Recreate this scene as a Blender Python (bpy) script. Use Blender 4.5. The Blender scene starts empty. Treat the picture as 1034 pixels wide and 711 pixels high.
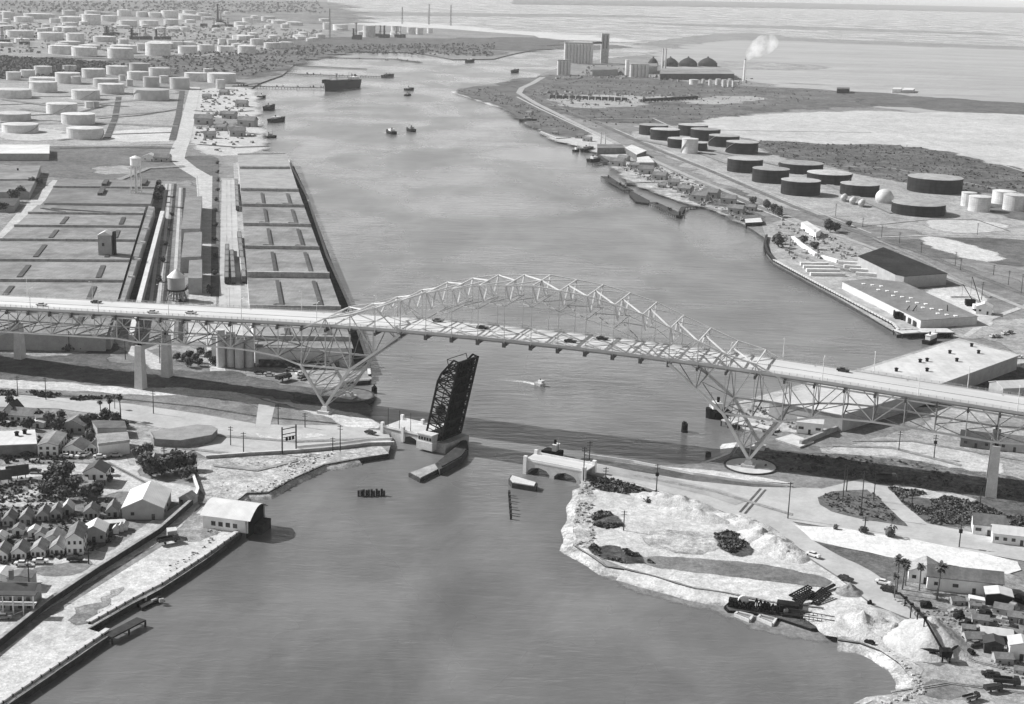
import bpy, math, random
from mathutils import Vector, Matrix, noise
from mathutils.geometry import tessellate_polygon
R = math.radians
S = bpy.context.scene
COL = S.collection
random.seed(7)
# ------------------------------------------------------------------ camera
F, HC, PITCH, ROLL = 1500.0, 192.1363, 0.2465, 0.0310
cam_d = bpy.data.cameras.new('camera'); cam = bpy.data.objects.new('camera', cam_d); COL.objects.link(cam)
cam_d.sensor_width = 36; cam_d.sensor_fit = 'HORIZONTAL'; cam_d.lens = F / 1034 * 36
cam_d.clip_start = 1; cam_d.clip_end = 120000
cam.matrix_world = Matrix.Translation((0, 0, HC)) @ Matrix.Rotation(math.pi / 2 - PITCH, 4, 'X') @ Matrix.Rotation(ROLL, 4, 'Z')
S.camera = cam
# ------------------------------------------------------------------ sky and sun
SUN_EL, SUN_DIR = R(37), R(-19)          # SUN_DIR: heading in which shadows fall
w = bpy.data.worlds.new('World'); S.world = w; w.use_nodes = True
nt = w.node_tree; nt.nodes.clear()
sky = nt.nodes.new('ShaderNodeTexSky'); sky.sky_type = 'NISHITA'; sky.sun_disc = False
sky.sun_elevation = SUN_EL
sx, sy = -math.cos(SUN_DIR), -math.sin(SUN_DIR)
sky.sun_rotation = math.atan2(sx, sy)
sky.dust_density = 3.0
bw = nt.nodes.new('ShaderNodeRGBToBW'); bg = nt.nodes.new('ShaderNodeBackground'); wo = nt.nodes.new('ShaderNodeOutputWorld')
bg.inputs[1].default_value = 0.065
# hazy bright horizon: whiten the lowest degrees of the sky
tc = nt.nodes.new('ShaderNodeTexCoord'); sep = nt.nodes.new('ShaderNodeSeparateXYZ'); mr = nt.nodes.new('ShaderNodeMapRange')
mr.inputs[1].default_value = 0.0; mr.inputs[2].default_value = 0.38; mr.inputs[3].default_value = 14.5; mr.inputs[4].default_value = 0.0
mr.interpolation_type = 'SMOOTHSTEP'
ad = nt.nodes.new('ShaderNodeMath'); ad.operation = 'ADD'
nt.links.new(tc.outputs['Generated'], sep.inputs[0]); nt.links.new(sep.outputs[2], mr.inputs[0])
nt.links.new(sky.outputs[0], bw.inputs[0]); nt.links.new(bw.outputs[0], ad.inputs[0]); nt.links.new(mr.outputs[0], ad.inputs[1]); nt.links.new(ad.outputs[0], bg.inputs[0]); nt.links.new(bg.outputs[0], wo.inputs[0])
ld = bpy.data.lights.new('sun', 'SUN'); ld.energy = 4.9; ld.angle = R(0.53); ld.color = (1, 1, 1)
lo = bpy.data.objects.new('sun', ld); COL.objects.link(lo)
lo.rotation_euler = Vector((math.cos(SUN_DIR) * math.cos(SUN_EL), math.sin(SUN_DIR) * math.cos(SUN_EL), -math.sin(SUN_EL))).to_track_quat('-Z', 'Y').to_euler()
S.view_settings.view_transform = 'Standard'; S.view_settings.look = 'None'
S.view_settings.exposure = 0.46; S.view_settings.gamma = 1.0
S.render.engine = 'CYCLES'
S.cycles.max_bounces = 5; S.cycles.transparent_max_bounces = 12; S.cycles.volume_bounces = 2

LZ = 2.0
HAZE = 3.2e-5
def ray(ix, iy):
    ix -= 517; iy -= 355.5
    c, s = math.cos(ROLL), math.sin(ROLL)
    px, py = c * ix + s * iy, -s * ix + c * iy
    a, b = px / F, -py / F
    cp, sp = math.cos(PITCH), math.sin(PITCH)
    return a, cp + b * sp, -sp + b * cp
def G(ix, iy, z=LZ):                      # where the sight line through a photo point meets the ground (or a level z)
    dx, dy, dz = ray(ix, iy); t = (z - HC) / dz
    return Vector((t * dx, t * dy, z))
def mpp(ix, iy, z=LZ):                    # metres that one photo pixel covers there
    p = G(ix, iy, z); return math.sqrt(p.x ** 2 + p.y ** 2 + (HC - z) ** 2) / F
def dep(ix, iy):
    p = G(ix, iy); return math.atan2(HC - LZ, math.hypot(p.x, p.y))
# ------------------------------------------------------------------ materials
MATS = {}
def mat(name, lo_, hi=None, scale=3.0, rough=0.8, fine=0.0, world=False, rnd=0.0, soft=False, stripe=None, bump=0.0, spec=0.3, metal=0.0, stretch=None, big=None, p0=.35, p1=.65, jitm=True):
    """neutral procedural material; lo_..hi albedo steered by noise. stripe=(scale, axis, strength)"""
    if name in MATS: return MATS[name]
    hi = lo_ if hi is None else hi
    m = bpy.data.materials.new(name); m.use_nodes = True; MATS[name] = m
    n, L = m.node_tree.nodes, m.node_tree.links
    b = n['Principled BSDF']; b.inputs['Roughness'].default_value = rough
    b.inputs['Specular IOR Level'].default_value = spec; b.inputs['Metallic'].default_value = metal
    if world:
        g = n.new('ShaderNodeNewGeometry'); src = g.outputs['Position']
    else:
        g = n.new('ShaderNodeTexCoord'); src = g.outputs['Object']
    if stretch:
        mp = n.new('ShaderNodeMapping'); mp.inputs['Scale'].default_value = stretch
        if len(stretch) == 3: L.new(src, mp.inputs[0]); vsrc = mp.outputs[0]
    else: vsrc = src
    def nz(sc, det, v=None):
        t = n.new('ShaderNodeTexNoise'); t.inputs['Scale'].default_value = 1.0 / sc; t.inputs['Detail'].default_value = det
        t.inputs['Roughness'].default_value = 0.74 if world else 0.62
        L.new(v or vsrc, t.inputs['Vector']); return t.outputs['Fac']
    def mth(op, a, b_=None, c=None):
        t = n.new('ShaderNodeMath'); t.operation = op
        for i, x in enumerate((a, b_, c)):
            if x is None: continue
            if isinstance(x, (int, float)): t.inputs[i].default_value = x
            else: L.new(x, t.inputs[i])
        return t.outputs[0]
    def mrange(v, a, b_, c, d, smooth=False):
        t = n.new('ShaderNodeMapRange'); t.inputs[1].default_value = a; t.inputs[2].default_value = b_
        t.inputs[3].default_value = c; t.inputs[4].default_value = d
        if smooth: t.interpolation_type = 'SMOOTHSTEP'
        L.new(v, t.inputs[0]); return t.outputs[0]
    v1 = nz(scale, 9)
    if big: v1 = mth('MULTIPLY_ADD', nz(big, 5), 0.5, mth('MULTIPLY', v1, 0.5))
    val = mrange(v1, p0, p1, lo_, hi)
    if fine: val = mth('MULTIPLY', val, mrange(nz(scale / 9, 4), .36, .64, 1 - fine, 1 + fine))
    if world and jitm: val = mth('MULTIPLY', val, mrange(nz(scale / 2.6, 6), .40, .60, 1 - fine, 1 + fine * .6))
    if stripe:
        wv = n.new('ShaderNodeTexWave'); wv.inputs['Scale'].default_value = stripe[0]; wv.bands_direction = stripe[1]
        wv.inputs['Distortion'].default_value = stripe[3] if len(stripe) > 3 else 0.3
        L.new(src, wv.inputs['Vector'])
        val = mth('MULTIPLY', val, mrange(wv.outputs['Fac'], 0, .35, 1 - stripe[2], 1))
    if rnd:
        oi = n.new('ShaderNodeObjectInfo'); val = mth('MULTIPLY', val, mrange(oi.outputs['Random'], 0, 1, 1 - rnd, 1 + rnd))
    cc = n.new('ShaderNodeCombineColor')
    for i in range(3): L.new(val, cc.inputs[i])
    L.new(cc.outputs[0], b.inputs['Base Color'])
    if bump:
        bp = n.new('ShaderNodeBump'); bp.inputs['Strength'].default_value = bump; bp.inputs['Distance'].default_value = scale * .15
        L.new(nz(scale / 4, 5), bp.inputs['Height']); L.new(bp.outputs[0], b.inputs['Normal'])
    if soft:
        at = n.new('ShaderNodeAttribute'); at.attribute_name = 'edge'
        e = mth('ADD', at.outputs['Fac'], mth('MULTIPLY', mth('SUBTRACT', nz(scale / 2.5, 5), 0.5), 1.5))
        e = mrange(e, .15, .85, 0, 1, True)
        # the patch's inside stays solid
        e = mth('MAXIMUM', e, mth('MULTIPLY', mrange(at.outputs['Fac'], .9, 1, 0, 1), mrange(nz(scale * 1.3, 8), .34, .56, .35, 1.0) if jitm else 1.0))
        L.new(e, b.inputs['Alpha'])
    return m
def gm(name, lo_, hi, scale, **k):
    k.setdefault('rough', .95); k.setdefault('spec', .1); k.setdefault('fine', .2); k.setdefault('p0', .40); k.setdefault('p1', .60); k.setdefault('soft', True); k.setdefault('bump', .35)
    return mat(name, lo_, hi, scale, world=True, **k)
SAND = gm('pale sand', .38, .56, 7, big=50)
SANDR = gm('rough sand', .22, .54, 5, big=22, fine=.3)
SHELL = gm('crushed shell', .36, .48, 9, big=40)
DIRT = gm('bare dirt', .15, .32, 8, big=50, fine=.28)
DIRTL = gm('light dirt', .21, .38, 8, big=60, fine=.25)
GRASS = gm('dry grass', .075, .15, 10, big=60, fine=.25)
GRASSL = gm('thin grass', .13, .25, 10, big=60, fine=.2)
SCRUB = gm('dark scrub', .03, .10, 8, big=30, fine=.4)
MUD = gm('tidal mud', .06, .14, 12, big=45)
ROADM = gm('concrete road', .34, .42, 12, jitm=False, fine=.06, bump=.05, stripe=None)
ASPH = gm('worn asphalt', .26, .34, 12, jitm=False, fine=.06, bump=.05)
FARL = gm('far scrubland', .08, .22, 90, big=400, fine=.35)
FLATS = gm('tidal flats', .27, .34, 220, stretch=(.3, 1, 1), fine=.05)
LANDM = mat('land', .12, .28, 18, rough=.95, spec=.1, fine=.2, world=True, big=160, bump=.3)
BANK = mat('bank', .02, .06, 3, rough=.95, world=True, fine=.3)
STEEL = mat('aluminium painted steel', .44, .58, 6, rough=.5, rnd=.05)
STEELD = mat('dark shaded steel', .20, .30, 6, rough=.6)  # darker steel; on the bridge its tone carries the shade under the deck
BLACKS = mat('black painted steel', .006, .018, 3, rough=.8, rnd=.2, spec=.1)
DECKM = mat('bridge deck concrete', .42, .55, 18, rough=.85, fine=.05, stretch=(.15, 1, 1))
CONC = mat('concrete', .42, .55, 4, rough=.85, fine=.1, rnd=.05)
CONCD = mat('weathered concrete', .22, .38, 3, rough=.9, fine=.2, rnd=.1)
WHITE = mat('white paint', .60, .75, 5, rough=.6, fine=.04, rnd=.07)
TANKW = mat('white tank paint', .42, .60, 7, rough=.55, fine=.12, rnd=.14, stripe=(.16, 'Z', .08, 0))
TANKG = mat('grey tank paint', .30, .40, 9, rough=.5, rnd=.15)
TANKD = mat('black tank shell', .008, .024, 6, rough=.75, rnd=.25, spec=.15, stripe=(.09, 'Z', .35, 0))
TANKR = mat('tank roof', .24, .40, 8, rough=.8, rnd=.3, fine=.15)
ROOFG = mat('grey roof', .10, .20, 9, rough=.85, fine=.16, big=45, p0=.4, p1=.6, rnd=.08, stripe=(.12, 'X', .08, .2))
ROOFM = mat('light grey roof', .12, .25, 9, rough=.85, fine=.14, big=45, p0=.40, p1=.60, rnd=.08, stripe=(.12, 'X', .06, .2))
ROOFW = mat('white roof', .44, .58, 16, rough=.8, fine=.05, rnd=.05, stripe=(.10, 'X', .06, .2))
ROOFD = mat('dark roof', .04, .075, 10, rough=.9, fine=.12, rnd=.2)
SHING = mat('shingle roof', .13, .25, 3, rough=.9, fine=.15, rnd=.35, stripe=(.8, 'Z', .12, .5))
METAL = mat('corrugated metal', .50, .65, 6, rough=.45, rnd=.06, stripe=(.6, 'X', .10, 0))
WALLG = mat('grey wall', .28, .36, 4, rough=.9, fine=.1, rnd=.12)
WALLB = mat('brick wall', .14, .22, 3, rough=.9, fine=.15, rnd=.1)
GLASS = mat('dark window', .015, .03, 2, rough=.2, spec=.6)
WOOD = mat('weathered timber', .018, .05, 2, rough=.9, fine=.3, rnd=.25)
WOODL = mat('light timber', .25, .40, 2, rough=.9, fine=.2, rnd=.15)
LEAF = mat('leaves', .03, .12, 2, rough=.85, fine=.5, rnd=.3)
BARK = mat('bark', .09, .14, 1, rough=.95)
RUBBER = mat('tyre rubber', .015, .02, 1)
CARS = {'white': mat('white car paint', .6, .68, 2, rough=.3, spec=.5), 'pale': mat('pale grey car paint', .4, .45, 2, rough=.3, spec=.5), 'grey': mat('grey car paint', .15, .18, 2, rough=.3, spec=.5), 'dark': mat('dark car paint', .015, .025, 2, rough=.25, spec=.5)}
ROCK = mat('broken concrete', .25, .55, 2, rough=.95, fine=.3, rnd=.3)
PILE = mat('aggregate pile', .34, .50, 5, rough=.95, fine=.15, bump=.6)
ROOFS = {'w': ROOFW, 'g': ROOFG, 'm': ROOFM, 'd': ROOFD, 's': SHING, 'c': METAL}
# ------------------------------------------------------------------ mesh helpers
class MB:
    def __init__(s): s.v = []; s.f = []
    def add(s, vs, fs):
        o = len(s.v); s.v += [tuple(v) for v in vs]; s.f += [tuple(i + o for i in f) for f in fs]; return s
    def box(s, cx, cy, z0, sx, sy, sz, rz=0, top=1.0):
        c, d = math.cos(rz), math.sin(rz); vs = []
        for z, k in ((z0, 1), (z0 + sz, top)):
            for x, y in ((-1, -1), (1, -1), (1, 1), (-1, 1)):
                x *= sx / 2 * k; y *= sy / 2 * k; vs.append((cx + x * c - y * d, cy + x * d + y * c, z))
        return s.add(vs, [(0, 3, 2, 1), (4, 5, 6, 7), (0, 1, 5, 4), (1, 2, 6, 5), (2, 3, 7, 6), (3, 0, 4, 7)])
    def prism(s, poly, z0, z1, cap=True):
        a = sum(poly[i][0] * poly[(i + 1) % len(poly)][1] - poly[(i + 1) % len(poly)][0] * poly[i][1] for i in range(len(poly)))
        if a < 0: poly = poly[::-1]
        n = len(poly); vs = [(p[0], p[1], z0) for p in poly] + [(p[0], p[1], z1) for p in poly]
        fs = [(i, (i + 1) % n, (i + 1) % n + n, i + n) for i in range(n)]
        if cap:
            for t in tessellate_polygon([[Vector((p[0], p[1], 0)) for p in poly]]):
                a_, b_, c_ = (Vector((poly[i][0], poly[i][1])) for i in t)
                if (b_ - a_).cross(c_ - a_) < 0: t = t[::-1]
                fs.append(tuple(i + n for i in t)); fs.append(tuple(t[::-1]))
        return s.add(vs, fs)
    def bar(s, p, q, w_, h=None):
        p, q = Vector(p), Vector(q); h = h or w_; d = q - p
        if d.length < 1e-6: return s
        d.normalize(); up = Vector((0, 0, 1)) if abs(d.z) < .97 else Vector((0, 1, 0))
        a = d.cross(up).normalized(); b_ = a.cross(d).normalized(); vs = []
        for o in (p, q):
            for x, y in ((-1, -1), (1, -1), (1, 1), (-1, 1)): vs.append(o + a * x * w_ / 2 + b_ * y * h / 2)
        return s.add(vs, [(0, 1, 2, 3), (7, 6, 5, 4), (0, 4, 5, 1), (1, 5, 6, 2), (2, 6, 7, 3), (3, 7, 4, 0)])
    def cyl(s, x, y, z0, z1, r, r1=None, seg=14, cap=True):
        r1 = r if r1 is None else r1
        vs = [(x + rr * math.cos(2 * math.pi * i / seg), y + rr * math.sin(2 * math.pi * i / seg), z) for z, rr in ((z0, r), (z1, r1)) for i in range(seg)]
        fs = [(i, (i + 1) % seg, (i + 1) % seg + seg, i + seg) for i in range(seg)]
        if cap: fs += [tuple(range(seg, 2 * seg)), tuple(range(seg - 1, -1, -1))]
        return s.add(vs, fs)
    def lathe(s, x, y, prof, seg=20):
        vs = []; fs = []
        for r, z in prof: vs += [(x + r * math.cos(2 * math.pi * i / seg), y + r * math.sin(2 * math.pi * i / seg), z) for i in range(seg)]
        for j in range(len(prof) - 1):
            for i in range(seg):
                k = (i + 1) % seg; fs.append((j * seg + i, j * seg + k, (j + 1) * seg + k, (j + 1) * seg + i))
        fs.append(tuple(range((len(prof) - 1) * seg, len(prof) * seg)))
        return s.add(vs, fs)
    def tube(s, pts, r, seg=6):
        for a, b_ in zip(pts[:-1], pts[1:]): s.bar(a, b_, r * 1.8)
        return s
    def xf(s, M):
        s.v = [tuple(M @ Vector(v)) for v in s.v]; return s
    def build(s, name, m, parent=None, smooth=False):
        me = bpy.data.meshes.new(name); me.from_pydata([tuple(v) for v in s.v], [], s.f); me.update()
        if smooth: me.shade_smooth()
        me.materials.append(m); o = bpy.data.objects.new(name, me); COL.objects.link(o)
        if parent: o.parent = parent
        return o
def tag(o, label=None, cat=None, group=None, kind=None):
    if label: o['label'] = label
    if cat: o['category'] = cat
    if group: o['group'] = group
    if kind: o['kind'] = kind
    return o
def thing(name, label, cat, loc=(0, 0, 0), rz=0, group=None):
    o = bpy.data.objects.new(name, None); COL.objects.link(o); o.empty_display_size = 1
    o.location = loc; o.rotation_euler = (0, 0, rz); return tag(o, label, cat, group)
def copy_tree(o, parent=None):
    c = o.copy(); COL.objects.link(c); c.parent = parent
    for ch in list(o.children): copy_tree(ch, c)
    return c
def put(proto, used, loc, rz, label, scale=None, group=None):
    o = proto if not used[0] else copy_tree(proto); used[0] = True
    o.location = loc; o.rotation_euler = (0, 0, rz); o['label'] = label
    if scale: o.scale = scale if not isinstance(scale, (int, float)) else (scale,) * 3
    if group: o['group'] = group
    return o
ORD = ['', 'first', 'second', 'third', 'fourth', 'fifth', 'sixth', 'seventh', 'eighth', 'ninth', 'tenth', 'eleventh', 'twelfth', 'thirteenth', 'fourteenth', 'fifteenth', 'sixteenth', 'seventeenth', 'eighteenth', 'nineteenth', 'twentieth']
def nth(i, n, a='left'):
    o = {'left': 'right', 'near': 'far', 'front': 'back', 'camera': 'far'}[a]
    if a == 'camera': return 'nearest' if i == 0 else 'farthest' if i == n - 1 else ORD[i + 1] + ' nearest'
    if i == 0: return a + 'most'
    if i == n - 1: return o + 'most'
    return ORD[i + 1] + ' from the ' + a
# ------------------------------------------------------------------ ground sheets
def densify(pts, jit, closed=True, step=None):
    out = []; n = len(pts)
    for i in range(n if closed else n - 1):
        a, b_ = pts[i], pts[(i + 1) % n]; L_ = (b_ - a).length
        d = math.hypot(a.x + b_.x, a.y + b_.y) / 2
        st = step or max(2.0, d * .006); k = max(1, min(60, int(L_ / st)))
        nrm = Vector((-(b_ - a).y, (b_ - a).x, 0)).normalized() if L_ > 0 else Vector((0, 0, 0))
        for j in range(k):
            t = j / k; p = a.lerp(b_, t)
            if jit:
                amp = jit * d / F * math.sin(math.pi * min(1, max(.15, t * (1 - t) * 4)) / 2)
                q = p / (st * 4)
                p = p + nrm * amp * (noise.noise(Vector((q.x, q.y, 3.3))) * 2.2 + noise.noise(Vector((q.x * 3, q.y * 3, 1.3))) * .9)
            out.append(p)
    if not closed: out.append(pts[-1])
    return out
def P(*a, z=LZ): return [G(x, y, z) if abs(x) < 3000 and y < 2000 else Vector((x, y, z)) for x, y in a]
def patch(name, px, m, lvl=1, soft=1.0, jit=2.0, pts=None, z=None):
    """ground patch: outline given in the photo and laid on the ground; ragged feathered rim"""
    pts = pts or [G(x, y) for x, y in px]
    c = sum(pts, Vector()) / len(pts); d = math.hypot(c.x, c.y)
    zz = LZ + lvl * max(.02, d * 3e-5) if z is None else z
    if sum(p.x * q.y - q.x * p.y for p, q in zip(pts, pts[1:] + pts[:1])) < 0: pts = pts[::-1]
    if jit >= 1:
        q = []
        for a, b_ in zip(pts, pts[1:] + pts[:1]): q += [a.lerp(b_, .2), a.lerp(b_, .8)]
        pts = q
    pts = densify(pts, jit * 2.0 * max(1, (d / 600) ** .6)); n = len(pts); wd = soft * d / F * (4.5 if jit >= 1 else 1.8) * (1 if jit < 1 else max(1, (d / 600) ** .8))
    inner, outer = [], []
    for i in range(n):
        a, b_, c_ = pts[i - 1], pts[i], pts[(i + 1) % n]
        t = (c_ - a); nn = Vector((t.y, -t.x, 0))
        nn = nn.normalized() if nn.length > 1e-6 else Vector((0, 0, 0))
        inner.append(Vector((b_.x, b_.y, zz))); outer.append(Vector((b_.x + nn.x * wd, b_.y + nn.y * wd, zz - .012)))
    vs = inner + outer; fs = [tuple(t) for t in tessellate_polygon([inner])]
    fs = [t if (vs[t[1]] - vs[t[0]]).cross(vs[t[2]] - vs[t[0]]).z > 0 else t[::-1] for t in fs]
    fs += [(i, n + i, n + (i + 1) % n, (i + 1) % n) for i in range(n)]
    me = bpy.data.meshes.new(name); me.from_pydata([tuple(v) for v in vs], [], fs)
    at = me.attributes.new('edge', 'FLOAT', 'POINT'); at.data.foreach_set('value', [1.0] * n + [0.0] * n)
    me.update(); me.materials.append(m); o = bpy.data.objects.new(name, me); COL.objects.link(o)
    return tag(o, kind='structure')
def strip(name, px, wpx, m, lvl=2, soft=.25, jit=0.0, wm=None):
    """a road or path along a photo polyline; width in metres (wm) or px at each end"""
    c = densify([G(x, y) for x, y in px], 0, False); L_, R_ = [], []
    n = len(c)
    for i, p in enumerate(c):
        t = (c[min(i + 1, n - 1)] - c[max(i - 1, 0)]).normalized(); nn = Vector((-t.y, t.x, 0))
        w_ = wm if wm else wpx * math.hypot(p.x, p.y) / F
        L_.append(p + nn * w_ / 2); R_.append(p - nn * w_ / 2)
    zz = LZ + lvl * max(.02, math.hypot(c[n // 2].x, c[n // 2].y) * 3e-5)
    vs = [Vector((p.x, p.y, zz)) for p in L_ + R_]
    fs = [(i, n + i, n + i + 1, i + 1) for i in range(n - 1)]
    sw = soft * math.hypot(c[0].x, c[0].y) / F * 2
    o2 = []
    for i in range(n): o2.append(vs[i] + (vs[i] - vs[n + i]).normalized() * sw - Vector((0, 0, .012)))
    for i in range(n): o2.append(vs[n + i] + (vs[n + i] - vs[i]).normalized() * sw - Vector((0, 0, .012)))
    vs += o2
    fs += [(2 * n + i, i, i + 1, 2 * n + i + 1) for i in range(n - 1)] + [(n + i, 3 * n + i, 3 * n + i + 1, n + i + 1) for i in range(n - 1)]
    me = bpy.data.meshes.new(name); me.from_pydata([tuple(v) for v in vs], [], fs)
    at = me.attributes.new('edge', 'FLOAT', 'POINT'); at.data.foreach_set('value', [1.0] * (2 * n) + [0.0] * (2 * n))
    me.update(); me.materials.append(m); o = bpy.data.objects.new(name, me); COL.objects.link(o)
    return tag(o, kind='structure')
# water
def water_mat():
    m = bpy.data.materials.new('harbour water'); m.use_nodes = True; n, L = m.node_tree.nodes, m.node_tree.links
    b = n['Principled BSDF']; b.inputs['IOR'].default_value = 1.33
    g = n.new('ShaderNodeNewGeometry')
    def mp(scale, rz=0):
        t = n.new('ShaderNodeMapping'); t.inputs['Scale'].default_value = scale; t.inputs['Rotation'].default_value = (0, 0, rz)
        L.new(g.outputs['Position'], t.inputs[0]); return t.outputs[0]
    def nz(v, det=4, ro=.55, dist=0):
        t = n.new('ShaderNodeTexNoise'); t.inputs['Scale'].default_value = 1; t.inputs['Detail'].default_value = det
        t.inputs['Roughness'].default_value = ro; t.inputs['Distortion'].default_value = dist; L.new(v, t.inputs['Vector']); return t.outputs['Fac']
    def rng(v, a, b_, c, d):
        t = n.new('ShaderNodeMapRange'); t.inputs[1].default_value = a; t.inputs[2].default_value = b_; t.inputs[3].default_value = c; t.inputs[4].default_value = d
        t.interpolation_type = 'SMOOTHSTEP'; L.new(v, t.inputs[0]); return t.outputs[0]
    def mu(a, b_, op='MULTIPLY'):
        t = n.new('ShaderNodeMath'); t.operation = op
        for i, x in enumerate((a, b_)):
            if isinstance(x, (int, float)): t.inputs[i].default_value = x
            else: L.new(x, t.inputs[i])
        return t.outputs[0]
    # silt drifting in the channel: broad soft clouds and thin streaks
    silt = rng(nz(mp((1 / 150, 1 / 190, 1), .25), 5, .6, 1.2), .32, .68, .0, 1)
    strk = rng(nz(mp((1 / 40, 1 / 80, 1), -.9), 5, .62, .5), .35, .7, 0, 1)
    val = mu(mu(silt, .038), mu(strk, .045), 'ADD')
    val = mu(val, 0.092, 'ADD')
    cc = n.new('ShaderNodeCombineColor')
    for i in range(3): L.new(val, cc.inputs[i])
    L.new(cc.outputs[0], b.inputs['Base Color'])
    rr = rng(nz(mp((1 / 120, 1 / 170, 1), .4), 4, .6, .6), .33, .67, .22, .34); L.new(rr, b.inputs['Roughness'])
    h1 = nz(mp((1 / 4.2, 1 / 1.5, 1), .25), 3, dist=.4); h2 = nz(mp((1 / 14, 1 / 5, 1), .15), 3, dist=.5); h3 = nz(mp((1 / 60, 1 / 16, 1), .3), 2)
    hh = mu(mu(mu(h1, .60), mu(h2, 1.5), 'ADD'), mu(h3, 1.6), 'ADD')
    bp = n.new('ShaderNodeBump'); bp.inputs['Distance'].default_value = .5; L.new(rng(nz(mp((1 / 160, 1 / 200, 1), .5), 5, .6, .7), .34, .66, .34, .64), bp.inputs['Strength'])
    L.new(hh, bp.inputs['Height']); L.new(bp.outputs[0], b.inputs['Normal'])
    return m
WATER = water_mat()
me = bpy.data.meshes.new('water'); me.from_pydata([(-30000, -1500, 0), (30000, -1500, 0), (30000, 45000, 0), (-30000, 45000, 0)], [], [(0, 1, 2, 3)])
me.materials.append(WATER); o = bpy.data.objects.new('water', me); COL.objects.link(o); tag(o, kind='structure')
# the two shores
LEFT = [(-120, 800), (12, 709), (110, 642), (89, 635.5), (133, 610), (162, 595), (205, 567), (243, 539), (238, 518), (236, 508), (249, 498), (271, 497), (294, 484), (318, 473), (327, 469), (362, 463), (392, 458), (395, 447), (392, 435), (383, 428), (372, 421), (365, 414), (352, 410), (345, 400), (343, 390), (348, 386), (374, 384), (373, 371), (352, 309), (330, 260), (310, 200), (291, 162), (276, 154), (265, 152), (264, 143), (258, 131), (255, 118), (258, 104), (250, 92), (262, 84), (285, 76), (292, 70), (300, 62), (318, 56), (360, 52), (420, 53), (458, 60), (498, 59.5), (520, 54), (552, 48), (552, 42), (540, 36), (450, 29), (345, 24), (332, 12), (330, 0), (-2500, 22000), (-16000, 22000), (-16000, 2100), (-3000, 2050)]
RIGHT = [(460, 92), (500, 105), (512, 108), (523, 113), (543, 128), (546, 135), (562, 142), (576, 141), (585, 147), (599, 149), (608, 158), (618, 164), (636, 172), (632, 178), (633, 186), (657, 187), (684, 203), (702, 208), (721, 211), (753, 228), (760, 232), (772, 240), (774, 258), (781, 266), (900, 331), (906, 338), (925, 336), (959, 337), (968, 341), (937, 350), (870, 371), (800, 391), (745, 405), (733, 419), (752, 434), (745, 446), (737, 458), (712, 468), (669, 470), (640, 467), (595, 462), (587, 463), (585, 484), (588, 491), (584, 506), (579, 531), (579, 550), (593, 559), (611, 572), (631, 574), (661, 582), (702, 594), (735, 599), (760, 605), (790, 610), (830, 614), (845, 628), (846, 646), (868, 649), (889, 657), (909, 670), (921, 685), (922, 700), (887, 704), (874, 710), (868, 722), (860, 800), (3001, 2050), (9000, 2200), (14000, 9000), (1100, 52), (1034, 47), (900, 42), (800, 38), (720, 34), (690, 44), (665, 54), (612, 59), (575, 66), (560, 70), (548, 74), (540, 79), (500, 84), (480, 87)]
def realpts(lst):
    out = []
    for x, y in lst:
        if y >= 2000 or abs(x) >= 3000:
            out.append(Vector((x, {2050: 250, 2100: 300, 2200: 300}.get(y, y), LZ)))
        else: out.append(G(x, y))
    return out
def landmass(name, lst, jit):
    pts = densify(realpts(lst), 0); out = []
    for p in pts:
        d = math.hypot(p.x, p.y); a = jit * d / F
        out.append(Vector((p.x + a * noise.noise(Vector((p.x / 9, p.y / 9, 0))), p.y + a * 2 * noise.noise(Vector((p.x / 9, p.y / 9, 7))), LZ)))
    fs = [tuple(t) for t in tessellate_polygon([out])]
    fs = [t if (out[t[1]] - out[t[0]]).cross(out[t[2]] - out[t[0]]).z > 0 else t[::-1] for t in fs]
    me = bpy.data.meshes.new(name); me.from_pydata([tuple(v) for v in out], [], fs); me.materials.append(LANDM)
    o = bpy.data.objects.new(name, me); COL.objects.link(o); tag(o, kind='structure')
    n = len(out); vs = [tuple(v) for v in out] + [(v.x, v.y, -2) for v in out]
    me = bpy.data.meshes.new('shore_bank'); me.from_pydata(vs, [], [(i, i + n, (i + 1) % n + n, (i + 1) % n) for i in range(n)]); me.materials.append(BANK)
    o = bpy.data.objects.new('shore_bank', me); COL.objects.link(o); tag(o, kind='structure')
hb = MB().box(0, 22000, -3.5, 64000, 49000, 223.5)
hz = bpy.data.materials.new('haze'); hz.use_nodes = True; hz.node_tree.nodes.clear()
pv = hz.node_tree.nodes.new('ShaderNodeVolumePrincipled'); ho = hz.node_tree.nodes.new('ShaderNodeOutputMaterial')
pv.inputs['Color'].default_value = (.92, .92, .92, 1); pv.inputs['Density'].default_value = HAZE; pv.inputs['Anisotropy'].default_value = 0.0
hz.node_tree.links.new(pv.outputs[0], ho.inputs['Volume'])
tag(hb.build('haze', hz), kind='stuff')
landmass('land', LEFT, .5); landmass('land', RIGHT, 1.0)
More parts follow.
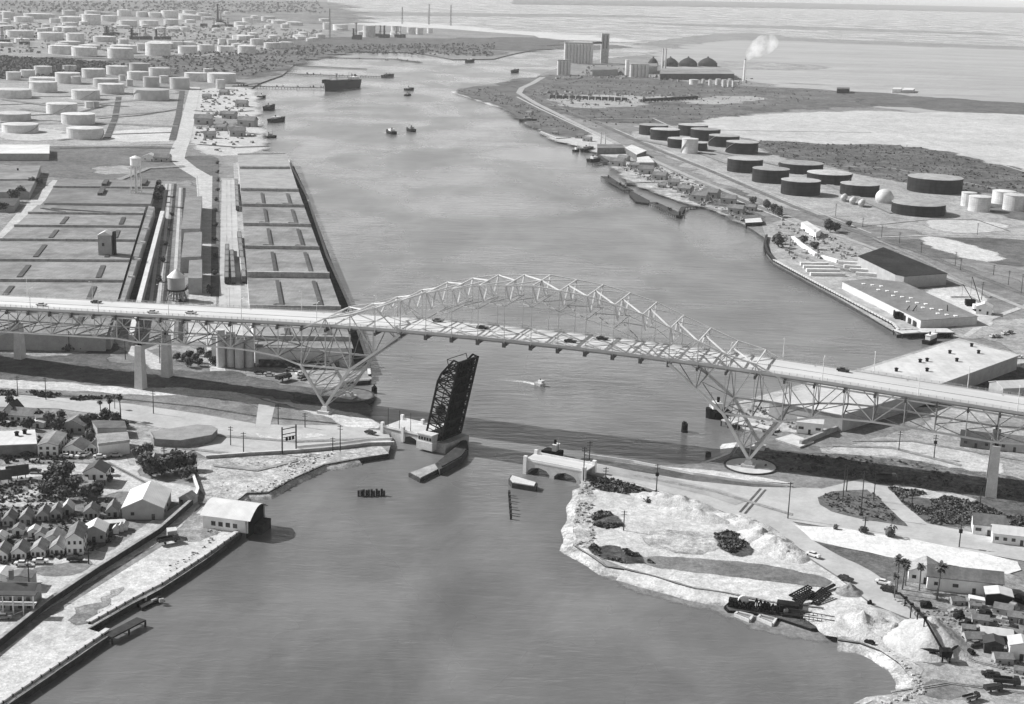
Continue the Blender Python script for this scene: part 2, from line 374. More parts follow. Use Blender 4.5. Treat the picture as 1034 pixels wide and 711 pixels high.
def beach(px, wm, m=SANDR, z0=None, flip=1):
    c = densify([G(x, y) for x, y in px], .6, False); vs = []; n = len(c)
    for i, p in enumerate(c):
        t = (c[min(i + 1, n - 1)] - c[max(i - 1, 0)]).normalized(); nn = Vector((-t.y, t.x, 0)) * flip
        k = 1 + .5 * noise.noise(Vector((p.x / 14, p.y / 14, 5)))
        vs += [p - nn * 1.5 + Vector((0, 0, .06)), p + nn * wm * k * .5 + Vector((0, 0, -1.1)), p + nn * wm * k + Vector((0, 0, -2.1 + .0))]
    fs = []
    for i in range(n - 1):
        for j in (0, 1):
            f = (i * 3 + j, i * 3 + j + 1, i * 3 + j + 4, i * 3 + j + 3); fs.append(f if flip < 0 else f[::-1])
    me = bpy.data.meshes.new('beach'); me.from_pydata([tuple(v) for v in vs], [], fs)
    at = me.attributes.new('edge', 'FLOAT', 'POINT'); at.data.foreach_set('value', [1.0, 1.0, .6] * n)
    me.materials.append(m); o = bpy.data.objects.new('beach', me); COL.objects.link(o); tag(o, kind='structure')
beach([(588, 491), (584, 506), (579, 531), (579, 550), (593, 559), (611, 572), (631, 574)], 4, flip=-1)
beach([(631, 574), (661, 582), (702, 594), (735, 599), (760, 605), (790, 610), (830, 614)], 7, SAND, flip=-1)
beach([(846, 646), (868, 649), (889, 657), (909, 670), (921, 685), (922, 700), (887, 704), (874, 710)], 4, flip=-1)
beach([(236, 508), (249, 498), (271, 497), (294, 484), (318, 473), (327, 469), (362, 463)], 3, flip=-1)
beach([(669, 470), (712, 468), (737, 458), (745, 446)], 6, SAND, flip=1)
beach([(460, 92), (500, 105), (512, 108), (523, 113), (543, 128)], 8, SAND, flip=-1)
# ------------------------------------------------------------------ ground cover, far left
patch('scrubland', [(-60, 1), (120, 2), (325, 1), (335, 12), (345, 22), (280, 24), (150, 14), (0, 18), (-60, 20)], FARL, 1)
patch('scrubland', [(-60, 56), (20, 57), (70, 60), (110, 63), (112, 74), (60, 78), (20, 76), (-60, 80)], SCRUB, 2)
patch('scrubland', [(100, 62), (200, 58), (300, 44), (400, 42), (500, 44), (498, 57), (420, 51), (330, 52), (292, 66), (250, 80), (200, 76), (110, 74)], gm('dark scrubland', .06, .16, 30, big=120), 2)
patch('scrubland', [(280, 40), (360, 38), (450, 40), (545, 38), (552, 44), (520, 52), (500, 48), (400, 47), (300, 50)], MUD, 3)
patch('sand_bar', [(345, 24), (450, 30), (540, 37), (640, 43), (640, 40), (540, 33), (450, 25), (345, 20)], SAND, 1, z=1.2)
patch('tank_yard', [(-30, 84), (60, 84), (130, 88), (182, 92), (178, 140), (172, 146), (0, 147), (-30, 147)], DIRTL, 2, jit=1)
patch('tank_yard', [(-30, 22), (100, 20), (240, 24), (330, 30), (300, 40), (220, 56), (100, 57), (-30, 56)], DIRT, 2)
patch('sand_patch', [(100, 134), (180, 128), (176, 142), (120, 144)], SAND, 3)
patch('sand_patch', [(0, 128), (60, 132), (66, 140), (10, 142)], SHELL, 3)
patch('waterfront_yard', [(205, 90), (250, 88), (256, 104), (255, 118), (262, 142), (262, 152), (215, 158), (195, 140), (200, 110)], SHELL, 2, jit=1)
patch('grass_field', [(195, 118), (240, 122), (232, 128), (196, 128)], GRASSL, 3)
patch('grass_field', [(-30, 149), (60, 149), (180, 148), (178, 160), (196, 176), (205, 182), (60, 180), (40, 170), (-30, 160)], gm('field grass', .10, .17, 12, big=60, fine=.25), 2, jit=1)
patch('sand_patch', [(95, 169), (130, 167), (136, 175), (100, 176)], DIRTL, 3)
patch('dirt_yard', [(0, 190), (50, 178), (60, 182), (30, 215), (0, 240), (-30, 250), (-30, 200)], DIRT, 3)
patch('grass_field', [(188, 158), (214, 158), (212, 176), (206, 178), (192, 166)], GRASS, 3, jit=1)
strip('dike_road', [(-30, 147), (60, 147), (176, 147), (262, 142)], 2, SHELL, 3)
strip('refinery_road', [(197, 88), (192, 110), (186, 138), (181, 150), (178, 160), (190, 170), (207, 180), (209, 196), (207, 240), (206, 300)], 0, SHELL, 4, wm=16)
patch('paved_yard', [(200, 178), (216, 178), (216, 204), (202, 200)], SHELL, 5, jit=0)
strip('service_road', [(213, 195), (213, 240), (212, 312), (215, 345), (220, 375)], 0, SHELL, 6, wm=7)
strip('service_road', [(60, 182), (25, 215), (0, 245), (-30, 270)], 0, SHELL, 4, wm=11)
patch('grass_field', [(158, 184), (200, 184), (194, 240), (186, 308), (140, 310), (150, 240)], GRASSL, 3, jit=1)
patch('grass_strip', [(215, 160), (220, 160), (222, 300), (213, 300)], GRASS, 7, jit=0, soft=.3)
patch('shaded_gap', [(151, 209), (162, 210), (134, 310), (118, 310)], MATS['dark ground'] if 'dark ground' in MATS else gm('dark ground', .02, .06, 6, jitm=False), 5, jit=0)  # shade in the gap between loading shed and gallery, painted as dark ground
patch('paved_yard', [(192, 283), (212, 283), (214, 345), (190, 345)], SHELL, 5, jit=0)
patch('rail_yard', [(224, 180), (238, 180), (246, 345), (214, 345), (222, 300)], DIRTL, 4, jit=0)
for i, (a, b_) in enumerate([((227, 182), (225, 345)), ((231, 182), (233, 345)), ((235, 182), (241, 345))]):
    strip('rail_track', [a, b_], 0, ROADM, 8, wm=4.5)
patch('paved_yard', [(236, 165), (250, 160), (292, 160), (345, 310), (372, 372), (374, 383), (348, 385), (250, 380), (242, 300)], gm('wharf apron', .22, .34, 10), 5, jit=0)
# left shore near the bridge
patch('parking_yard', [(150, 345), (200, 352), (240, 372), (345, 384), (340, 392), (300, 384), (240, 380), (190, 365), (140, 356)], DIRTL, 3)
patch('dirt_yard', [(-30, 342), (90, 340), (135, 343), (138, 352), (100, 362), (60, 362), (-30, 360)], DIRTL, 3)
patch('grass_field', [(-30, 357), (60, 362), (100, 352), (112, 347), (122, 350), (100, 365), (140, 368), (200, 372), (260, 382), (330, 396), (350, 403), (372, 408), (372, 420), (340, 414), (290, 405), (240, 394), (170, 391), (90, 385), (-30, 384)], GRASS, 4, jit=3)
patch('grass_field', [(150, 352), (190, 358), (215, 374), (200, 376), (150, 368)], GRASSL, 4)
patch('scrub_patch', [(290, 394), (318, 398), (328, 408), (300, 406)], SCRUB, 5)
patch('dirt_track', [(120, 340), (140, 348), (168, 368), (160, 375), (138, 362), (118, 346)], SHELL, 6, jit=1)
patch('sand_patch', [(-30, 384), (60, 387), (140, 392), (200, 393), (262, 402), (262, 409), (215, 401), (140, 399), (60, 394), (-30, 390)], SAND, 5)
patch('grass_field', [(-30, 393), (50, 395), (130, 400), (190, 400), (240, 406), (262, 413), (258, 430), (200, 422), (130, 408), (60, 403), (-30, 398)], GRASSL, 6, jit=1.5)
patch('grass_field', [(276, 407), (310, 412), (340, 424), (350, 430), (300, 430), (271, 432)], GRASSL, 6, jit=1)
patch('sand_patch', [(262, 402), (300, 408), (345, 416), (362, 418), (388, 432), (350, 432), (335, 421), (300, 412), (276, 406)], SAND, 7)
strip('railway_track', [(-30, 398), (100, 401), (200, 411), (262, 421), (340, 428)], 0, SCRUB, 8, wm=1.6)
strip('railway_track', [(-30, 372), (80, 368), (200, 384), (300, 396), (345, 404)], 0, MUD, 8, wm=3)
patch('highway', [(-40, 397), (0, 398), (60, 402), (130, 408), (200, 418), (262, 429), (340, 430), (392, 436), (395, 448), (375, 449), (300, 456), (208, 462), (196, 455), (214, 444), (160, 432), (110, 420), (60, 413), (-40, 410)], ROADM, 9, jit=0, soft=.3)
patch('junction_road', [(262, 404), (278, 408), (272, 433), (258, 432)], ROADM, 10.5, jit=0, soft=.4)
patch('road_median', [(258, 438), (272, 440), (320, 438), (332, 440), (300, 444), (264, 444)], SAND, 12, jit=0, soft=.4)
patch('parking_yard', [(130, 428), (214, 440), (212, 447), (160, 470), (132, 470), (120, 440)], DIRTL, 10, jit=0)
patch('sand_shore', [(200, 463), (300, 459), (385, 451), (392, 458), (362, 462), (327, 468), (318, 472), (294, 483), (271, 496), (249, 497), (236, 507), (214, 512), (200, 490)], SANDR, 3, jit=0)
patch('gravel_street', [(-30, 474), (60, 470), (110, 466), (135, 460), (142, 470), (136, 480), (158, 487), (196, 492), (198, 502), (175, 508), (150, 500), (122, 495), (100, 502), (108, 488), (104, 477), (60, 480), (-30, 484)], SHELL, 8, jit=1)
patch('gravel_street', [(-30, 502), (20, 502), (52, 486), (54, 490), (20, 506), (65, 510), (-30, 512)], SHELL, 7, jit=1)
patch('back_yards', [(-30, 420), (110, 424), (128, 440), (132, 462), (60, 470), (-30, 474)], DIRT, 4)
patch('grass_field', [(-30, 484), (50, 482), (60, 500), (60, 508), (-30, 508)], GRASSL, 5)
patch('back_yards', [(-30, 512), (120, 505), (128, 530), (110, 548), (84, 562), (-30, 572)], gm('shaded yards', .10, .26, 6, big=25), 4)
patch('gravel_yard', [(-30, 571), (70, 562), (88, 550), (92, 556), (112, 560), (150, 528), (178, 512), (196, 503), (200, 512), (165, 545), (100, 582), (45, 616), (0, 648), (-40, 675)], SHELL, 7, jit=1)
patch('grass_field', [(30, 576), (60, 571), (88, 566), (92, 571), (76, 580), (48, 582)], GRASSL, 9)
patch('quay_sand', [(205, 512), (240, 512), (242, 538), (204, 566), (161, 594), (132, 609), (88, 635), (108, 641), (11, 708), (-40, 740), (-40, 690), (45, 626), (100, 592), (170, 548)], SAND, 3, jit=0, soft=.2)
patch('weedy_ground', [(70, 625), (110, 598), (128, 592), (100, 618), (80, 632)], DIRT, 4, jit=4)
patch('weedy_ground', [(180, 520), (215, 520), (220, 538), (196, 548), (180, 540)], DIRT, 4, jit=4)
# ------------------------------------------------------------------ ground cover, far right
patch('tidal_flats', [(660, 57), (700, 46), (760, 40), (900, 46), (1060, 52), (1060, 130), (900, 110), (760, 80), (700, 76)], FLATS, 1)
patch('marsh', [(500, 86), (560, 76), (640, 78), (700, 84), (760, 88), (850, 92), (900, 96), (900, 106), (760, 112), (730, 120), (680, 127), (600, 122), (560, 108), (530, 100)], gm('marsh grass', .06, .16, 25, big=120, fine=.3), 2)
patch('marsh', [(850, 92), (960, 100), (1060, 108), (1060, 116), (960, 112), (880, 106)], MUD, 2)
patch('marsh', [(690, 62), (780, 64), (830, 68), (780, 70), (700, 68)], gm('wet flats', .20, .34, 60), 3)
patch('sand_flat', [(690, 128), (740, 118), (850, 112), (960, 114), (1060, 118), (1060, 178), (960, 158), (900, 150), (800, 147), (760, 140)], gm('white sand flat', .36, .46, 60, big=200, fine=.1), 3)
patch('marsh', [(765, 142), (830, 146), (920, 147), (970, 158), (1060, 182), (1060, 196), (960, 192), (900, 182), (840, 168), (790, 158)], gm('marsh scrub', .05, .15, 14, big=60, fine=.4), 4)
patch('dirt_flat', [(630, 128), (720, 124), (780, 160), (900, 178), (1060, 200), (1060, 255), (930, 235), (800, 212), (700, 172)], DIRTL, 3)
patch('grass_field', [(880, 243), (960, 240), (1060, 246), (1060, 262), (1034, 270), (980, 258), (960, 262), (920, 252)], GRASS, 5)
patch('grass_field', [(900, 250), (960, 266), (1060, 296), (1060, 318), (960, 280), (905, 262)], GRASSL, 5)
patch('sand_patch', [(930, 238), (975, 246), (1010, 262), (990, 264), (950, 252)], SAND, 6)
patch('sand_patch', [(935, 222), (1000, 224), (1010, 232), (960, 236)], SHELL, 6)
patch('scrub_patch', [(1000, 205), (1060, 215), (1060, 225), (1010, 216)], GRASS, 6)
patch('dirt_track', [(570, 97), (620, 96), (690, 98), (620, 110), (575, 108)], DIRTL, 4, jit=3)
patch('dirt_track', [(690, 100), (760, 97), (770, 101), (700, 106)], DIRTL, 4, jit=3)
HWY = [(548, 78), (538, 84), (527, 89), (524, 94), (540, 104), (580, 124), (640, 153), (700, 180), (760, 204), (820, 229), (880, 250), (950, 277), (1060, 322)]
strip('highway', HWY, 5.0, ASPH, 6, soft=.5)
strip('railway_track', [(590, 80), (560, 85), (543, 91), (541, 97), (565, 108), (600, 123), (660, 150), (720, 174), (790, 204), (860, 233), (920, 252), (1000, 284), (1060, 308)], 4.5, gm('rail ballast', .10, .17, 8), 6, soft=.5)
strip('highway_verge', [(522, 98), (545, 110), (590, 131), (640, 157), (700, 185), (760, 209), (830, 237)], 1.6, SHELL, 7)
strip('highway_verge', [(620, 130), (700, 164), (790, 200), (880, 236)], 1.2, SHELL, 7)
strip('levee_road', [(600, 120), (660, 120), (700, 138), (790, 160), (830, 166)], 1.3, SHELL, 7)
strip('levee_road', [(800, 166), (900, 170), (1034, 196)], 1, SHELL, 7)
strip('levee_road', [(830, 122), (900, 132), (960, 150), (1060, 182)], 2, SHELL, 7)
strip('levee_road', [(700, 131), (800, 133), (880, 134)], 1.2, MUD, 7)
strip('yard_road', [(885, 240), (960, 237), (1060, 240)], 2.5, SHELL, 7)
strip('levee_road', [(870, 229), (940, 222), (985, 222), (1020, 234)], 1.5, MUD, 8)
patch('grass_field', [(460, 92), (490, 87), (520, 88), (522, 98), (545, 112), (590, 132), (576, 140), (545, 128), (513, 108), (500, 104)], GRASS, 4, jit=1)
patch('sand_yard', [(548, 130), (585, 128), (620, 146), (640, 160), (620, 160), (585, 146), (562, 141)], SHELL, 4, jit=1)
patch('yard', [(612, 160), (650, 162), (700, 184), (756, 212), (762, 230), (720, 210), (702, 207), (680, 200), (640, 186)], gm('stained yard', .14, .50, 12, big=30, fine=.3), 4, jit=1)
patch('scrub_patch', [(700, 196), (745, 190), (756, 204), (750, 210), (700, 204)], GRASS, 5, jit=3)
patch('scrub_patch', [(728, 212), (760, 214), (768, 226), (750, 224)], GRASS, 5, jit=3)
patch('yard', [(770, 228), (800, 220), (850, 236), (870, 248), (900, 262), (960, 330), (905, 336), (782, 262), (776, 246)], DIRTL, 5, jit=0)
patch('quay_apron', [(783, 262), (800, 262), (830, 280), (852, 276), (905, 300), (925, 334), (904, 335)], gm('quay concrete', .30, .38, 20), 6, jit=0)
patch('yard', [(930, 296), (975, 288), (990, 300), (1000, 330), (960, 330)], SAND, 6, jit=1)
patch('yard', [(960, 330), (1060, 320), (1060, 372), (1000, 340), (968, 342)], DIRTL, 6, jit=1)
strip('yard_road', [(1060, 300), (1000, 322), (975, 340)], 6, SHELL, 7)
# ------------------------------------------------------------------ ground cover, near right
patch('wharf_apron', [(734, 419), (746, 406), (870, 372), (968, 342), (1060, 365), (1060, 415), (900, 440), (790, 436), (752, 434)], gm('wharf ground', .28, .42, 10, big=40), 3, jit=0)
patch('shaded_cutting', [(880, 398), (930, 400), (1000, 378), (1060, 362), (1060, 392), (960, 410), (900, 410)], SCRUB, 5, jit=1)  # cutting ground, with the wharf shed's cast shadow painted in as dark colour
patch('parking_yard', [(818, 456), (880, 440), (940, 425), (1060, 440), (1060, 486), (1000, 482), (930, 465), (880, 462)], DIRTL, 5)
patch('grass_field', [(800, 450), (850, 436), (900, 418), (945, 420), (905, 438), (840, 452)], GRASSL, 6)
patch('sand_patch', [(830, 455), (900, 445), (960, 450), (1010, 470), (1000, 482), (920, 462), (860, 460)], SHELL, 7)
patch('grass_field', [(737, 462), (760, 452), (774, 454), (837, 459), (895, 462), (960, 474), (1060, 492), (1060, 520), (985, 508), (935, 500), (895, 490), (830, 480), (790, 476), (740, 472)], gm('dark turf', .07, .18, 8, big=40, fine=.4), 8, jit=3)
patch('grass_field', [(895, 491), (930, 497), (1060, 518), (1060, 532), (984, 530), (938, 529), (916, 512)], GRASS, 9)
patch('sand_patch', [(898, 489), (925, 494), (985, 504), (975, 509), (918, 500)], SHELL, 10)
patch('road', [(595, 466), (660, 478), (740, 489), (830, 494), (870, 484), (884, 490), (898, 492), (910, 508), (936, 529), (985, 539), (1060, 558), (1060, 572), (1034, 567), (913, 545), (800, 527), (845, 555), (888, 582), (910, 606), (930, 630), (880, 610), (847, 583), (812, 560), (774, 538), (740, 521), (700, 505), (640, 488), (588, 478)], ROADM, 11, jit=0, soft=.3)
strip('dark_road_surface', [(600, 473), (660, 484), (720, 498), (750, 508)], 0, ASPH, 14, wm=9)
patch('grass_verge', [(596, 463), (665, 474), (740, 487), (810, 493), (760, 492), (700, 486), (640, 476), (596, 467)], MUD, 13, jit=0, soft=.4)
patch('sand_verge', [(670, 472), (720, 476), (770, 483), (800, 489), (740, 484), (690, 478)], SAND, 14, jit=0)
patch('grass_island', [(826, 503), (840, 497), (875, 495), (888, 503), (902, 518), (916, 532), (875, 526), (840, 517), (828, 510)], GRASS, 14, jit=.6, soft=.5)
patch('sand_island', [(802, 531), (850, 534), (926, 546), (1027, 568), (1031, 576), (1017, 580), (960, 571), (896, 563), (850, 553), (820, 546)], gm('white shell sand', .55, .66, 8, fine=.1), 14, jit=.6, soft=.5)
patch('grass_field', [(822, 547), (850, 554), (906, 564), (960, 573), (910, 590), (898, 590), (870, 572), (845, 560)], GRASS, 13, jit=.6, soft=.5)
patch('back_yards', [(898, 590), (960, 574), (1016, 581), (1060, 590), (1060, 660), (950, 640), (916, 610)], DIRT, 12)
patch('sand_shore', [(588, 485), (610, 482), (665, 490), (740, 522), (774, 540), (812, 562), (847, 585), (880, 612), (850, 640), (832, 613), (790, 609), (735, 598), (702, 593), (661, 581), (631, 573), (593, 558), (580, 549), (580, 531), (585, 506)], SAND, 5, jit=0)
patch('scrub_patch', [(596, 484), (610, 483), (640, 490), (665, 498), (655, 508), (640, 500), (610, 496), (598, 492)], GRASS, 8, jit=3)
patch('scrub_patch', [(600, 520), (612, 517), (626, 523), (628, 532), (612, 534), (598, 530)], SCRUB, 8, jit=3)
patch('scrub_patch', [(594, 554), (620, 550), (645, 562), (660, 569), (630, 569), (605, 563)], SCRUB, 8, jit=3)
patch('scrub_patch', [(722, 540), (740, 536), (752, 545), (760, 560), (745, 562), (728, 554)], SCRUB, 8, jit=4)
patch('rough_ground', [(660, 535), (720, 540), (728, 555), (690, 560), (650, 550)], SANDR, 7, jit=5)
patch('rubble_ground', [(588, 486), (598, 490), (596, 530), (600, 556), (583, 551), (581, 530), (585, 506)], SANDR, 7, jit=3)
patch('dirt_track', [(650, 562), (720, 566), (790, 574), (840, 586), (830, 594), (760, 584), (700, 577), (655, 572)], GRASSL, 9, jit=1)
patch('sandy_yard', [(846, 630), (880, 612), (930, 632), (960, 640), (1060, 640), (1060, 760), (862, 760), (870, 720), (886, 704), (922, 700), (920, 684), (908, 669), (888, 656), (868, 648), (847, 645)], SANDR, 6, jit=0)
patch('work_yard', [(960, 640), (1060, 630), (1060, 760), (930, 760), (940, 700), (930, 670)], DIRTL, 8, jit=6)
patch('scrub_patch', [(925, 655), (960, 640), (972, 650), (950, 672), (930, 668)], MUD, 9, jit=4)
patch('spoil_ground', [(930, 692), (965, 690), (975, 702), (935, 704)], gm('grey mud', .12, .2, 4), 9, jit=3)
patch('shallows', [(700, 592), (760, 603), (830, 612), (842, 640), (790, 636), (735, 612), (690, 602), (640, 590), (600, 572)], gm('sunken sand', .16, .22, 12), 1, jit=3, soft=3, z=.03)
# ------------------------------------------------------------------ the high arch bridge
BX, BY, BAZ, PN = 11.6777, 617.5894, -0.3095, 94.5 / 8
def zdk(s): s = abs(s); return 44 - 2.1e-4 * s * s if s < 120 else 40.98 - .0504 * (s - 120)
def BW_(s, t, z): return Vector((BX + s * math.cos(BAZ) - t * math.sin(BAZ), BY + s * math.sin(BAZ) + t * math.cos(BAZ), z))
FBM = mat('shaded floor beam steel', .06, .11, 4, rough=.7)  # shade of the beam undersides put into the colour
def harbor_bridge():
    root = thing('arch_bridge', 'long pale steel cantilever arch road bridge high over the ship channel', 'bridge', (BX, BY, 0), BAZ)
    TT, TB = 12.9, 11.6
    zt = [68.4, 67.4, 66.3, 63.8, 60.9, 56.4, 52.0, 47.8, 45.1]
    zb = [59.3, 58.6, 56.4, 53.9, 49.7, 41.5, 32, 23.2, 23.2, 22.6, 25.2, 26.3, 26.5, 26, 25.3, 24.6, 24]
    K2, K3 = 23, 31
    def top(k):
        a = abs(k); return zt[a] if a <= 8 else zdk(k * PN) - 2.3
    def bot(k):
        a = abs(k)
        return zb[a] if a <= 16 else zdk(k * PN) - 12.2
    # deck
    m = MB(); ss = [x * 6.0 for x in range(-70, 58)]
    prof = [(-12.1, -.9), (-12.1, .25), (-11.4, .25), (-11.4, 0), (-.6, 0.12), (-.6, .35), (.6, .35), (.6, .12), (11.4, 0), (11.4, .25), (12.1, .25), (12.1, -.9)]
    n = len(prof); m.v = [(s, t, zdk(s) + z) for s in ss for t, z in prof]
    for i in range(len(ss) - 1):
        for j in range(n): m.f.append((i * n + j, (i + 1) * n + j, (i + 1) * n + (j + 1) % n, i * n + (j + 1) % n))
    m.build('deck', DECKM, root)
    for sd in (-1, 1):
        m = MB()
        for i in range(len(ss) - 1):
            a, b_ = ss[i], ss[i + 1]
            m.bar((a, sd * 11.6, zdk(a) - 1.3), (b_, sd * 11.6, zdk(b_) - 1.3), .3, .55)
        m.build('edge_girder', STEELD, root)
        m = MB()
        for i in range(len(ss) - 1):
            a, b_ = ss[i], ss[i + 1]
            for h in (.5, .85, 1.2): m.bar((a, sd * 11.9, zdk(a) + h), (b_, sd * 11.9, zdk(b_) + h), .09)
            for q in (0, 3.0): m.bar((a + q, sd * 11.9, zdk(a) + .2), (a + q, sd * 11.9, zdk(a) + 1.3), .16)
        m.build('railing', STEEL, root)
    KM = 31
    for sd in (-1, 1):
        m = MB(); t = sd * TT
        for k in range(-8, 8): m.bar((k * PN, t, top(k)), ((k + 1) * PN, t, top(k + 1)), .42 if -6 <= k < 6 else .6, .46 if -6 <= k < 6 else .66)
        for k in list(range(-KM, -8)) + list(range(8, KM)):
            t0 = t if abs(k) <= 8 and abs(k) == 8 and k < 0 or k == 8 else sd * TB
            m.bar((k * PN, sd * (TT if abs(k) == 8 else TB), top(k)), ((k + 1) * PN, sd * (TT if abs(k + 1) == 8 else TB), top(k + 1)), .55, .6)
        m.build('top_chord', STEEL, root)
        m = MB()
        for k in range(-KM, KM):
            a_, b_ = abs(k), abs(k + 1)
            m.bar((k * PN, sd * (TT if a_ <= 9 else TB), bot(k)), ((k + 1) * PN, sd * (TT if b_ <= 9 else TB), bot(k + 1)), .2 if max(a_, b_) < 6 else 1.0 if max(a_, b_) < 8 else .58, .22 if max(a_, b_) < 6 else 1.1 if max(a_, b_) < 8 else .7)
        m.build('bottom_chord', STEEL, root)
        m = MB()
        for k in range(-KM, KM + 1):
            a_ = abs(k); tt = sd * (TT if a_ <= 8 else TB); tb = sd * (TT if a_ <= 9 else TB)
            m.bar((k * PN, tb, bot(k)), (k * PN, tt, top(k)), .17 if a_ < 5 else .34)
            if a_ <= 4: MB().bar((k * PN, tt, bot(k)), (k * PN, tt, zdk(k * PN) - 2.2), .22).build('hanger', STEEL, root)
        for g in (-1, 1):
            for k in range(0, KM):
                b_ = k + 1
                if k < 8: p = (k + 1, 't'); q = (k, 'b')
                elif k % 2 == 0: p, q = ((k, 't'), (k + 1, 'b')) if k == 8 else ((k, 'b'), (k + 1, 't'))
                else: p, q = (k, 't'), (k + 1, 'b')
                if k == 9: p, q = (9, 't'), (10, 'b')
                P_ = lambda a: (g * a[0] * PN, sd * (TT if a[0] <= 8 else TB), top(a[0]) if a[1] == 't' else bot(a[0]))
                m.bar(P_(p), P_(q), .14 if k < 5 else .38)
        m.build('truss_web', STEEL, root)
    # overhead bracing of the arch
    for k in range(-8, 9):
        m = MB(); x = k * PN; z = top(k)
        m.bar((x, -TT, z), (x, TT, z), .45, .55)
        if abs(k) <= 6:
            d = min(8, (z - zdk(x) - 5.2) * .9) if abs(k) > 4 else 8
            pts = [(x, -TT, z), (x, -TT / 2, z - d), (x, 0, z), (x, TT / 2, z - d), (x, TT, z)]
            if d > 1:
                for a, b_ in zip(pts[:-1], pts[1:]): m.bar(a, b_, .55, .7)
                m.bar((x, -TT, z - d), (x, TT, z - d), .14, .16)
        m.build('sway_frame', STEEL, root)
    m = MB()
    for g in (-1, 1):
        for k in range(0, 8):
            for sd in (-1, 1): m.bar((g * k * PN, 0, top(k)), (g * (k + 1) * PN, sd * TT, top(k + 1)), .45)
    m.build('overhead_bracing', STEEL, root)
    m = MB()
    for k in range(-4, 4):
        for sd in (-1, 1): m.bar((k * PN, 0, bot(k)), ((k + 1) * PN, sd * TT, bot(k + 1)), .3)
        m.bar((k * PN, -TT, bot(k)), (k * PN, TT, bot(k)), .35)
    # under deck
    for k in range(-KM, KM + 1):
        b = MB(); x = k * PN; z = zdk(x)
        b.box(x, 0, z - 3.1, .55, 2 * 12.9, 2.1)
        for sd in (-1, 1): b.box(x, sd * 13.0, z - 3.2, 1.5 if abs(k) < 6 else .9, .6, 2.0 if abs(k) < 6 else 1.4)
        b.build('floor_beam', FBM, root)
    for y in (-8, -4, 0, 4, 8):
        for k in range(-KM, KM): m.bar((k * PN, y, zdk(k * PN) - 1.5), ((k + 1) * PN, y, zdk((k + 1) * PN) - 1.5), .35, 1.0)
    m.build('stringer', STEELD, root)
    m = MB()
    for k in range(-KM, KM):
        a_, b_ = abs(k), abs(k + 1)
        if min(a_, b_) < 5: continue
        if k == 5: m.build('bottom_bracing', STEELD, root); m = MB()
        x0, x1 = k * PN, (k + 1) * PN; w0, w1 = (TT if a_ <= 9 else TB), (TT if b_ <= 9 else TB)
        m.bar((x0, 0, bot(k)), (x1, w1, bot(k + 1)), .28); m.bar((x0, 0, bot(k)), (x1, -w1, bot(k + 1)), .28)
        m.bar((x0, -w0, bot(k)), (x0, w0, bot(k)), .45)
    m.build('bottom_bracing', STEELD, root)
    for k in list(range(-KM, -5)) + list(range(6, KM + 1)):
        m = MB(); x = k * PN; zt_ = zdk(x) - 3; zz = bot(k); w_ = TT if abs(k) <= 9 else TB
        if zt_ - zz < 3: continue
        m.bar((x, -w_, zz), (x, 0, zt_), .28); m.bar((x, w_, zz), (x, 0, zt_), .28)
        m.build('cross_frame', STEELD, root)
    # main feet
    for g in (-1, 1):
        for sd in (-1, 1):
            f = (g * 8 * PN, sd * TT, 5.0); m = MB()
            m.bar((g * 7 * PN, sd * TT, zb[7]), f, 1.1, 1.2); m.bar((g * 9 * PN, sd * TT, zb[9]), f, 1.0, 1.1)
            m.bar((g * 9 * PN, sd * TT, zb[9]), (g * 7 * PN, sd * TT, zb[7]), .6)
            m.build('main_leg', STEEL, root)
            m = MB(); m.box(g * 8 * PN, sd * TT, 0.5, 5.5, 5.5, 2.8); m.box(g * 8 * PN, sd * TT, 3.3, 3.4, 3.4, 1.8, top=.7); m.build('pier_footing', CONC, root)
        m = MB(); x = g * 8 * PN
        for o_ in (7, 9):
            xa = g * o_ * PN; z1 = zb[o_]
            for i in range(4):
                t0, t1 = i / 4, (i + 1) / 4; f0 = Vector((x + (xa - x) * t0, 0, 5 + (z1 - 5) * t0)); f1 = Vector((x + (xa - x) * t1, 0, 5 + (z1 - 5) * t1))
                for sd in (-1, 1): m.bar((f0.x, -sd * TT, f0.z), (f1.x, sd * TT, f1.z), .3)
                m.bar((f1.x, -TT, f1.z), (f1.x, TT, f1.z), .35)
        m.build('leg_bracing', STEEL, root)
        # approach piers
        for kk in (16, K2, K3):
            x = g * kk * PN; zc = bot(g * kk) - 1.2
            for sd in (-1, 1):
                m = MB(); m.box(x, sd * TB, -1, 4.4, 4.6, zc + 1.0, top=.72); m.build('pier_column', CONC, root)
            m = MB(); m.box(x, 0, zc - 2.6, 2.0, 2 * TB - 3, 2.0); m.build('pier_beam', CONC, root)
            for sd in (-1, 1): MB().box(x, sd * TB, zc, 1.4, 1.4, .8).build('bearing', BLACKS, root)
    for i, s_ in enumerate(list(range(-395, -60, 37)) + list(range(84, 330, 37))):
        for sd in (-1, 1):
            s2 = s_ + (18 if sd > 0 else 0); m = MB(); z = zdk(s2)
            m.cyl(s2, sd * 12.0, z, z + 9.5, .17, .10, seg=6); m.bar((s2, sd * 12.0, z + 9.4), (s2, sd * 9.8, z + 9.8), .12); m.box(s2, sd * 9.7, z + 9.65, .35, .8, .18)
            m.build('lamp_post', WHITE, root)
    return root
harbor_bridge()
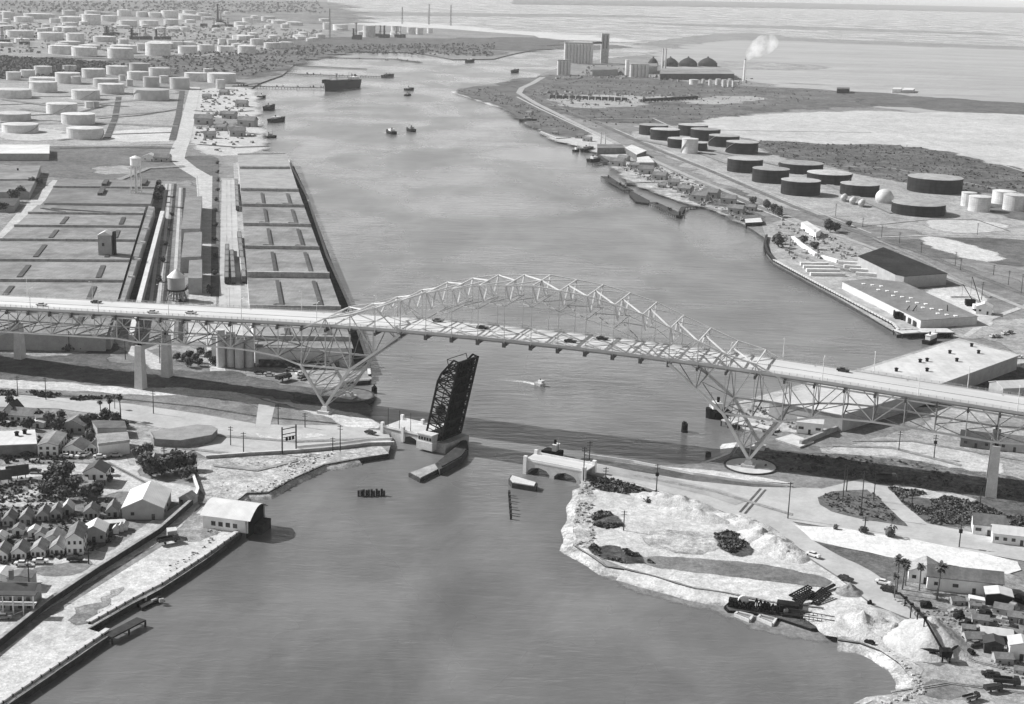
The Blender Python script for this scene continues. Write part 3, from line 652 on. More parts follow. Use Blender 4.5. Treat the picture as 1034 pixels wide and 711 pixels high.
# ------------------------------------------------------------------ vehicles
def make_car(tone, kind='sedan'):
    r = thing('parked_car', 'car', 'car')
    if kind == 'sedan':
        b = MB(); b.box(0, 0, .35, 5.2, 1.9, .62); b.box(0, 0, .97, 5.0, 1.8, .12, top=.94)
        b.build('body', CARS[tone], r)
        c = MB(); c.box(-.25, 0, 1.02, 2.5, 1.6, .5, top=.78); c.build('window', GLASS, r)
        c = MB(); c.box(-.25, 0, 1.52, 1.85, 1.28, .08); c.build('roof', CARS[tone], r)
    else:
        b = MB(); b.box(-1.2, 0, .8, 5.0, 2.2, 1.5 if kind == 'van' else .5); b.build('cargo_bed', CARS[tone], r)
        b = MB(); b.box(2.2, 0, .6, 1.8, 2.1, 1.0); b.box(2.1, 0, 1.6, 1.4, 1.9, .8, top=.85); b.build('cab', CARS['dark'], r)
        if kind == 'truck':
            b = MB()
            for sd in (-1, 1): b.box(-1.2, sd * 1.05, 1.3, 5.0, .12, .6)
            b.build('side_board', WOOD, r)
    for x in (-1.65, 1.6):
        for sd in (-1, 1):
            wv = MB(); wv.cyl(0, 0, -.12, .12, .36, seg=10); wv.xf(Matrix.Translation((x, sd * .85, .36)) @ Matrix.Rotation(math.pi / 2, 4, 'X')); wv.build('wheel', RUBBER, r)
    return r
CP = {}
def car(px, py, head, tone, label, kind='sedan', loc=None, group=None, z=None, sc=1.0, name='parked_car', cat='car'):
    key = (tone, kind)
    if key not in CP: CP[key] = [make_car(tone, kind), [False]]
    pr = CP[key]
    p = loc or G(px, py)
    if z is not None: p = Vector((p.x, p.y, z))
    elif not loc: p.z = LZ + .5
    o = put(pr[0], pr[1], p, head, label, scale=sc, group=group); o.name = name; o['category'] = cat
    if kind != 'sedan': o.name = 'truck'; o['category'] = 'truck'
    return o
def deckcar(ix, iy, lane, tone, label):
    best = None
    for s_ in range(-290, 210):
        q = BW_(s_, lane, zdk(s_)); d = q - Vector((0, 0, HC))
        # project
        cp, sp = math.cos(PITCH), math.sin(PITCH); dd = d.y * cp - d.z * sp; u, v = F * d.x / dd, -F * (d.y * sp + d.z * cp) / dd
        X_ = 517 + math.cos(ROLL) * u - math.sin(ROLL) * v
        if best is None or abs(X_ - ix) < best[0]: best = (abs(X_ - ix), s_)
    s_ = best[1]; q = BW_(s_, lane, zdk(s_) + .12)
    o = car(0, 0, BAZ, tone, label, loc=q, group='cars driving over the arch bridge', name='moving_car'); o.rotation_euler = (0, -math.atan((zdk(s_ + 1) - zdk(s_ - 1)) / 2), BAZ)
for a in [(42, 305, -6, 'pale', 'pale car on the bridge deck, leftmost of all the cars'), (97, 306, 6, 'dark', 'dark car on the left bridge approach, second from the left end'), (154, 315, -9, 'pale', 'pale car on the bridge deck above the left tall pier'), (193, 315, -6, 'pale', 'pale car on the bridge deck, just right of the left pier'),
          (443, 327, 9, 'grey', 'grey car on the arch span, left of the other arch cars'), (487, 329, 3, 'dark', 'dark car on the arch span, above the raised drawbridge'), (575, 345, -5, 'dark', 'small dark car on the bridge near the middle of the arch'), (607, 346, 6, 'dark', 'dark car under the right half of the arch, right of centre'), (851, 378, 8, 'dark', 'dark car alone on the right bridge approach')]: deckcar(*a)
# ------------------------------------------------------------------ the raised drawbridge
def bascule():
    o0 = G(446, 447, 4); AZ = R(-33)
    r = thing('drawbridge', 'black steel drawbridge with its single leaf raised nearly upright', 'drawbridge', (o0.x, o0.y, 0), AZ)
    # local: x along the road to the right shore, y away from the camera
    WD, LN, T = 13.5, 35.0, R(13); zb_ = 5.5
    def LP(u, v, t):                      # u up the leaf, v on the roadway side, t across
        return (u * math.sin(T) - v * math.cos(T), t, zb_ + u * math.cos(T) + v * math.sin(T))
    us = [0, 3.9, 7.8, 11.7, 15.6, 19.5, 23.4, 27.3, 31.2, 35.0]; dv = [8, 8, 8, 8, 8, 8, 8, 7.0, 4.8, 2.6]
    for t in (0, WD):
        m = MB()
        for i in range(9):
            m.bar(LP(us[i], 0, t), LP(us[i + 1], 0, t), .8); m.bar(LP(us[i], dv[i], t), LP(us[i + 1], dv[i + 1], t), .7)
        for i in range(9):
            m.bar(LP(us[i], 0, t), LP(us[i], dv[i], t), .42)
            a, b_ = (0, dv[i + 1]) if i % 2 else (dv[i], 0)
            m.bar(LP(us[i], a, t), LP(us[i + 1], b_, t), .45); c = (us[i] + us[i + 1]) / 2
            m.bar(LP(us[i], dv[i] / 2, t), LP(us[i + 1], dv[i + 1] / 2, t), .28)
            m.bar(LP(us[i], dv[i] / 2, t), LP(c, 0, t), .3); m.bar(LP(us[i], dv[i], t), LP(us[i + 1], 0, t), .3); m.bar(LP(c, 0, t), LP(c, (dv[i] + dv[i + 1]) / 2, t), .25)
            m.bar(LP(us[i], dv[i] - a, t), LP(c, (dv[i] + dv[i + 1]) / 4, t), .25)
        m.build('side_truss', BLACKS, r)
    m = MB()
    for i in range(14):
        u0, u1 = i * 2.5, i * 2.5 + 2.5
        vs = [LP(u0, .5, .8), LP(u1, .5, .8), LP(u1, .5, WD - .8), LP(u0, .5, WD - .8)] + [LP(u0, .75, .8), LP(u1, .75, .8), LP(u1, .75, WD - .8), LP(u0, .75, WD - .8)]
        m.add(vs, [(0, 1, 2, 3), (4, 7, 6, 5), (0, 4, 5, 1), (1, 5, 6, 2), (2, 6, 7, 3), (3, 7, 4, 0)])
    m.build('leaf_roadway', BLACKS, r)
    m = MB()
    for u in us: m.bar(LP(u, -.3, 0), LP(u, -.3, WD), .5, .9)
    for y in (2.5, 5, 8.5, 11): m.bar(LP(0, -.1, y), LP(LN, -.1, y), .4)
    m.build('leaf_beam', BLACKS, r)
    m = MB()
    for i in (6, 7, 8): m.bar(LP(us[i], dv[i], 0), LP(us[i], dv[i], WD), .45)
    for i in range(5, 8): m.bar(LP(us[i], dv[i], 0), LP(us[i + 1], dv[i + 1], WD), .3); m.bar(LP(us[i], dv[i], WD), LP(us[i + 1], dv[i + 1], 0), .3)
    m.build('portal_bracing', BLACKS, r)
    m = MB(); a, b_ = LP(31.2, 4.2, 0), LP(31.2, 4.2, WD)
    for q in (a, b_): m.bar(q, (q[0] - 1.0, q[1], q[2] + 3.2), .22)
    m.bar((a[0] - 1.0, a[1], a[2] + 3.2), (b_[0] - 1.0, b_[1], b_[2] + 3.2), .22); m.bar((a[0] - 1.0, a[1], a[2] + 3.2), LP(35, 0, 0), .2)
    m.bar(LP(35, 0, 0), LP(35, 2.6, 0), .5); m.bar(LP(35, 0, WD), LP(35, 2.6, WD), .5); m.build('end_portal', BLACKS, r)
    m = MB(); m.box(-4.2, WD / 2, 1.5, 6, WD + 3, 6.0, top=.8); m.build('counterweight', BLACKS, r)
    # pier, arches and approach wall
    m = MB(); m.prism([(-9, -1.5), (3, -1.5), (3, WD + 2), (-9, WD + 2)], -1, 4.2); m.build('pier', CONCD, r)
    m = MB(); m.prism([(-9, 0), (-9, WD), (-31, WD), (-31, 0)], 4.0, 5.0)
    L0 = [(-9, 4.6), (-9, -1), (-12, -1), (-12, 1.2), (-13.6, 2.6), (-16.5, 3.5), (-19.4, 2.6), (-21, 1.2), (-21, -1), (-31, -1), (-31, 4.6)]
    for y in (0, WD - .6):
        fr = [Vector((x, z, 0)) for x, z in L0]; n = len(L0)
        m.add([(x, y, z) for x, z in L0] + [(x, y + .6, z) for x, z in L0], [tuple(t) for t in tessellate_polygon([fr])] + [tuple(i + n for i in t[::-1]) for t in tessellate_polygon([fr])] + [(i, (i + 1) % n, (i + 1) % n + n, i + n) for i in range(n)])
    m.build('approach_arch', CONC, r)
    for y in (-.3, WD + .1):
        m = MB(); m.box(-20, y, 5.0, 22, .35, .9)
        for x in (-9, -20, -31): m.box(x, y, 0.5, 1.3, 1.3, 6.6)
        m.build('parapet', WHITE, r)
    h = MB(); h.box(-5.5, -2.2, 1.0, 8.2, 5.2, 3.4); h.box(-5.5, -2.2, 4.4, 7.2, 4.4, 2.9); hh = h.build('operator_house', CONC, r)
    h = MB(); h.box(-5.5, -2.2, 7.3, 7.8, 5.0, .4); h.build('roof', ROOFW, hh)
    for i in range(5):
        h = MB(); h.box(-8.3 + i * 1.4, -4.44, 5.1, .9, .15, 1.3); h.build('window', GLASS, hh)
    for x in (-28, -22, -16): 
        m = MB(); m.cyl(x, -.3, 5, 14, .16, .1, seg=6); m.build('lamp_post', WOOD, r)
    m = MB(); m.cyl(-12, WD + 1, 5, 11, .2, seg=6); m.lathe(-12, WD + 1, [(.3, 10.4), (1.5, 11.2), (1.8, 12.5), (1.4, 13.9), (.3, 14.4)], 10); m.build('signal_ball', BLACKS, r)
bascule()
def fender(px, z1, label, top=None):
    poly = [G(x, y, z1) for x, y in px]; c = sum(poly, Vector()) / len(poly)
    r = thing('timber_fender', label, 'fender', (c.x, c.y, 0)); q = [(p.x - c.x, p.y - c.y) for p in poly]
    m = MB(); m.prism(q, -2, z1); m.build('pile_wall', WOOD, r)
    m = MB(); m.prism([(x * .88, y * .88) for x, y in q], z1 + .02, z1 + .35); m.build('walkway', top or CONC, r)
fender([(412.5, 478), (424, 484), (444, 474), (440, 468)], 1.5, 'timber fender with pale deck in front of the raised drawbridge', CONCD)
fender([(452, 458), (462, 450), (468, 442), (472, 446), (473, 453), (466, 462), (444, 474), (440, 468)], 2.6, 'tall dark timber fender wall at the foot of the raised leaf', WOOD)
fender([(513.5, 484), (516, 480), (543, 488), (541, 492), (517, 488)], 2.0, 'low timber fender with pale deck at the right bridge abutment')
def abutment():
    a = G(530, 465, 5.5); AZ = R(-27)
    r = thing('bridge_abutment', 'white concrete abutment of two arches on the right bank of the channel', 'abutment', (a.x, a.y, 0), AZ)
    WD = 10; pr = [(0, 5.2), (0, -1)]
    for c in (6.2, 18.0):
        pr += [(c - 4.9, -1), (c - 4.9, 1.2), (c - 3.4, 2.7), (c, 3.5), (c + 3.4, 2.7), (c + 4.9, 1.2), (c + 4.9, -1)]
    pr += [(26, -1), (26, 5.2)]; n = len(pr); m = MB()
    for y in (0, WD - .6):
        fr = [Vector((x, z, 0)) for x, z in pr]; T_ = tessellate_polygon([fr])
        m.add([(x, y, z) for x, z in pr] + [(x, y + .6, z) for x, z in pr], [tuple(t) for t in T_] + [tuple(i + n for i in t[::-1]) for t in T_] + [(i, (i + 1) % n, (i + 1) % n + n, i + n) for i in range(n)])
    m.build('arch_wall', CONC, r)
    m = MB(); m.box(12.5, WD / 2, -1, .8, WD - 1.4, 6); m.box(.6, WD / 2, -1, 1, WD - 1.4, 6); m.build('cross_wall', CONCD, r)
    m = MB(); m.box(13, WD / 2, 5.2, 27, WD + .2, .5); m.build('road_slab', DECKM, r)
    for y in (.2, WD - .2):
        m = MB(); m.box(13, y, 5.7, 27, .35, .8)
        for x in (.2, 26): m.box(x, y, 0, 1.4, 1.4, 7.4)
        m.build('parapet', WHITE, r)
abutment()
def wall_run(name, label, px, h, th, m, z0=0.5, cat='wall', cap=None):
    pts = [G(x, y) for x, y in px]; c = pts[0]; b = MB()
    for p, q in zip(pts[:-1], pts[1:]): 
        b.bar((p.x - c.x, p.y - c.y, z0 + h / 2 - c.z + 0), (q.x - c.x, q.y - c.y, z0 + h / 2 - c.z), th, h)
    if not cap:
        o = b.build(name, m); o.location = c; return tag(o, label, cat)
    r = thing(name, label, cat, c); b.build('wall', m, r); b = MB()
    for p, q in zip(pts[:-1], pts[1:]): b.bar((p.x - c.x, p.y - c.y, z0 + h - c.z + .1), (q.x - c.x, q.y - c.y, z0 + h - c.z + .1), th + .3, .2)
    b.build('coping', cap, r)
wall_run('retaining_wall', 'dark retaining wall under the left drawbridge approach road', [(208, 463), (250, 460), (300, 457), (345, 453), (372, 449.5), (398, 449)], 4.2, .9, CONCD, z0=-1, cap=CONC)
wall_run('sea_wall', 'long dark raised sea wall between the cottages and the sandy quay', [(-60, 702), (0, 652), (48, 613), (100, 578), (160, 540), (196, 508)], 2.8, .9, WOOD, z0=1.5, cap=CONCD)  # dark timber tone stands in for shade on the wall's near face
wall_run('sea_wall', 'short sea wall running up from the corner behind the lumber yard', [(196, 508), (200, 498), (193, 478), (188, 470)], 2.4, .7, CONCD, z0=1.5, cap=WHITE)
wall_run('guard_rail', 'white guard rail along the far side of the right causeway road', [(590, 461), (640, 468), (700, 480), (760, 489), (800, 493)], 1.1, .3, WHITE, z0=2.2, cat='guard rail')
wall_run('guard_rail', 'white guard rail along the near side of the left approach road', [(300, 456), (345, 452), (372, 448.5), (396, 447.5)], 1.1, .3, WHITE, z0=3.4, cat='guard rail')
strip('road_joint', [(747, 518), (768, 494)], 0, MUD, 16, wm=.7)
strip('road_joint', [(752, 519.5), (773, 495)], 0, MUD, 16, wm=.7)
# round pier guards
def ring(px, py, rad, h, label, fill=None):
    p = G(px, py); r = thing('pier_island', label, 'pier guard', (p.x, p.y, 0)); m = MB(); sg = 36
    m.lathe(0, 0, [(rad, -1), (rad, h), (rad - .8, h), (rad - .8, h - 1)], sg); m.build('ring_wall', WOOD, r)
    if fill:
        m = MB(); m.cyl(0, 0, -1, h - .15, rad - .9, seg=sg); m.build('fill', fill, r)
ring(758, 471, 11, 2.45, 'low round wall enclosing the near right foot of the arch bridge', SAND_ if False else mat('island fill', .4, .55, 6, rough=.95))
ring(351, 400, 12.5, 2.6, 'round walled island under the far left foot of the arch bridge', mat('island turf', .09, .16, 3, rough=.95))
# pilings in the water
def piling(px, py, label, n=7, h=3.5, r_=.28, spread=1.0, cap=False, line=None, group=None):
    p = G(px, py, 0); o = thing('mooring_dolphin', label, 'dolphin', (p.x, p.y, 0), group=group)
    for i in range(n):
        m = MB(); a = i * 2.4; d = spread * math.sqrt(i / n)
        x, y = (d * math.cos(a), d * math.sin(a)) if not line else (line[0] * (i / (n - 1) - .5), line[1] * (i / (n - 1) - .5) + (i % 2) * .8)
        hh = h * (.8 + .4 * random.random()); m.bar((x, y, -2), (x * .8 if not line else x, y * .8 if not line else y, hh), r_ * 2); m.build('pile', WOOD, o)
    if cap: m = MB(); m.lathe(0, 0, [(.2, h * .3), (1.2, h * .4), (1.4, h * .65), (.9, h * .9), (.2, h * 1.0)], 9); m.build('fender_cap', BLACKS, o)
piling(375, 501, 'broken row of old timber piles in the water left of the channel', 11, 2.6, .4, line=(9.5, 1.5))
piling(515, 512, 'line of rotten piles standing near the right abutment fender', 9, 2.4, .4, line=(.9, -26))
piling(378, 397, 'black channel marker cluster beyond the left foot of the arch bridge', 6, 3.6, .35, 1.4, True)
piling(691, 436, 'black pile cluster standing in open water left of the tugboat', 8, 4.2, .45, 1.5, True)
piling(715, 461, 'small dark pile cluster close to the shore beside the right bridge foot', 7, 2.0, .4, 1.2)
piling(447, 417, 'black signal pile behind the drawbridge pier', 5, 4, .3, 1, True)
# ------------------------------------------------------------------ building kit
def lp(pts, c): return [(p.x - c.x, p.y - c.y) for p in pts]
def flat_building(name, label, roofpx, h, roof, wall, cat='warehouse', group=None, rot=None, parapets=(), monitors=(), doors=(), vents=()):
    """walls and roof under a roof outline read at roof height"""
    q = [G(x, y, LZ + h) for x, y in roofpx]; c = sum(q, Vector()) / len(q)
    r = thing(name, label, cat, (c.x, c.y, LZ), 0, group); L_ = lp(q, c)
    m = MB(); m.prism([(x * .985, y * .995) for x, y in L_], -1.5, h - .25); m.build('wall', wall, r)
    m = MB(); m.prism(L_, h - .25, h); rf = m.build('roof', roof, r)
    for (a, b_, ph, th) in parapets:
        p, s_ = G(*a, LZ + h), G(*b_, LZ + h); m = MB(); k = max(1, int((s_ - p).length / 22))
        for i in range(k):
            u, v = p.lerp(s_, i / k), p.lerp(s_, (i + 1) / k)
            zz = lambda t: h + ph / 2 + .9 * ph * (1 - abs(((t * 3) % 1) - .5) * 2) * 0
            m.bar((u.x - c.x, u.y - c.y, h + ph / 2), (v.x - c.x, v.y - c.y, h + ph / 2), th, ph)
        m.build('fire_wall', CONCD, r)
    for (a, b_, w_, ph) in monitors:
        p, s_ = G(*a, LZ + h), G(*b_, LZ + h)
        if (s_ - p).length < .1: continue
        m = MB(); m.bar((p.x - c.x, p.y - c.y, h + ph / 2), (s_.x - c.x, s_.y - c.y, h + ph / 2), w_, ph); m.build('roof_monitor', ROOFD, r)
    for (x, y) in vents:
        p = G(x, y, LZ + h); m = MB(); m.cyl(p.x - c.x, p.y - c.y, h, h + 1.4, .8, seg=8); m.lathe(p.x - c.x, p.y - c.y, [(1.1, h + 1.4), (1.1, h + 1.6), (.2, h + 2)], 8); m.build('roof_vent', BLACKS, r)
    for (a, b_, n, w_, hh) in doors:
        p, s_ = G(*a), G(*b_); d = (s_ - p).normalized()
        for i in range(n):
            u = p.lerp(s_, (i + .5) / n); m = MB(); m.bar((u.x - c.x - d.x * w_ / 2, u.y - c.y - d.y * w_ / 2, hh / 2), (u.x - c.x + d.x * w_ / 2, u.y - c.y + d.y * w_ / 2, hh / 2), .5, hh); m.build('door', GLASS, r)
    return r
def gable(name, label, px, wd, dp, head, eave, rise, roof, wall, ridge='y', wins=2, swins=0, door=True, cat='house', group=None, over=.4, storeys=1, base=0, wm=None):
    p = G(*px) if not isinstance(px, Vector) else px
    r = thing(name, label, cat, (p.x, p.y, LZ + .25), head, group)
    z0 = base
    if p.y < 640 and p.x < 0 and cat != 'shed x':
        wd *= .82; dp *= .8; eave *= .74; rise *= .82; over = .3
    m = MB(); w2 = wd / 2
    if ridge == 'y':
        m.add([(-w2, 0, z0), (w2, 0, z0), (w2, 0, z0 + eave), (0, 0, z0 + eave + rise), (-w2, 0, z0 + eave), (-w2, dp, z0), (w2, dp, z0), (w2, dp, z0 + eave), (0, dp, z0 + eave + rise), (-w2, dp, z0 + eave)],
              [(0, 1, 2, 3, 4), (9, 8, 7, 6, 5), (0, 4, 9, 5), (1, 6, 7, 2), (0, 5, 6, 1), (2, 7, 8, 3), (3, 8, 9, 4)])
    else:
        m.add([(-w2, 0, z0), (-w2, dp, z0), (-w2, dp, z0 + eave), (-w2, dp / 2, z0 + eave + rise), (-w2, 0, z0 + eave), (w2, 0, z0), (w2, dp, z0), (w2, dp, z0 + eave), (w2, dp / 2, z0 + eave + rise), (w2, 0, z0 + eave)],
              [(0, 4, 3, 2, 1), (5, 6, 7, 8, 9), (0, 5, 9, 4), (1, 2, 7, 6), (0, 1, 6, 5), (2, 3, 8, 7), (3, 4, 9, 8)])
    wl = m.build('wall', wall, r)
    m = MB(); T_ = .22; E_ = z0 + eave; hw = w2 if ridge == 'y' else dp / 2; dz = rise / hw * over
    for sd in (-1, 1):
        if ridge == 'y':
            a = [(sd * (w2 + over), -over, E_ - dz), (0, -over, E_ + rise), (0, dp + over, E_ + rise), (sd * (w2 + over), dp + over, E_ - dz)]
        else:
            y0 = -over if sd < 0 else dp + over
            a = [(-w2 - over, y0, E_ - dz), (w2 + over, y0, E_ - dz), (w2 + over, dp / 2, E_ + rise), (-w2 - over, dp / 2, E_ + rise)]
        a = [(x, y, z + .06) for x, y, z in a]
        m.add(a + [(x, y, z + T_) for x, y, z in a], [(3, 2, 1, 0), (4, 5, 6, 7), (0, 1, 5, 4), (1, 2, 6, 5), (2, 3, 7, 6), (3, 0, 4, 7)])
    m.build('roof', roof, r)
    ww = wm or min(1.3, wd / (wins * 2 + 1) if wins else 1)
    for st in range(storeys):
        zw = z0 + eave * (st + .5) / storeys - .5
        for i in range(wins):
            x = -w2 + wd * (i + .5) / wins
            if door and st == 0 and i == wins // 2: MB().box(x, -.06, z0, 1.1, .2, min(2.1, eave * .8)).build('door', GLASS, r)
            else: MB().box(x, -.06, zw, ww, .2, 1.15).build('window', GLASS, r)
        for i in range(swins):
            for sd in (-1, 1): MB().box(sd * (w2 + .06), dp * (i + .5) / swins, zw, .2, 1.1, 1.1).build('window', GLASS, r)
    if base > .6:
        m = MB()
        for x in (-w2 + .3, 0, w2 - .3):
            for y in (.3, dp - .3): m.box(x, y, 0, .35, .35, base)
        for q in (m,): q.build('stilts', WOOD, r)
    return r
# ------------------------------------------------------------------ left warehouses
def lerp2(a, b_, t): return (a[0] + (b_[0] - a[0]) * t, a[1] + (b_[1] - a[1]) * t)
def row_on(poly, y):                      # left and right edge of a roof outline at photo row y
    xs = []
    for a, b_ in zip(poly, poly[1:] + poly[:1]):
        if (a[1] - y) * (b_[1] - y) < 0: xs.append(a[0] + (b_[0] - a[0]) * (y - a[1]) / (b_[1] - a[1]))
    return (min(xs), y), (max(xs), y + 1)
A1 = [(59, 180.5), (158, 182), (152, 206), (44, 205)]
pp = [(*row_on(A1, 189.5), 1.6, .8)]
mm = [((108, 183.5), (105, 188), 4, 2.2), ((104, 192), (101, 197.5), 4, 2.2), ((147, 183), (144, 188), 4, 2.2)]
flat_building('warehouse', 'upper grey roofed warehouse with one dark dividing wall and small roof monitors', A1, 9, ROOFG, WALLG, parapets=pp, monitors=mm, doors=[((48, 208), (148, 209), 10, 4, 5)])
A2 = [(38, 207), (147, 209), (108, 338), (-100, 335)]
pp, mm = [], []
ys = [216, 229, 243, 263.5, 284, 308, 333]
for y in ys[:-1]: pp.append((*row_on(A2, y), 1.7, .9))
for i, (y0, y1) in enumerate(zip([208] + ys[:-1], ys)):
    for f, wd in ((.36, 5), (.84, 5)):
        a, b_ = row_on(A2, y0 + 1)[0], row_on(A2, y0 + 1)[1]; c, d = row_on(A2, y1 - 1)
        p, q = lerp2(a, b_, f), lerp2(c, d, f); u, v = lerp2(p, q, .18), lerp2(p, q, .82); mm.append((u, v, wd * .6, .5))
flat_building('warehouse', 'vast light grey warehouse block left of the rail yard, crossed by dark dividing walls', A2, 9, ROOFM, WALLG, parapets=pp, monitors=mm, doors=[((-20, 345), (105, 346), 14, 5, 5)])
A3 = [(150, 208), (156, 209), (127, 300), (112, 338), (106, 338), (121, 300)]
flat_building('loading_shed', 'narrow grey loading shed along the right side of the vast warehouse', A3, 8, ROOFM, WALLG, cat='shed', parapets=[((148.5, 219), (154, 220), 1.2, 1.5), ((145, 231), (151, 232), 1.2, 1.5), ((141, 245), (147, 246), 1.2, 1.5), ((136, 262), (142, 263), 1.2, 1.5), ((130, 280), (136, 281), 1.2, 1.5)])
A4 = [(162, 213), (166, 213), (141, 310), (135, 338), (130, 338), (136, 310)]
flat_building('conveyor_gallery', 'long narrow white roofed gallery running beside the rail yard', A4, 6, ROOFW, WALLG, cat='gallery')
A5 = [(160, 209), (166, 209), (165, 212), (160, 212)]
def tower_house():
    p = G(106, 258, LZ + 9); r = thing('roof_tower', 'small pale gabled tower house rising from the vast warehouse roof', 'tower', (p.x, p.y, LZ + 9), R(4))
    MB().box(0, 5, 0, 8.5, 9, 13).build('wall', WALLG, r); m = MB(); m.add([(-4.6, .2, 13), (4.6, .2, 13), (4.6, 9.8, 13), (-4.6, 9.8, 13), (0, .2, 15.5), (0, 9.8, 15.5)], [(0, 1, 4), (2, 3, 5), (0, 4, 5, 3), (1, 2, 5, 4)]); m.build('roof', ROOFW, r)
    MB().box(-1, .45, 6, 1.5, .2, 2).build('window', GLASS, r); MB().box(5.5, 4, 0, 1.4, 5, 15).build('chimney', BLACKS, r)
tower_house()
# transit shed on the left quay
B1 = [(243, 191), (300.8, 191), (344, 311), (357, 352), (258, 351), (252, 310)]
strip('quay_dark_strip', [(293, 168), (305, 195), (324, 250), (347, 313), (366, 368)], 0, gm('dark ground', .02, .06, 6, jitm=False), 9, wm=7)  # even dark strip along the quay edge
ys = [192, 192.5, 208.3, 227.8, 251, 279.5, 312, 343]
pp = []
for y in ys: a, b_ = row_on(B1, y); pp.append((a, b_, 2.3 if y != 279.5 else 3.4, 1.6 if y != 279.5 else 3))
mm = []
for i, (y0, y1) in enumerate(zip(ys[1:-1], ys[2:])):
    for f in (.355, .79):
        p, q = lerp2(*row_on(B1, y0 + 1.5), f), lerp2(*row_on(B1, y1 - .5), f); mm.append((lerp2(p, q, .10), lerp2(p, q, .95), 2.2, .9))
        e = lerp2(p, q, .93); mm.append(((e[0] - 7, e[1] - 1), (e[0] + 1, e[1]), 3, 1.2))
q_ = flat_building('transit_shed', 'long transit shed on the left quay with dark cross walls and roof monitors', B1, 10, ROOFM, CONC, cat='warehouse', parapets=pp, monitors=mm, doors=[((262, 371), (342, 373), 9, 5, 4)])
for i in range(8):
    a = G(262 + i * 9.4, 368, LZ + 7); MB().box(a.x - q_.location.x, a.y - q_.location.y - 1.2, 6.2, 1.6, .4, 1.2).build('window', GLASS, q_)
flat_building('shed', 'pale upstream end bays of the transit shed beside the channel corner', [(239.5, 155), (289, 154.5), (300.5, 190), (243, 190)], 10.4, mat('pale roof', .22, .32, 12, rough=.85, fine=.12), CONC, cat='shed', parapets=[((242, 170.5), (293, 170.5), 2.3, 1.6), ((240, 156), (288, 155.5), .8, 1)])
# buildings beside the service road
flat_building('shop_building', 'farthest grey roofed shop of the three beside the service road', [(187, 199), (204, 198), (202, 231), (183, 231)], 10, mat('grey shop roof', .13, .22, 10, rough=.9, fine=.2), WALLG, cat='workshop')
flat_building('shop_building', 'middle grey roofed shop of the three beside the service road', [(186, 235), (204, 234), (203, 259), (183, 260)], 10, MATS['grey shop roof'], WALLG, cat='workshop')
flat_building('shop_building', 'nearest grey roofed shop of the three, just behind the water tank', [(191, 263), (204, 262), (204, 281), (190, 281)], 10, MATS['grey shop roof'], WALLG, cat='workshop')
flat_building('long_shed', 'long white roofed shed at the far left above the grass field', [(-30, 146), (50, 146), (50, 155), (-30, 155)], 7, ROOFW, WALLG, cat='shed')
flat_building('office_building', 'pale flat roofed building at the left edge below the long white shed', [(3, 167), (41, 167), (36, 181), (-8, 181)], 7, ROOFM, WALLG, cat='building', vents=[(18, 172)])
flat_building('storage_shed', 'grey roofed shed at the left edge below the pale flat building', [(-8, 183), (36, 182), (30, 194), (-16, 194)], 6, ROOFG, WALLG, cat='shed')
flat_building('storage_shed', 'dark roofed shed among trees at the left edge of the warehouse road', [(-10, 200), (20, 200), (14, 208), (-16, 208)], 5, ROOFD, WALLG, cat='shed')
gable('bungalow', 'white gabled bungalow alone on the grass field behind the warehouses', (150, 163), 14, 12, 0, 4, 3, ROOFW, WHITE, wins=2)
gable('bungalow', 'grey gabled bungalow right of the white one on the grass field', (163, 163.5), 16, 11, 0, 4, 3, ROOFM, WALLG, ridge='x', wins=3)
def water_tower(px, py, leg, rb, hb, label, roof=3.5, band=True, cone=True, slim=False):
    p = G(px, py); r = thing('water_tower', label, 'water tower', (p.x, p.y, LZ)); n = 6 if not slim else 4
    for i in range(n):
        a = 2 * math.pi * i / n + .4; m = MB(); m.bar((rb * 1.15 * math.cos(a), rb * 1.15 * math.sin(a), 0), (rb * .8 * math.cos(a), rb * .8 * math.sin(a), leg), .9); m.build('leg', WHITE if not band else STEELD, r)
    m = MB()
    for z in (leg * .35, leg * .7):
        for i in range(n):
            a, b_ = 2 * math.pi * i / n + .4, 2 * math.pi * (i + 1) / n + .4; k = rb * (1.15 - .35 * z / leg)
            m.bar((k * math.cos(a), k * math.sin(a), z), (k * math.cos(b_), k * math.sin(b_), z), .3)
    m.build('bracing', STEELD, r)
    MB().cyl(0, 0, 0, leg, .7, seg=8).build('riser_pipe', STEELD, r)
    m = MB(); m.lathe(0, 0, [(.8, leg - rb * .45), (rb * .6, leg - rb * .3), (rb, leg), (rb, leg + hb)], 24); m.build('tank', TANKG if band else WHITE, r)
    m = MB(); m.lathe(0, 0, [(rb * 1.08, leg + hb), (rb * .55, leg + hb + roof * .55), (.25, leg + hb + roof)], 24); m.build('roof', WHITE, r)
    if band:
        m = MB(); m.lathe(0, 0, [(rb + .1, leg - .4), (rb + 1.0, leg - .4), (rb + 1.0, leg + .2), (rb + .1, leg + .2)], 24); m.build('balcony', BLACKS, r)
water_tower(178.5, 303, 6.5, 5.0, 7.5, 'stout grey water tank with a white conical roof beside the rail yard', roof=4.5)
water_tower(138, 206, 32, 4.2, 6, 'tall slim white water tower on thin legs above the upper warehouse', roof=2, band=False, slim=True)
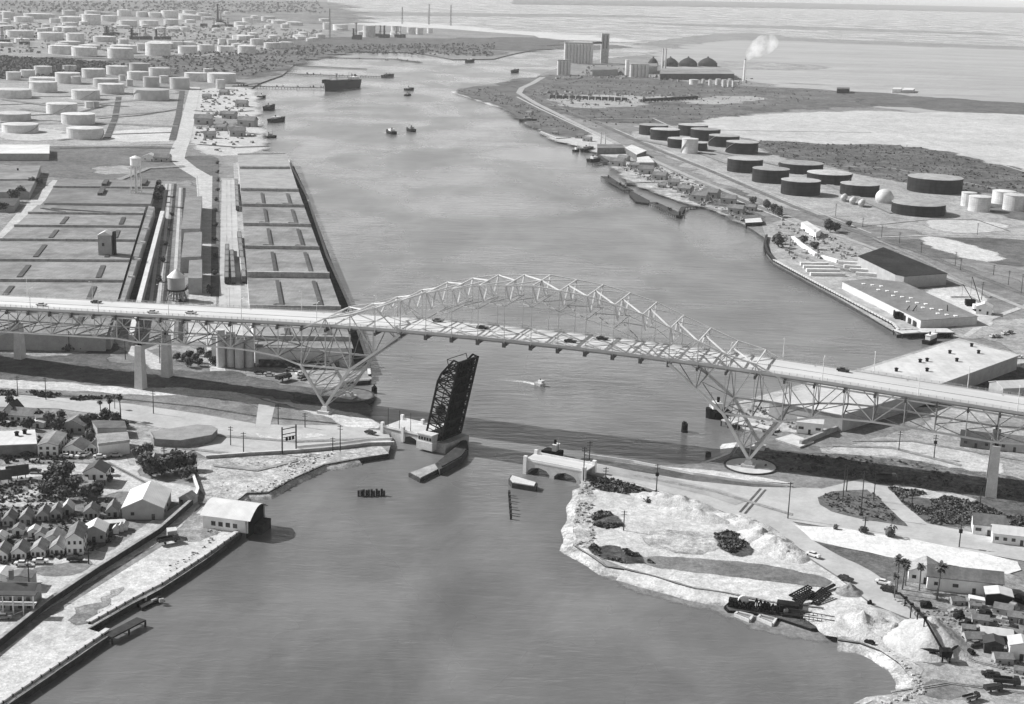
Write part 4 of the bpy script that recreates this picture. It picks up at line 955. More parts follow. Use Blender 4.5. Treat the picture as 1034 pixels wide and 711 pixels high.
# freight cars in the yard
def boxcar(a, b_, h, m_, label, group='freight cars in the rail yard'):
    p, q = G(*a), G(*b_); L_ = (q - p).length; hd = math.atan2((q - p).y, (q - p).x); c = (p + q) / 2
    r = thing('freight_car', label, 'freight car', (c.x, c.y, LZ + .3), hd, group)
    MB().box(0, 0, 1.1, L_ * .93, 2.9, h).build('body', m_, r); MB().box(0, 0, 1.1 + h, L_ * .93, 2.2, .25).build('roof', ROOFM if m_ is not BLACKS else ROOFD, r)
    for x in (-L_ * .33, L_ * .33): MB().box(x, 0, 0, 2.2, 2.2, 1.1).build('bogie', BLACKS, r)
BRN = mat('box car paint', .04, .1, 3, rough=.8, rnd=.4)
for j, (x0, y0, x1, y1, n, tn) in enumerate([(229.5, 253, 229, 288, 6, 'track nearest the service road'), (234, 259, 236, 288, 5, 'middle track'), (241.5, 240, 246.5, 287, 7, 'track beside the transit shed'), (238.5, 186, 240, 214, 5, 'upper end of the transit shed track')]):
    for i in range(n):
        a, b_ = lerp2((x0, y0), (x1, y1), i / n), lerp2((x0, y0), (x1, y1), (i + 1) / n)
        m_ = CONC if (j == 2 and i in (4, 5)) else BRN
        boxcar(a, b_, 3.4, m_, f"{'white' if m_ is CONC else 'dark'} freight car, {['farthest', 'second farthest', 'third farthest', 'fourth farthest', 'fifth farthest', 'second nearest', 'nearest'][i] if n == 7 else (['farthest'] + ORD[2:n] + ['nearest'])[i] + ('' if i in (0, n - 1) else ' back')} on the {tn}")
# grain silos / pale elevator under the left approach
def pale_stack():
    p = G(231, 374); r = thing('cement_silos', 'pale stained silo cluster behind the left approach of the arch bridge', 'silo', (p.x, p.y, LZ))
    for i in range(4):
        m = MB(); m.cyl(i * 4.6 - 5, 6 + (i % 2) * 2, 0, 19 - i * 1.2, 2.2, seg=16); m.build('silo', CONC, r)
    MB().box(0, 12, 0, 20, 6, 13).build('wall', CONC, r); MB().box(0, 12, 13, 21, 7, .5).build('roof', ROOFM, r)
pale_stack()
# ------------------------------------------------------------------ oil tanks
def tank(cx, yt, yb, w, label, shell, group, roof=None, cone=.06, name='oil_tank', extras=False):
    s_ = mpp(cx, yb); r_ = w * s_ / 2; d = dep(cx, yb); h = max(2.0, ((yb - yt) - w * math.sin(d)) * s_ / math.cos(d))
    p = G(cx, yb); dr = Vector((p.x, p.y, 0)).normalized(); c = p + dr * r_
    r = thing(name, label, 'storage tank', (c.x, c.y, LZ), random.random() * 6, group)
    sg = 32 if w > 15 else 18
    m = MB(); m.cyl(0, 0, -.5, h, r_, seg=sg, cap=False); m.build('shell', shell, r, smooth=False)
    m = MB(); m.lathe(0, 0, [(r_ + .25, h - .05), (r_ + .25, h + .25), (r_ * .5, h + .25 + r_ * cone * .6), (.3, h + .25 + r_ * cone)], sg); m.build('roof', roof or shell, r)
    if extras:
        m = MB(); k = 14
        for i in range(k):
            a, b_ = 1.2 * i / k, 1.2 * (i + 1) / k; m.bar(((r_ + .5) * math.cos(a), (r_ + .5) * math.sin(a), h * i / k), ((r_ + .5) * math.cos(b_), (r_ + .5) * math.sin(b_), h * (i + 1) / k), .8, .3)
        m.build('stair', STEELD, r)
    return r
def tank_row(rows, where, shell, group, name='oil_tank', roof=None, desc='white tank', extras=False, sc=3.95, ox=0, oy=0):
    rows = sorted(rows, key=lambda q: q[0])
    for i, q in enumerate(rows):
        x0, x1, yt, yb = [v / sc for v in q[:4]]
        tank((x0 + x1) / 2 + ox, yt + oy, yb + oy, x1 - x0, f"{desc}, {nth(i, len(rows))} {where}", shell if len(q) < 5 else q[4], group, roof, name=name, extras=extras)
GW = 'white oil storage tanks on the left bank'
tank_row([(272, 408, 505, 558), (250, 375, 450, 500), (190, 305, 410, 458), (15, 148, 490, 533), (-15, 118, 447, 485)], 'in the two front rows of the left tank farm', TANKW, GW, extras=True)
tank_row([(-15, 120, 353, 395), (122, 225, 325, 370), (290, 395, 357, 400), (395, 493, 333, 375), (538, 672, 353, 403, TANKG)], 'in the third row of the left tank farm', TANKW, GW, extras=True)
tank_row([(122, 225, 307, 330), (225, 318, 290, 335), (330, 418, 274, 312), (376, 470, 312, 350, TANKG), (510, 592, 285, 320), (573, 635, 307, 350, TANKG), (680, 755, 310, 357, TANKG), (862, 897, 318, 356)], 'in the fourth row of the left tank farm', TANKW, GW)
tank_row([(28, 82, 288, 320), (84, 138, 280, 312), (140, 205, 265, 302), (284, 322, 305, 337), (427, 508, 263, 300), (518, 597, 252, 286, TANKG), (596, 678, 270, 306), (637, 672, 303, 332), (738, 825, 289, 325), (830, 940, 290, 333), (812, 848, 275, 300)], 'in the fifth row of the left tank farm', TANKW, GW)
tank_row([(252, 278, 262, 284), (278, 304, 262, 284), (475, 500, 300, 322), (505, 530, 318, 345), (340, 372, 405, 432), (372, 396, 405, 430)], 'scattered in the left tank farm', TANKW, GW, desc='small pale tank')
tank_row([(198, 290, 182, 218), (290, 385, 188, 226), (445, 543, 180, 215), (433, 530, 192, 236), (545, 578, 176, 202), (583, 678, 173, 224), (712, 785, 184, 216), (790, 855, 179, 211), (868, 935, 184, 210), (950, 1020, 183, 216), (1075, 1120, 170, 195), (1125, 1170, 168, 192)], 'in the row beyond the dark scrub strip', TANKW, GW)
tank_row([(680, 730, 166, 196), (728, 780, 168, 196), (30, 130, 122, 150), (155, 250, 130, 162), (268, 335, 135, 178), (375, 460, 145, 168), (870, 905, 155, 178), (1000, 1050, 155, 180), (905, 945, 158, 180), (600, 640, 168, 190)], 'in the row before the refinery towers', TANKW, GW)
tank_row([(12, 60, 50, 80), (60, 130, 68, 90), (100, 200, 55, 76), (200, 240, 74, 92), (240, 320, 68, 92), (330, 400, 60, 100), (400, 465, 63, 86), (478, 545, 82, 108), (560, 630, 82, 106), (655, 710, 78, 100), (715, 800, 60, 80), (935, 990, 88, 110)], 'in the row behind the refinery towers', TANKW, GW)
tank_row([(145, 190, 57, 72), (250, 300, 42, 60), (340, 400, 45, 68), (400, 440, 50, 68), (470, 525, 41, 65), (545, 590, 48, 68), (592, 650, 50, 70), (645, 710, 44, 72), (730, 780, 42, 58), (785, 830, 52, 64)], 'in the farthest row of the refinery', TANKW, GW)
tank_row([(5, 70, 180, 213), (105, 163, 171, 195), (165, 215, 168, 193), (50, 103, 158, 180), (95, 150, 66, 85), (20, 60, 72, 95), (340, 372, 92, 118), (380, 440, 98, 122)], 'right of the refinery beside the inlet', TANKW, GW, ox=240)
tank_row([(500, 548, 104, 150), (612, 645, 105, 136), (675, 707, 110, 138), (712, 740, 112, 138), (755, 778, 113, 133)], 'in the row on the far inlet shore', TANKW, GW, ox=240)
GD = 'black sided oil tanks on the right bank'
tank_row([(257, 372, 177, 226), (302, 418, 194, 246), (413, 530, 177, 229), (462, 577, 194, 248), (371, 480, 231, 278), (470, 528, 251, 288), (535, 655, 219, 273), (604, 730, 244, 301)], 'in the far group on the right bank', TANKD, GD, roof=TANKR, desc='black sided tank', ox=580, oy=80, extras=True)
tank_row([(608, 748, 309, 376), (708, 852, 348, 418), (823, 976, 393, 468), (815, 988, 324, 381), (927, 1100, 363, 423), (1060, 1210, 408, 470)], 'in the near group on the right bank', TANKD, GD, roof=TANKR, desc='black sided tank', ox=580, oy=80, extras=True)
tank(943, 176, 196.3, 52.6, 'large black sided tank standing alone right of the near group', TANKD, GD, TANKR, extras=True)
tank(926.5, 201.5, 219.3, 52, 'low black sided tank just right of the white dome tank', TANKD, GD, TANKR, extras=True)
tank(696.2, 139.5, 155.5, 16.2, 'tall white tank standing among the far black tanks', TANKW, 'white tanks on the right bank', extras=True)
for i, (x0, x1, yt, yb) in enumerate([(775, 832, 214, 272), (805, 887, 228, 294), (900, 985, 207, 264), (943, 1032, 222, 291), (1040, 1100, 235, 300)]):
    tank((x0 + x1) / 2 / 3.95 + 774, yt / 3.95 + 140, yb / 3.95 + 140, (x1 - x0) / 3.95, f'white cylindrical tank, {nth(i, 5)} of the group at the right edge', TANKW, 'white tanks on the right bank', cone=.12)
def dome(px, py, rad, label, squash=.95):
    s_ = mpp(px, py); r_ = rad * s_; p = G(px, py); c = p + Vector((p.x, p.y, 0)).normalized() * r_ * .6
    o = thing('dome_tank', label, 'storage tank', (c.x, c.y, LZ)); m = MB()
    m.lathe(0, 0, [(r_ * math.cos(t), r_ * .55 + r_ * squash * math.sin(t)) for t in [x * .2 - .6 for x in range(11)]], 24); m.build('shell', TANKW, o, True)
    m = MB(); m.cyl(0, 0, 0, r_ * .3, r_ * .7, seg=16); m.build('base', CONC, o)
dome(892.5, 205.3, 8.8, 'white globe shaped tank between the low black tanks')
for i, (x, y) in enumerate([(852, 203), (861, 206), (870, 208.5)]):
    s_ = mpp(x, y); p = G(x, y); o = thing('pressure_tank', f'small white horizontal pressure tank, {nth(i, 3)} of three before the black tanks', 'pressure tank', (p.x, p.y, LZ), R(70), 'horizontal pressure tanks')
    m = MB(); m.lathe(0, 0, [(.3, -7), (2, -6.4), (2.7, -5), (2.7, 5), (2, 6.4), (.3, 7)], 14); m.xf(Matrix.Translation((0, 0, 3.6)) @ Matrix.Rotation(math.pi / 2, 4, 'Y')); m.build('shell', TANKW, o, True)
    for x_ in (-3.5, 3.5): MB().box(x_, 0, 0, 1, 3.5, 2.2).build('saddle', CONC, o)
# ------------------------------------------------------------------ generic pieces
def up(px, py, dpx): return dpx * mpp(px, py) / math.cos(dep(px, py))     # metres for dpx photo pixels of height
def blob(m, x, y, z, r, sq=.8, sd=0, det=1):
    """an irregular lump"""
    seg, rings = (7, 4) if det else (5, 3); vs = []; fs = []
    for j in range(rings + 1):
        a = -math.pi / 2 + math.pi * j / rings
        for i in range(seg):
            b_ = 2 * math.pi * i / seg; k = r * (1 + .45 * noise.noise(Vector((x + 3 * math.cos(b_) * math.cos(a), y + 3 * math.sin(b_) * math.cos(a), sd + 3 * math.sin(a)))))
            vs.append((x + k * math.cos(b_) * math.cos(a), y + k * math.sin(b_) * math.cos(a), z + k * sq * math.sin(a)))
    for j in range(rings):
        for i in range(seg): fs.append((j * seg + i, j * seg + (i + 1) % seg, (j + 1) * seg + (i + 1) % seg, (j + 1) * seg + i))
    m.add(vs, fs)
def inpoly(x, y, poly):
    c = False; n = len(poly)
    for i in range(n):
        a, b_ = poly[i], poly[i - 1]
        if (a[1] > y) != (b_[1] > y) and x < (b_[0] - a[0]) * (y - a[1]) / (b_[1] - a[1]) + a[0]: c = not c
    return c
def scatter(name, px, n, size, m_, kind='bush', z=LZ):
    q = [G(x, y) for x, y in px]; xs = [p.x for p in q]; ys = [p.y for p in q]; poly = [(p.x, p.y) for p in q]; m = MB(); k = 0; t = 0
    while k < n and t < n * 30:
        t += 1; x = random.uniform(min(xs), max(xs)); y = random.uniform(min(ys), max(ys))
        if not inpoly(x, y, poly) or noise.noise(Vector((x / 15, y / 15, 2))) < -.12: continue
        k += 1; s_ = size * random.uniform(.4, 1.3)
        if kind == 'bush':
            for _ in range(7):
                a = random.random() * 6.3; d = s_ * random.random() * .7; h = s_ * random.uniform(.15, .8); e = s_ * random.uniform(.25, .5)
                c = Vector((x + d * math.cos(a), y + d * math.sin(a), z + h)); u = Vector((random.uniform(-1, 1), random.uniform(-1, 1), random.uniform(-1, 1))).normalized() * e; v = u.cross(Vector((random.uniform(-1, 1), random.uniform(-1, 1), 1))).normalized() * e
                m.add([c - u - v, c + u - v, c + u + v, c - u + v], [(0, 1, 2, 3)])
        else:
            m.box(x, y, z - .1, s_ * random.uniform(.6, 1.6), s_ * random.uniform(.5, 1.1), s_ * random.uniform(.3, .8), random.random() * 3, top=.7)
    o = m.build(name, m_); return tag(o, kind='stuff')
# trees
def crown(m, R_, H_, n, z0, lobes=6, sd=0):
    rd = random.Random(sd); L_ = [(rd.uniform(-.5, .5) * R_, rd.uniform(-.5, .5) * R_, z0 + H_ * rd.uniform(.25, .8), rd.uniform(.45, .75) * R_) for _ in range(lobes)]
    for _ in range(n):
        x, y, z, r_ = rd.choice(L_); d = Vector((rd.gauss(0, 1), rd.gauss(0, 1), rd.gauss(0, .8))).normalized() * r_ * rd.uniform(.6, 1.05)
        c = Vector((x, y, z)) + d; e = R_ * rd.uniform(.07, .16); u = Vector((rd.uniform(-1, 1), rd.uniform(-1, 1), rd.uniform(-.6, .6))).normalized() * e
        v = u.cross(d + Vector((.01, 0, 0))).normalized() * e; m.add([c - u - v, c + u - v * .6, c + u * .7 + v, c - u + v * .9], [(0, 1, 2, 3)])
def make_tree(sd):
    r = thing('tree', 'tree', 'tree'); m = MB(); m.cyl(0, 0, -.3, 2.2, .25, .18, 7)
    for a in (0.3, 1.7, 3.1, 4.6): m.bar((0, 0, 1.8), (1.4 * math.cos(a), 1.4 * math.sin(a), 3.6), .16)
    m.build('trunk', BARK, r); m = MB(); crown(m, 3.2, 4.6, 420, 1.2, 7, sd)
    # a few dark inner lumps close the crown
    rd = random.Random(sd + 50)
    for _ in range(6): blob(m, rd.uniform(-1.3, 1.3), rd.uniform(-1.3, 1.3), rd.uniform(2.4, 4.4), rd.uniform(1.0, 1.6), .8, sd)
    m.build('crown', LEAF, r); return r
def make_bush(sd):
    r = thing('shrub', 'shrub', 'shrub'); m = MB(); m.cyl(0, 0, -.2, .8, .12, .1, 6); m.build('trunk', BARK, r)
    m = MB(); crown(m, 1.6, 2.2, 150, .1, 4, sd); blob(m, 0, 0, 1.1, 1.1, .9, sd); m.build('crown', LEAF, r); return r
def make_palm(sd):
    rd = random.Random(sd); r = thing('palm_tree', 'palm', 'palm tree'); m = MB(); px_, pz = 0, -.3
    for i in range(8): m.cyl(.05 * i * i * .15, 0, -.3 + i * 1.3, -.3 + (i + 1) * 1.3 + .05, .3 - i * .015, .29 - i * .015, 7)
    m.build('trunk', BARK, r); m = MB()
    for i in range(46):
        a = rd.uniform(0, 6.3); el = rd.uniform(-1.0, 1.2); L_ = rd.uniform(1.6, 2.4); p = Vector((.35, 0, 10)); dr = Vector((math.cos(a) * math.cos(el), math.sin(a) * math.cos(el), math.sin(el)))
        sd_ = dr.cross(Vector((0, 0, 1))).normalized()
        for j in range(3):
            q = p + dr * L_ / 3; w0, w1 = (.18, .5, .42, .05)[j], (.18, .5, .42, .05)[j + 1]
            m.add([p - sd_ * w0, p + sd_ * w0, q + sd_ * w1, q - sd_ * w1], [(0, 1, 2, 3)]); p = q; dr = (dr + Vector((0, 0, -.38))).normalized()
    m.build('fronds', LEAF, r); return r
PR = {}
def proto(key, fn, n=3):
    if key not in PR: PR[key] = [[fn(i * 11 + 3), [False]] for i in range(n)]
    return random.choice(PR[key])
def tree(px, py, sc, label, group=None, kind='tree'):
    pr = proto(kind, {'tree': make_tree, 'shrub': make_bush, 'palm_tree': make_palm}[kind]); p = G(px, py); p.z = LZ + .1
    return put(pr[0], pr[1], p, random.random() * 6.3, label, (sc, sc, sc * random.uniform(.85, 1.15)), group)
for i, (x, y, s_) in enumerate([(57, 481, .9), (50, 489, .9), (64, 490, 1.2), (57, 498, 1.1), (70, 480, .8), (75, 497, 1.1), (84, 503, 1.0), (66, 505, .9), (48, 502, .8), (98, 503, .9), (112, 480, .6), (110, 487, .5)]):
    tree(x, y, s_, f"{['tall', 'dense', 'rounded'][i % 3]} dark tree, {nth(i, 12)} of those crowding the dark roofed house".replace('camera', 'left'), 'trees around the dark roofed house')
LB = [(140, 464, .9), (146, 474, 1.1), (153, 481, 1.2), (150, 459, .8), (163, 479, 1.1), (172, 477, 1.0), (181, 474, 1.1), (191, 474, 1.0), (194, 482, .8), (186, 484, .7)]
for i, (x, y, s_) in enumerate(LB): tree(x, y, s_, f'bushy dark tree, {nth(i, 10)} of the clump above the white roofed hall', 'trees above the white roofed hall')
LB = [(0, 428, 1), (10, 409, .7), (30, 434, .9), (40, 426, .7), (51, 430, .9), (58, 438, 1.0), (66, 446, .9), (86, 434, 1.0), (90, 446, .8), (94, 428, .8), (106, 427, .9), (117, 430, .9), (126, 433, .7), (62, 424, .7)]
for i, (x, y, s_) in enumerate(LB): tree(x, y, s_, f'dark yard tree, {nth(i, 14)} among the houses below the highway', 'yard trees below the highway')
LB = [(219, 166), (219.5, 175), (220, 183.5), (220, 193), (218, 203.5), (218, 214), (217.7, 229), (217, 243), (217, 260), (217, 278)]
for i, (x, y) in enumerate(LB[::-1]): tree(x, y, 1.5, f'round dark shrub, {nth(i, 10, "camera")} in the row beside the service road', 'shrubs in a row beside the service road', 'shrub')
LB = [(174, 218), (171, 233), (167.6, 248), (164.6, 265), (160.6, 285), (190, 292)]
for i, (x, y) in enumerate(LB[::-1]): tree(x, y, 1.5, f'round dark shrub, {nth(i, 6, "camera")} on the grass beside the white gallery', 'shrubs on the grass beside the gallery', 'shrub')
LB = [(213, 297, 1), (33, 189, 1.3), (15, 204, 1.6), (22, 200, 1.5), (158, 192, 1.6), (162, 198, 1.7), (160, 204, 1.5), (40, 187, 1.2), (4, 214, 1.4)]
for i, (x, y, s_) in enumerate(sorted(LB)): tree(x, y, s_, f'dark tree, {nth(i, 9)} of those scattered round the upper warehouses', 'trees round the upper warehouses')
LB = [(178, 364), (186, 365), (192, 362), (198, 366), (203, 360), (210, 363), (218, 359), (200, 370), (215, 369), (190, 371)]
for i, (x, y) in enumerate(sorted(LB)): tree(x, y, .75, f'small dark tree, {nth(i, 10)} of the orchard under the left approach', 'orchard trees under the left approach')
LB = [(64, 354, .8), (69, 355, 1), (75, 354, .8), (82, 354, .8), (86, 353, 1)]
for i, (x, y, s_) in enumerate(LB): tree(x, y, s_ * 1.3, f'dark shrub, {nth(i, 5)} in the line behind the left approach span', 'shrubs behind the left approach', 'shrub')
LB = [(102, 421, 401), (111, 423.5, 398), (116, 413, 397), (122, 423.5, 397)]
for i, (x, y, t) in enumerate(LB): tree(x, y, up(x, y, y - t) / 12, f'tall fan palm, {nth(i, 4)} of four beside the left highway', 'palms beside the left highway', 'palm_tree')
LB = [(905, 600, 566), (911, 596, 562), (914, 592, 568), (928, 597, 570), (946, 606, 569), (903, 604, 580)]
for i, (x, y, t) in enumerate(sorted(LB)): tree(x, y, up(x, y, y - t) / 11.5, f'shaggy palm, {nth(i, 6)} of those before the white house', 'palms before the white house', 'palm_tree')
LB = [(843, 535, .7), (872, 538.5, 1.3), (898, 542.5, 1.6)]
for i, (x, y, s_) in enumerate(LB): tree(x, y, s_, f'dark shrub, {nth(i, 3)} of three along the right highway edge', 'shrubs along the right highway', 'shrub')
LB = [(783, 246, 1.2), (786, 250, 1.3), (775, 212, 1.1), (781, 216, 1.1), (786, 219, 1.1), (838, 235, 1.3), (844, 234, 1.2), (857, 229, .8), (760, 206, 1.0), (822, 252, .9), (812, 246, .9)]
for i, (x, y, s_) in enumerate(sorted(LB)): tree(x, y, s_ * 1.2, f'dark tree, {nth(i, 11)} of those along the right bank road', 'trees along the right bank road')
# utility poles
def pole(px, py, top, label, group, lamp=None, m_=WOOD, arm=2):
    p = G(px, py); h = max(5, up(px, py, py - top)); r = thing('utility_pole', label, 'pole', (p.x, p.y, LZ), random.uniform(-.3, .3), group)
    MB().cyl(0, 0, -.5, h, .24, .16, 6).build('pole', m_, r)
    for i in range(arm): MB().box(0, 0, h - .6 - i * 1.1, 2.2, .15, .18).build('crossarm', m_, r)
    if lamp: m = MB(); m.cyl(0, 0, h * .62, h * .62 + 1.2, .7, seg=8); m.build('transformer', BLACKS, r)
def poles(lst, where, group, **k):
    lst = sorted(lst)
    for i, q in enumerate(lst): pole(q[0], q[1], q[2], f'utility pole, {nth(i, len(lst))} {where}', group, lamp=len(q) > 3, **k)
poles([(46.5, 404, 382.5), (155, 418, 395), (126.6, 363, 343), (161.5, 367, 347), (70, 355, 336), (18, 400, 381)], 'along the left highway and railway', 'poles along the left highway')
poles([(281, 429, 409), (308, 432, 417), (233, 450, 431), (246, 459, 437), (336, 456, 442), (343.5, 456, 430)], 'at the left drawbridge approach', 'poles at the left approach')
poles([(64, 475, 460), (89.6, 570, 555), (30, 602, 568), (166, 470, 452)], 'among the left cottages', 'poles among the cottages')
poles([(662.5, 500, 469, 1), (629.6, 536, 516), (795.5, 524, 488), (589, 486, 452), (595, 465, 446), (611, 494, 472)], 'along the right causeway', 'poles along the causeway')
poles([(850.7, 508, 470), (854.5, 497, 474), (869, 521, 477), (873, 536, 522), (968.4, 553, 530, 1), (988.7, 517, 492), (920, 516, 500), (907.5, 455, 436), (943, 463, 440, 1), (882, 506, 478)], 'round the grass island below the right approach', 'poles below the right approach')
poles([(964.4, 269, 255), (969.7, 273, 261.5), (991, 303, 285.6), (1031, 297, 278), (930, 256, 245), (986.7, 237.5, 226), (843.6, 218.5, 206), (871, 229, 220), (1003, 278, 268), (908, 246, 235), (797, 258, 238), (822, 245, 232), (890, 240, 228), (1018, 288, 274)], 'along the right bank highway', 'poles along the right bank highway')
def mast(px, py, top, label, m_=WHITE, w_=.5, name='radio_mast'):
    p = G(px, py); h = up(px, py, py - top); r = thing(name, label, 'mast', (p.x, p.y, LZ)); m = MB()
    for a in (0, 2.1, 4.2): m.bar((3 * math.cos(a), 3 * math.sin(a), 0), (w_ * math.cos(a), w_ * math.sin(a), h), w_)
    m.build('mast', m_, r); m = MB(); n = 7
    for i in range(n):
        k = 3 - 2.4 * i / n; z = h * i / n
        for a in (0, 2.1, 4.2): m.bar((k * math.cos(a), k * math.sin(a), z), (k * math.cos(a + 2.1), k * math.sin(a + 2.1), z + h / n), w_ * .6)
    m.build('lattice', m_, r)
for i, (x, y, t) in enumerate([(406, 24, 8), (433, 25, 5), (455, 26, 6)]): mast(x, y, t, f'distant grey pylon, {nth(i, 3)} of three beyond the sand bar', STEELD, 1.6, 'pylon')
mast(240 + 367 / 3.95, 38, 10, 'slim grey radio mast left of the inlet refinery', STEELD, 1.2)
def gantry():
    a, b_ = G(285, 459), G(299, 456); r = thing('sign_gantry', 'two legged overhead gantry carrying three dark signal boxes on the left approach', 'gantry', (a.x, a.y, LZ), math.atan2((b_ - a).y, (b_ - a).x)); w_ = (b_ - a).length
    for x in (0, w_): MB().box(x, 0, 0, .45, .45, 11.5).build('post', WOOD, r)
    for z in (8.2, 10.4): MB().box(w_ / 2, 0, z, w_, .3, .3).build('crossbeam', WOOD, r)
    for i in range(3): MB().box(w_ / 2 - 1.3 + i * 1.5, -.3, 5.6, 1.0, .4, 1.3).build('signal_box', BLACKS, r)
    MB().box(w_ / 2, 0, 6.9, w_, .2, .2).build('crossbeam', WOOD, r)
gantry()
# ------------------------------------------------------------------ left neighbourhood
flat_building('store_building', 'long pale flat roofed store at the left edge with a dark front', [(-12, 436), (35.4, 433.7), (37.5, 448), (-12, 450)], 5, ROOFW, WALLB, cat='store', vents=[(17, 440), (25, 438)])
gable('hall_house', 'tall narrow hall with grey sloping roof beside the long pale store', (48.5, 461.5), 9.5, 20, R(4), 6, 1.4, ROOFM, WHITE, wins=3, swins=3, storeys=2)
gable('house', 'small white fronted house with grey roof and a porch beside the tall hall', (73.5, 461), 10.5, 12, R(-3), 3.6, 2.6, ROOFG, WHITE, wins=5, swins=2)
gable('house', 'narrow white house squeezed left of the arcaded white building', (93, 458), 5, 10, R(-4), 3.4, 2, ROOFM, WHITE, wins=3)
flat_building('arcade_building', 'white flat roofed building with a row of arched openings beside parked cars', [(97, 438), (129, 436), (131, 446), (99, 450)], 5.2, mat('dusty roof', .2, .3, 4, rough=.9, fine=.2), WHITE, cat='building', parapets=[((99, 450), (131, 446), .9, .5)], doors=[((99, 459.7), (112, 459), 2, 2.4, 2.6), ((113, 458.4), (131, 456.5), 4, 1.6, 2.6)])
gable('house', 'old grey roofed house half hidden by trees above the white fronted house', (73, 438), 12, 11, R(-5), 4.2, 3, SHING, WALLG, wins=3, swins=2)
gable('house', 'white house with a pale roof at the far left below the highway', (22, 427), 13, 10, R(-6), 3.8, 3, ROOFM, WHITE, ridge='x', wins=4)
gable('house', 'steep dark gabled wing at the far left below the highway', (10.5, 424), 7, 9, R(-6), 5, 4, ROOFD, WALLG, wins=2)
gable('garage', 'low white roofed garage between the highway houses', (38, 432.5), 6.5, 6, R(-4), 2.8, .8, ROOFW, WHITE, wins=1, cat='garage')
flat_building('low_building', 'grey flat building behind the tall palms', [(34, 417), (56, 417), (57, 421), (36, 422)], 4, ROOFG, WALLG, cat='building')
flat_building('low_building', 'dark flat roofed building directly behind the arcaded white building', [(92, 424), (126, 425), (128, 432), (98, 432)], 4.5, mat('tar roof', .08, .14, 4, rough=.9, fine=.2), WALLG, cat='building')
gable('house', 'dark roofed house on stilts standing among dense trees', (95.5, 491), 10, 11, R(2), 3.8, 2.8, ROOFD, WHITE, wins=3, swins=2, base=2.2)
MB_ = flat_building('porch_house', 'white porch wing left of the dark roofed stilt house', [(79, 479), (88, 478), (90, 489), (80, 491)], 4, ROOFM, WHITE, cat='porch')
flat_building('filling_station', 'pale round fronted roadside building with a wide flat roof below the highway', [(151, 436), (176, 432), (199, 428.5), (214, 429.5), (220, 433), (214, 439), (182, 444.5), (155, 443)], 3.4, mat('gravel roof', .20, .27, 4, rough=.9, fine=.1), WALLB, cat='building', doors=[((156, 448), (182, 449.5), 7, 1.6, 2.2)], parapets=[((151, 436), (155, 443), .5, .4)])
gable('cottage', 'tiny cottage with a steep dark roof inside the tree clump', (156, 473), 5, 6, R(10), 2.8, 3, SHING, WHITE, wins=2)
flat_building('long_hut', 'long low grey hut behind the tree clump', [(168, 459.5), (184, 459), (186, 463), (169, 464)], 3, ROOFG, WALLG, cat='hut')
gable('hut', 'small dark hip roofed hut above the corner of the sea wall', (186.5, 510.5), 6, 6, R(-20), 3, 2, SHING, WALLG, wins=2, cat='hut')
gable('hall', 'large gabled hall with a bright white left roof slope beside the shore road', (144.5, 525.5), 17.5, 24, R(5), 5.8, 4.0, METAL, mat('hall boards', .3, .38, 3, rough=.85, stripe=(.8, 'X', .15, 0)), wins=2, swins=3, cat='hall', wm=1.2)
LB = [(0.5, 567), (19, 565.5), (38.5, 563.5), (57.5, 561.5)]
for i, (x, y) in enumerate(LB): gable('cottage', f'small gabled cottage, {nth(i, 4)} of the front row facing the shore road', (x, y), 5.6, 9.5, R(7), 3.0, 2.1, SHING, WHITE, wins=3, swins=2, group='front row cottages')
LB = [(-8, 533), (8.5, 532), (25.8, 530.5), (43.5, 527), (56.5, 525)]
for i, (x, y) in enumerate(LB): gable('cottage', f'small grey cottage, {nth(i, 5)} of the back row behind the front cottages', (x, y), 4.8, 8, R(8), 3.0, 2.2, SHING, WALLG, wins=2, swins=1, group='back row cottages')
LB = [(0, 549), (18, 541), (34, 543), (41, 546)]
for i, (x, y) in enumerate(LB): gable('garden_shed', f'little shed, {nth(i, 4)} between the two cottage rows', (x, y), 4.5, 5, R(7), 2.5, 1.4, ROOFM if i % 2 else ROOFW, WHITE, wins=1, cat='shed', group='sheds between the cottage rows')
gable('cottage', 'cottage with a bright white roof slope at the right of the back row', (68, 520.5), 4.6, 6, R(8), 3, 2.4, METAL, WALLG, wins=1)
gable('cottage', 'grey cottage with a side porch left of the small white shed by the hall', (92, 525), 6, 7, R(8), 3.4, 2.4, ROOFM, WALLG, wins=3)
gable('cottage', 'narrow cottage immediately left of the large gabled hall', (113.5, 523.5), 5, 8, R(8), 3.4, 2.6, ROOFM, WALLG, wins=2)
gable('house', 'pale middle house with a wide roof between cottages and the two storey house', (54, 553), 7.2, 8, R(6), 3.6, 2, ROOFM, WHITE, wins=3)
gable('two_storey_house', 'tall two storey house with a dark roof at the end of the cottage row', (76, 561), 6.6, 14, R(9), 7.6, 2.4, SHING, WHITE, wins=3, swins=3, storeys=2)
gable('house', 'square grey house with a bright left roof slope right of the two storey house', (95, 548.5), 9.2, 9.5, R(6), 5, 2.6, METAL, WALLG, wins=3, swins=2, wm=.8)
flat_building('carport', 'low pale carport roof running right from the square grey house', [(103, 525), (126, 524), (127, 527), (105, 529)], 3, ROOFW, WOOD, cat='carport')
for i, (x, y) in enumerate([(117, 540), (122, 538), (126, 536.5)]): gable('hut', f'tiny white hut, {nth(i, 3)} of three beside the carport', (x, y), 2.2, 3, R(6), 2.6, 1, ROOFW, WHITE, wins=0, door=True, cat='hut', group='tiny huts beside the carport')
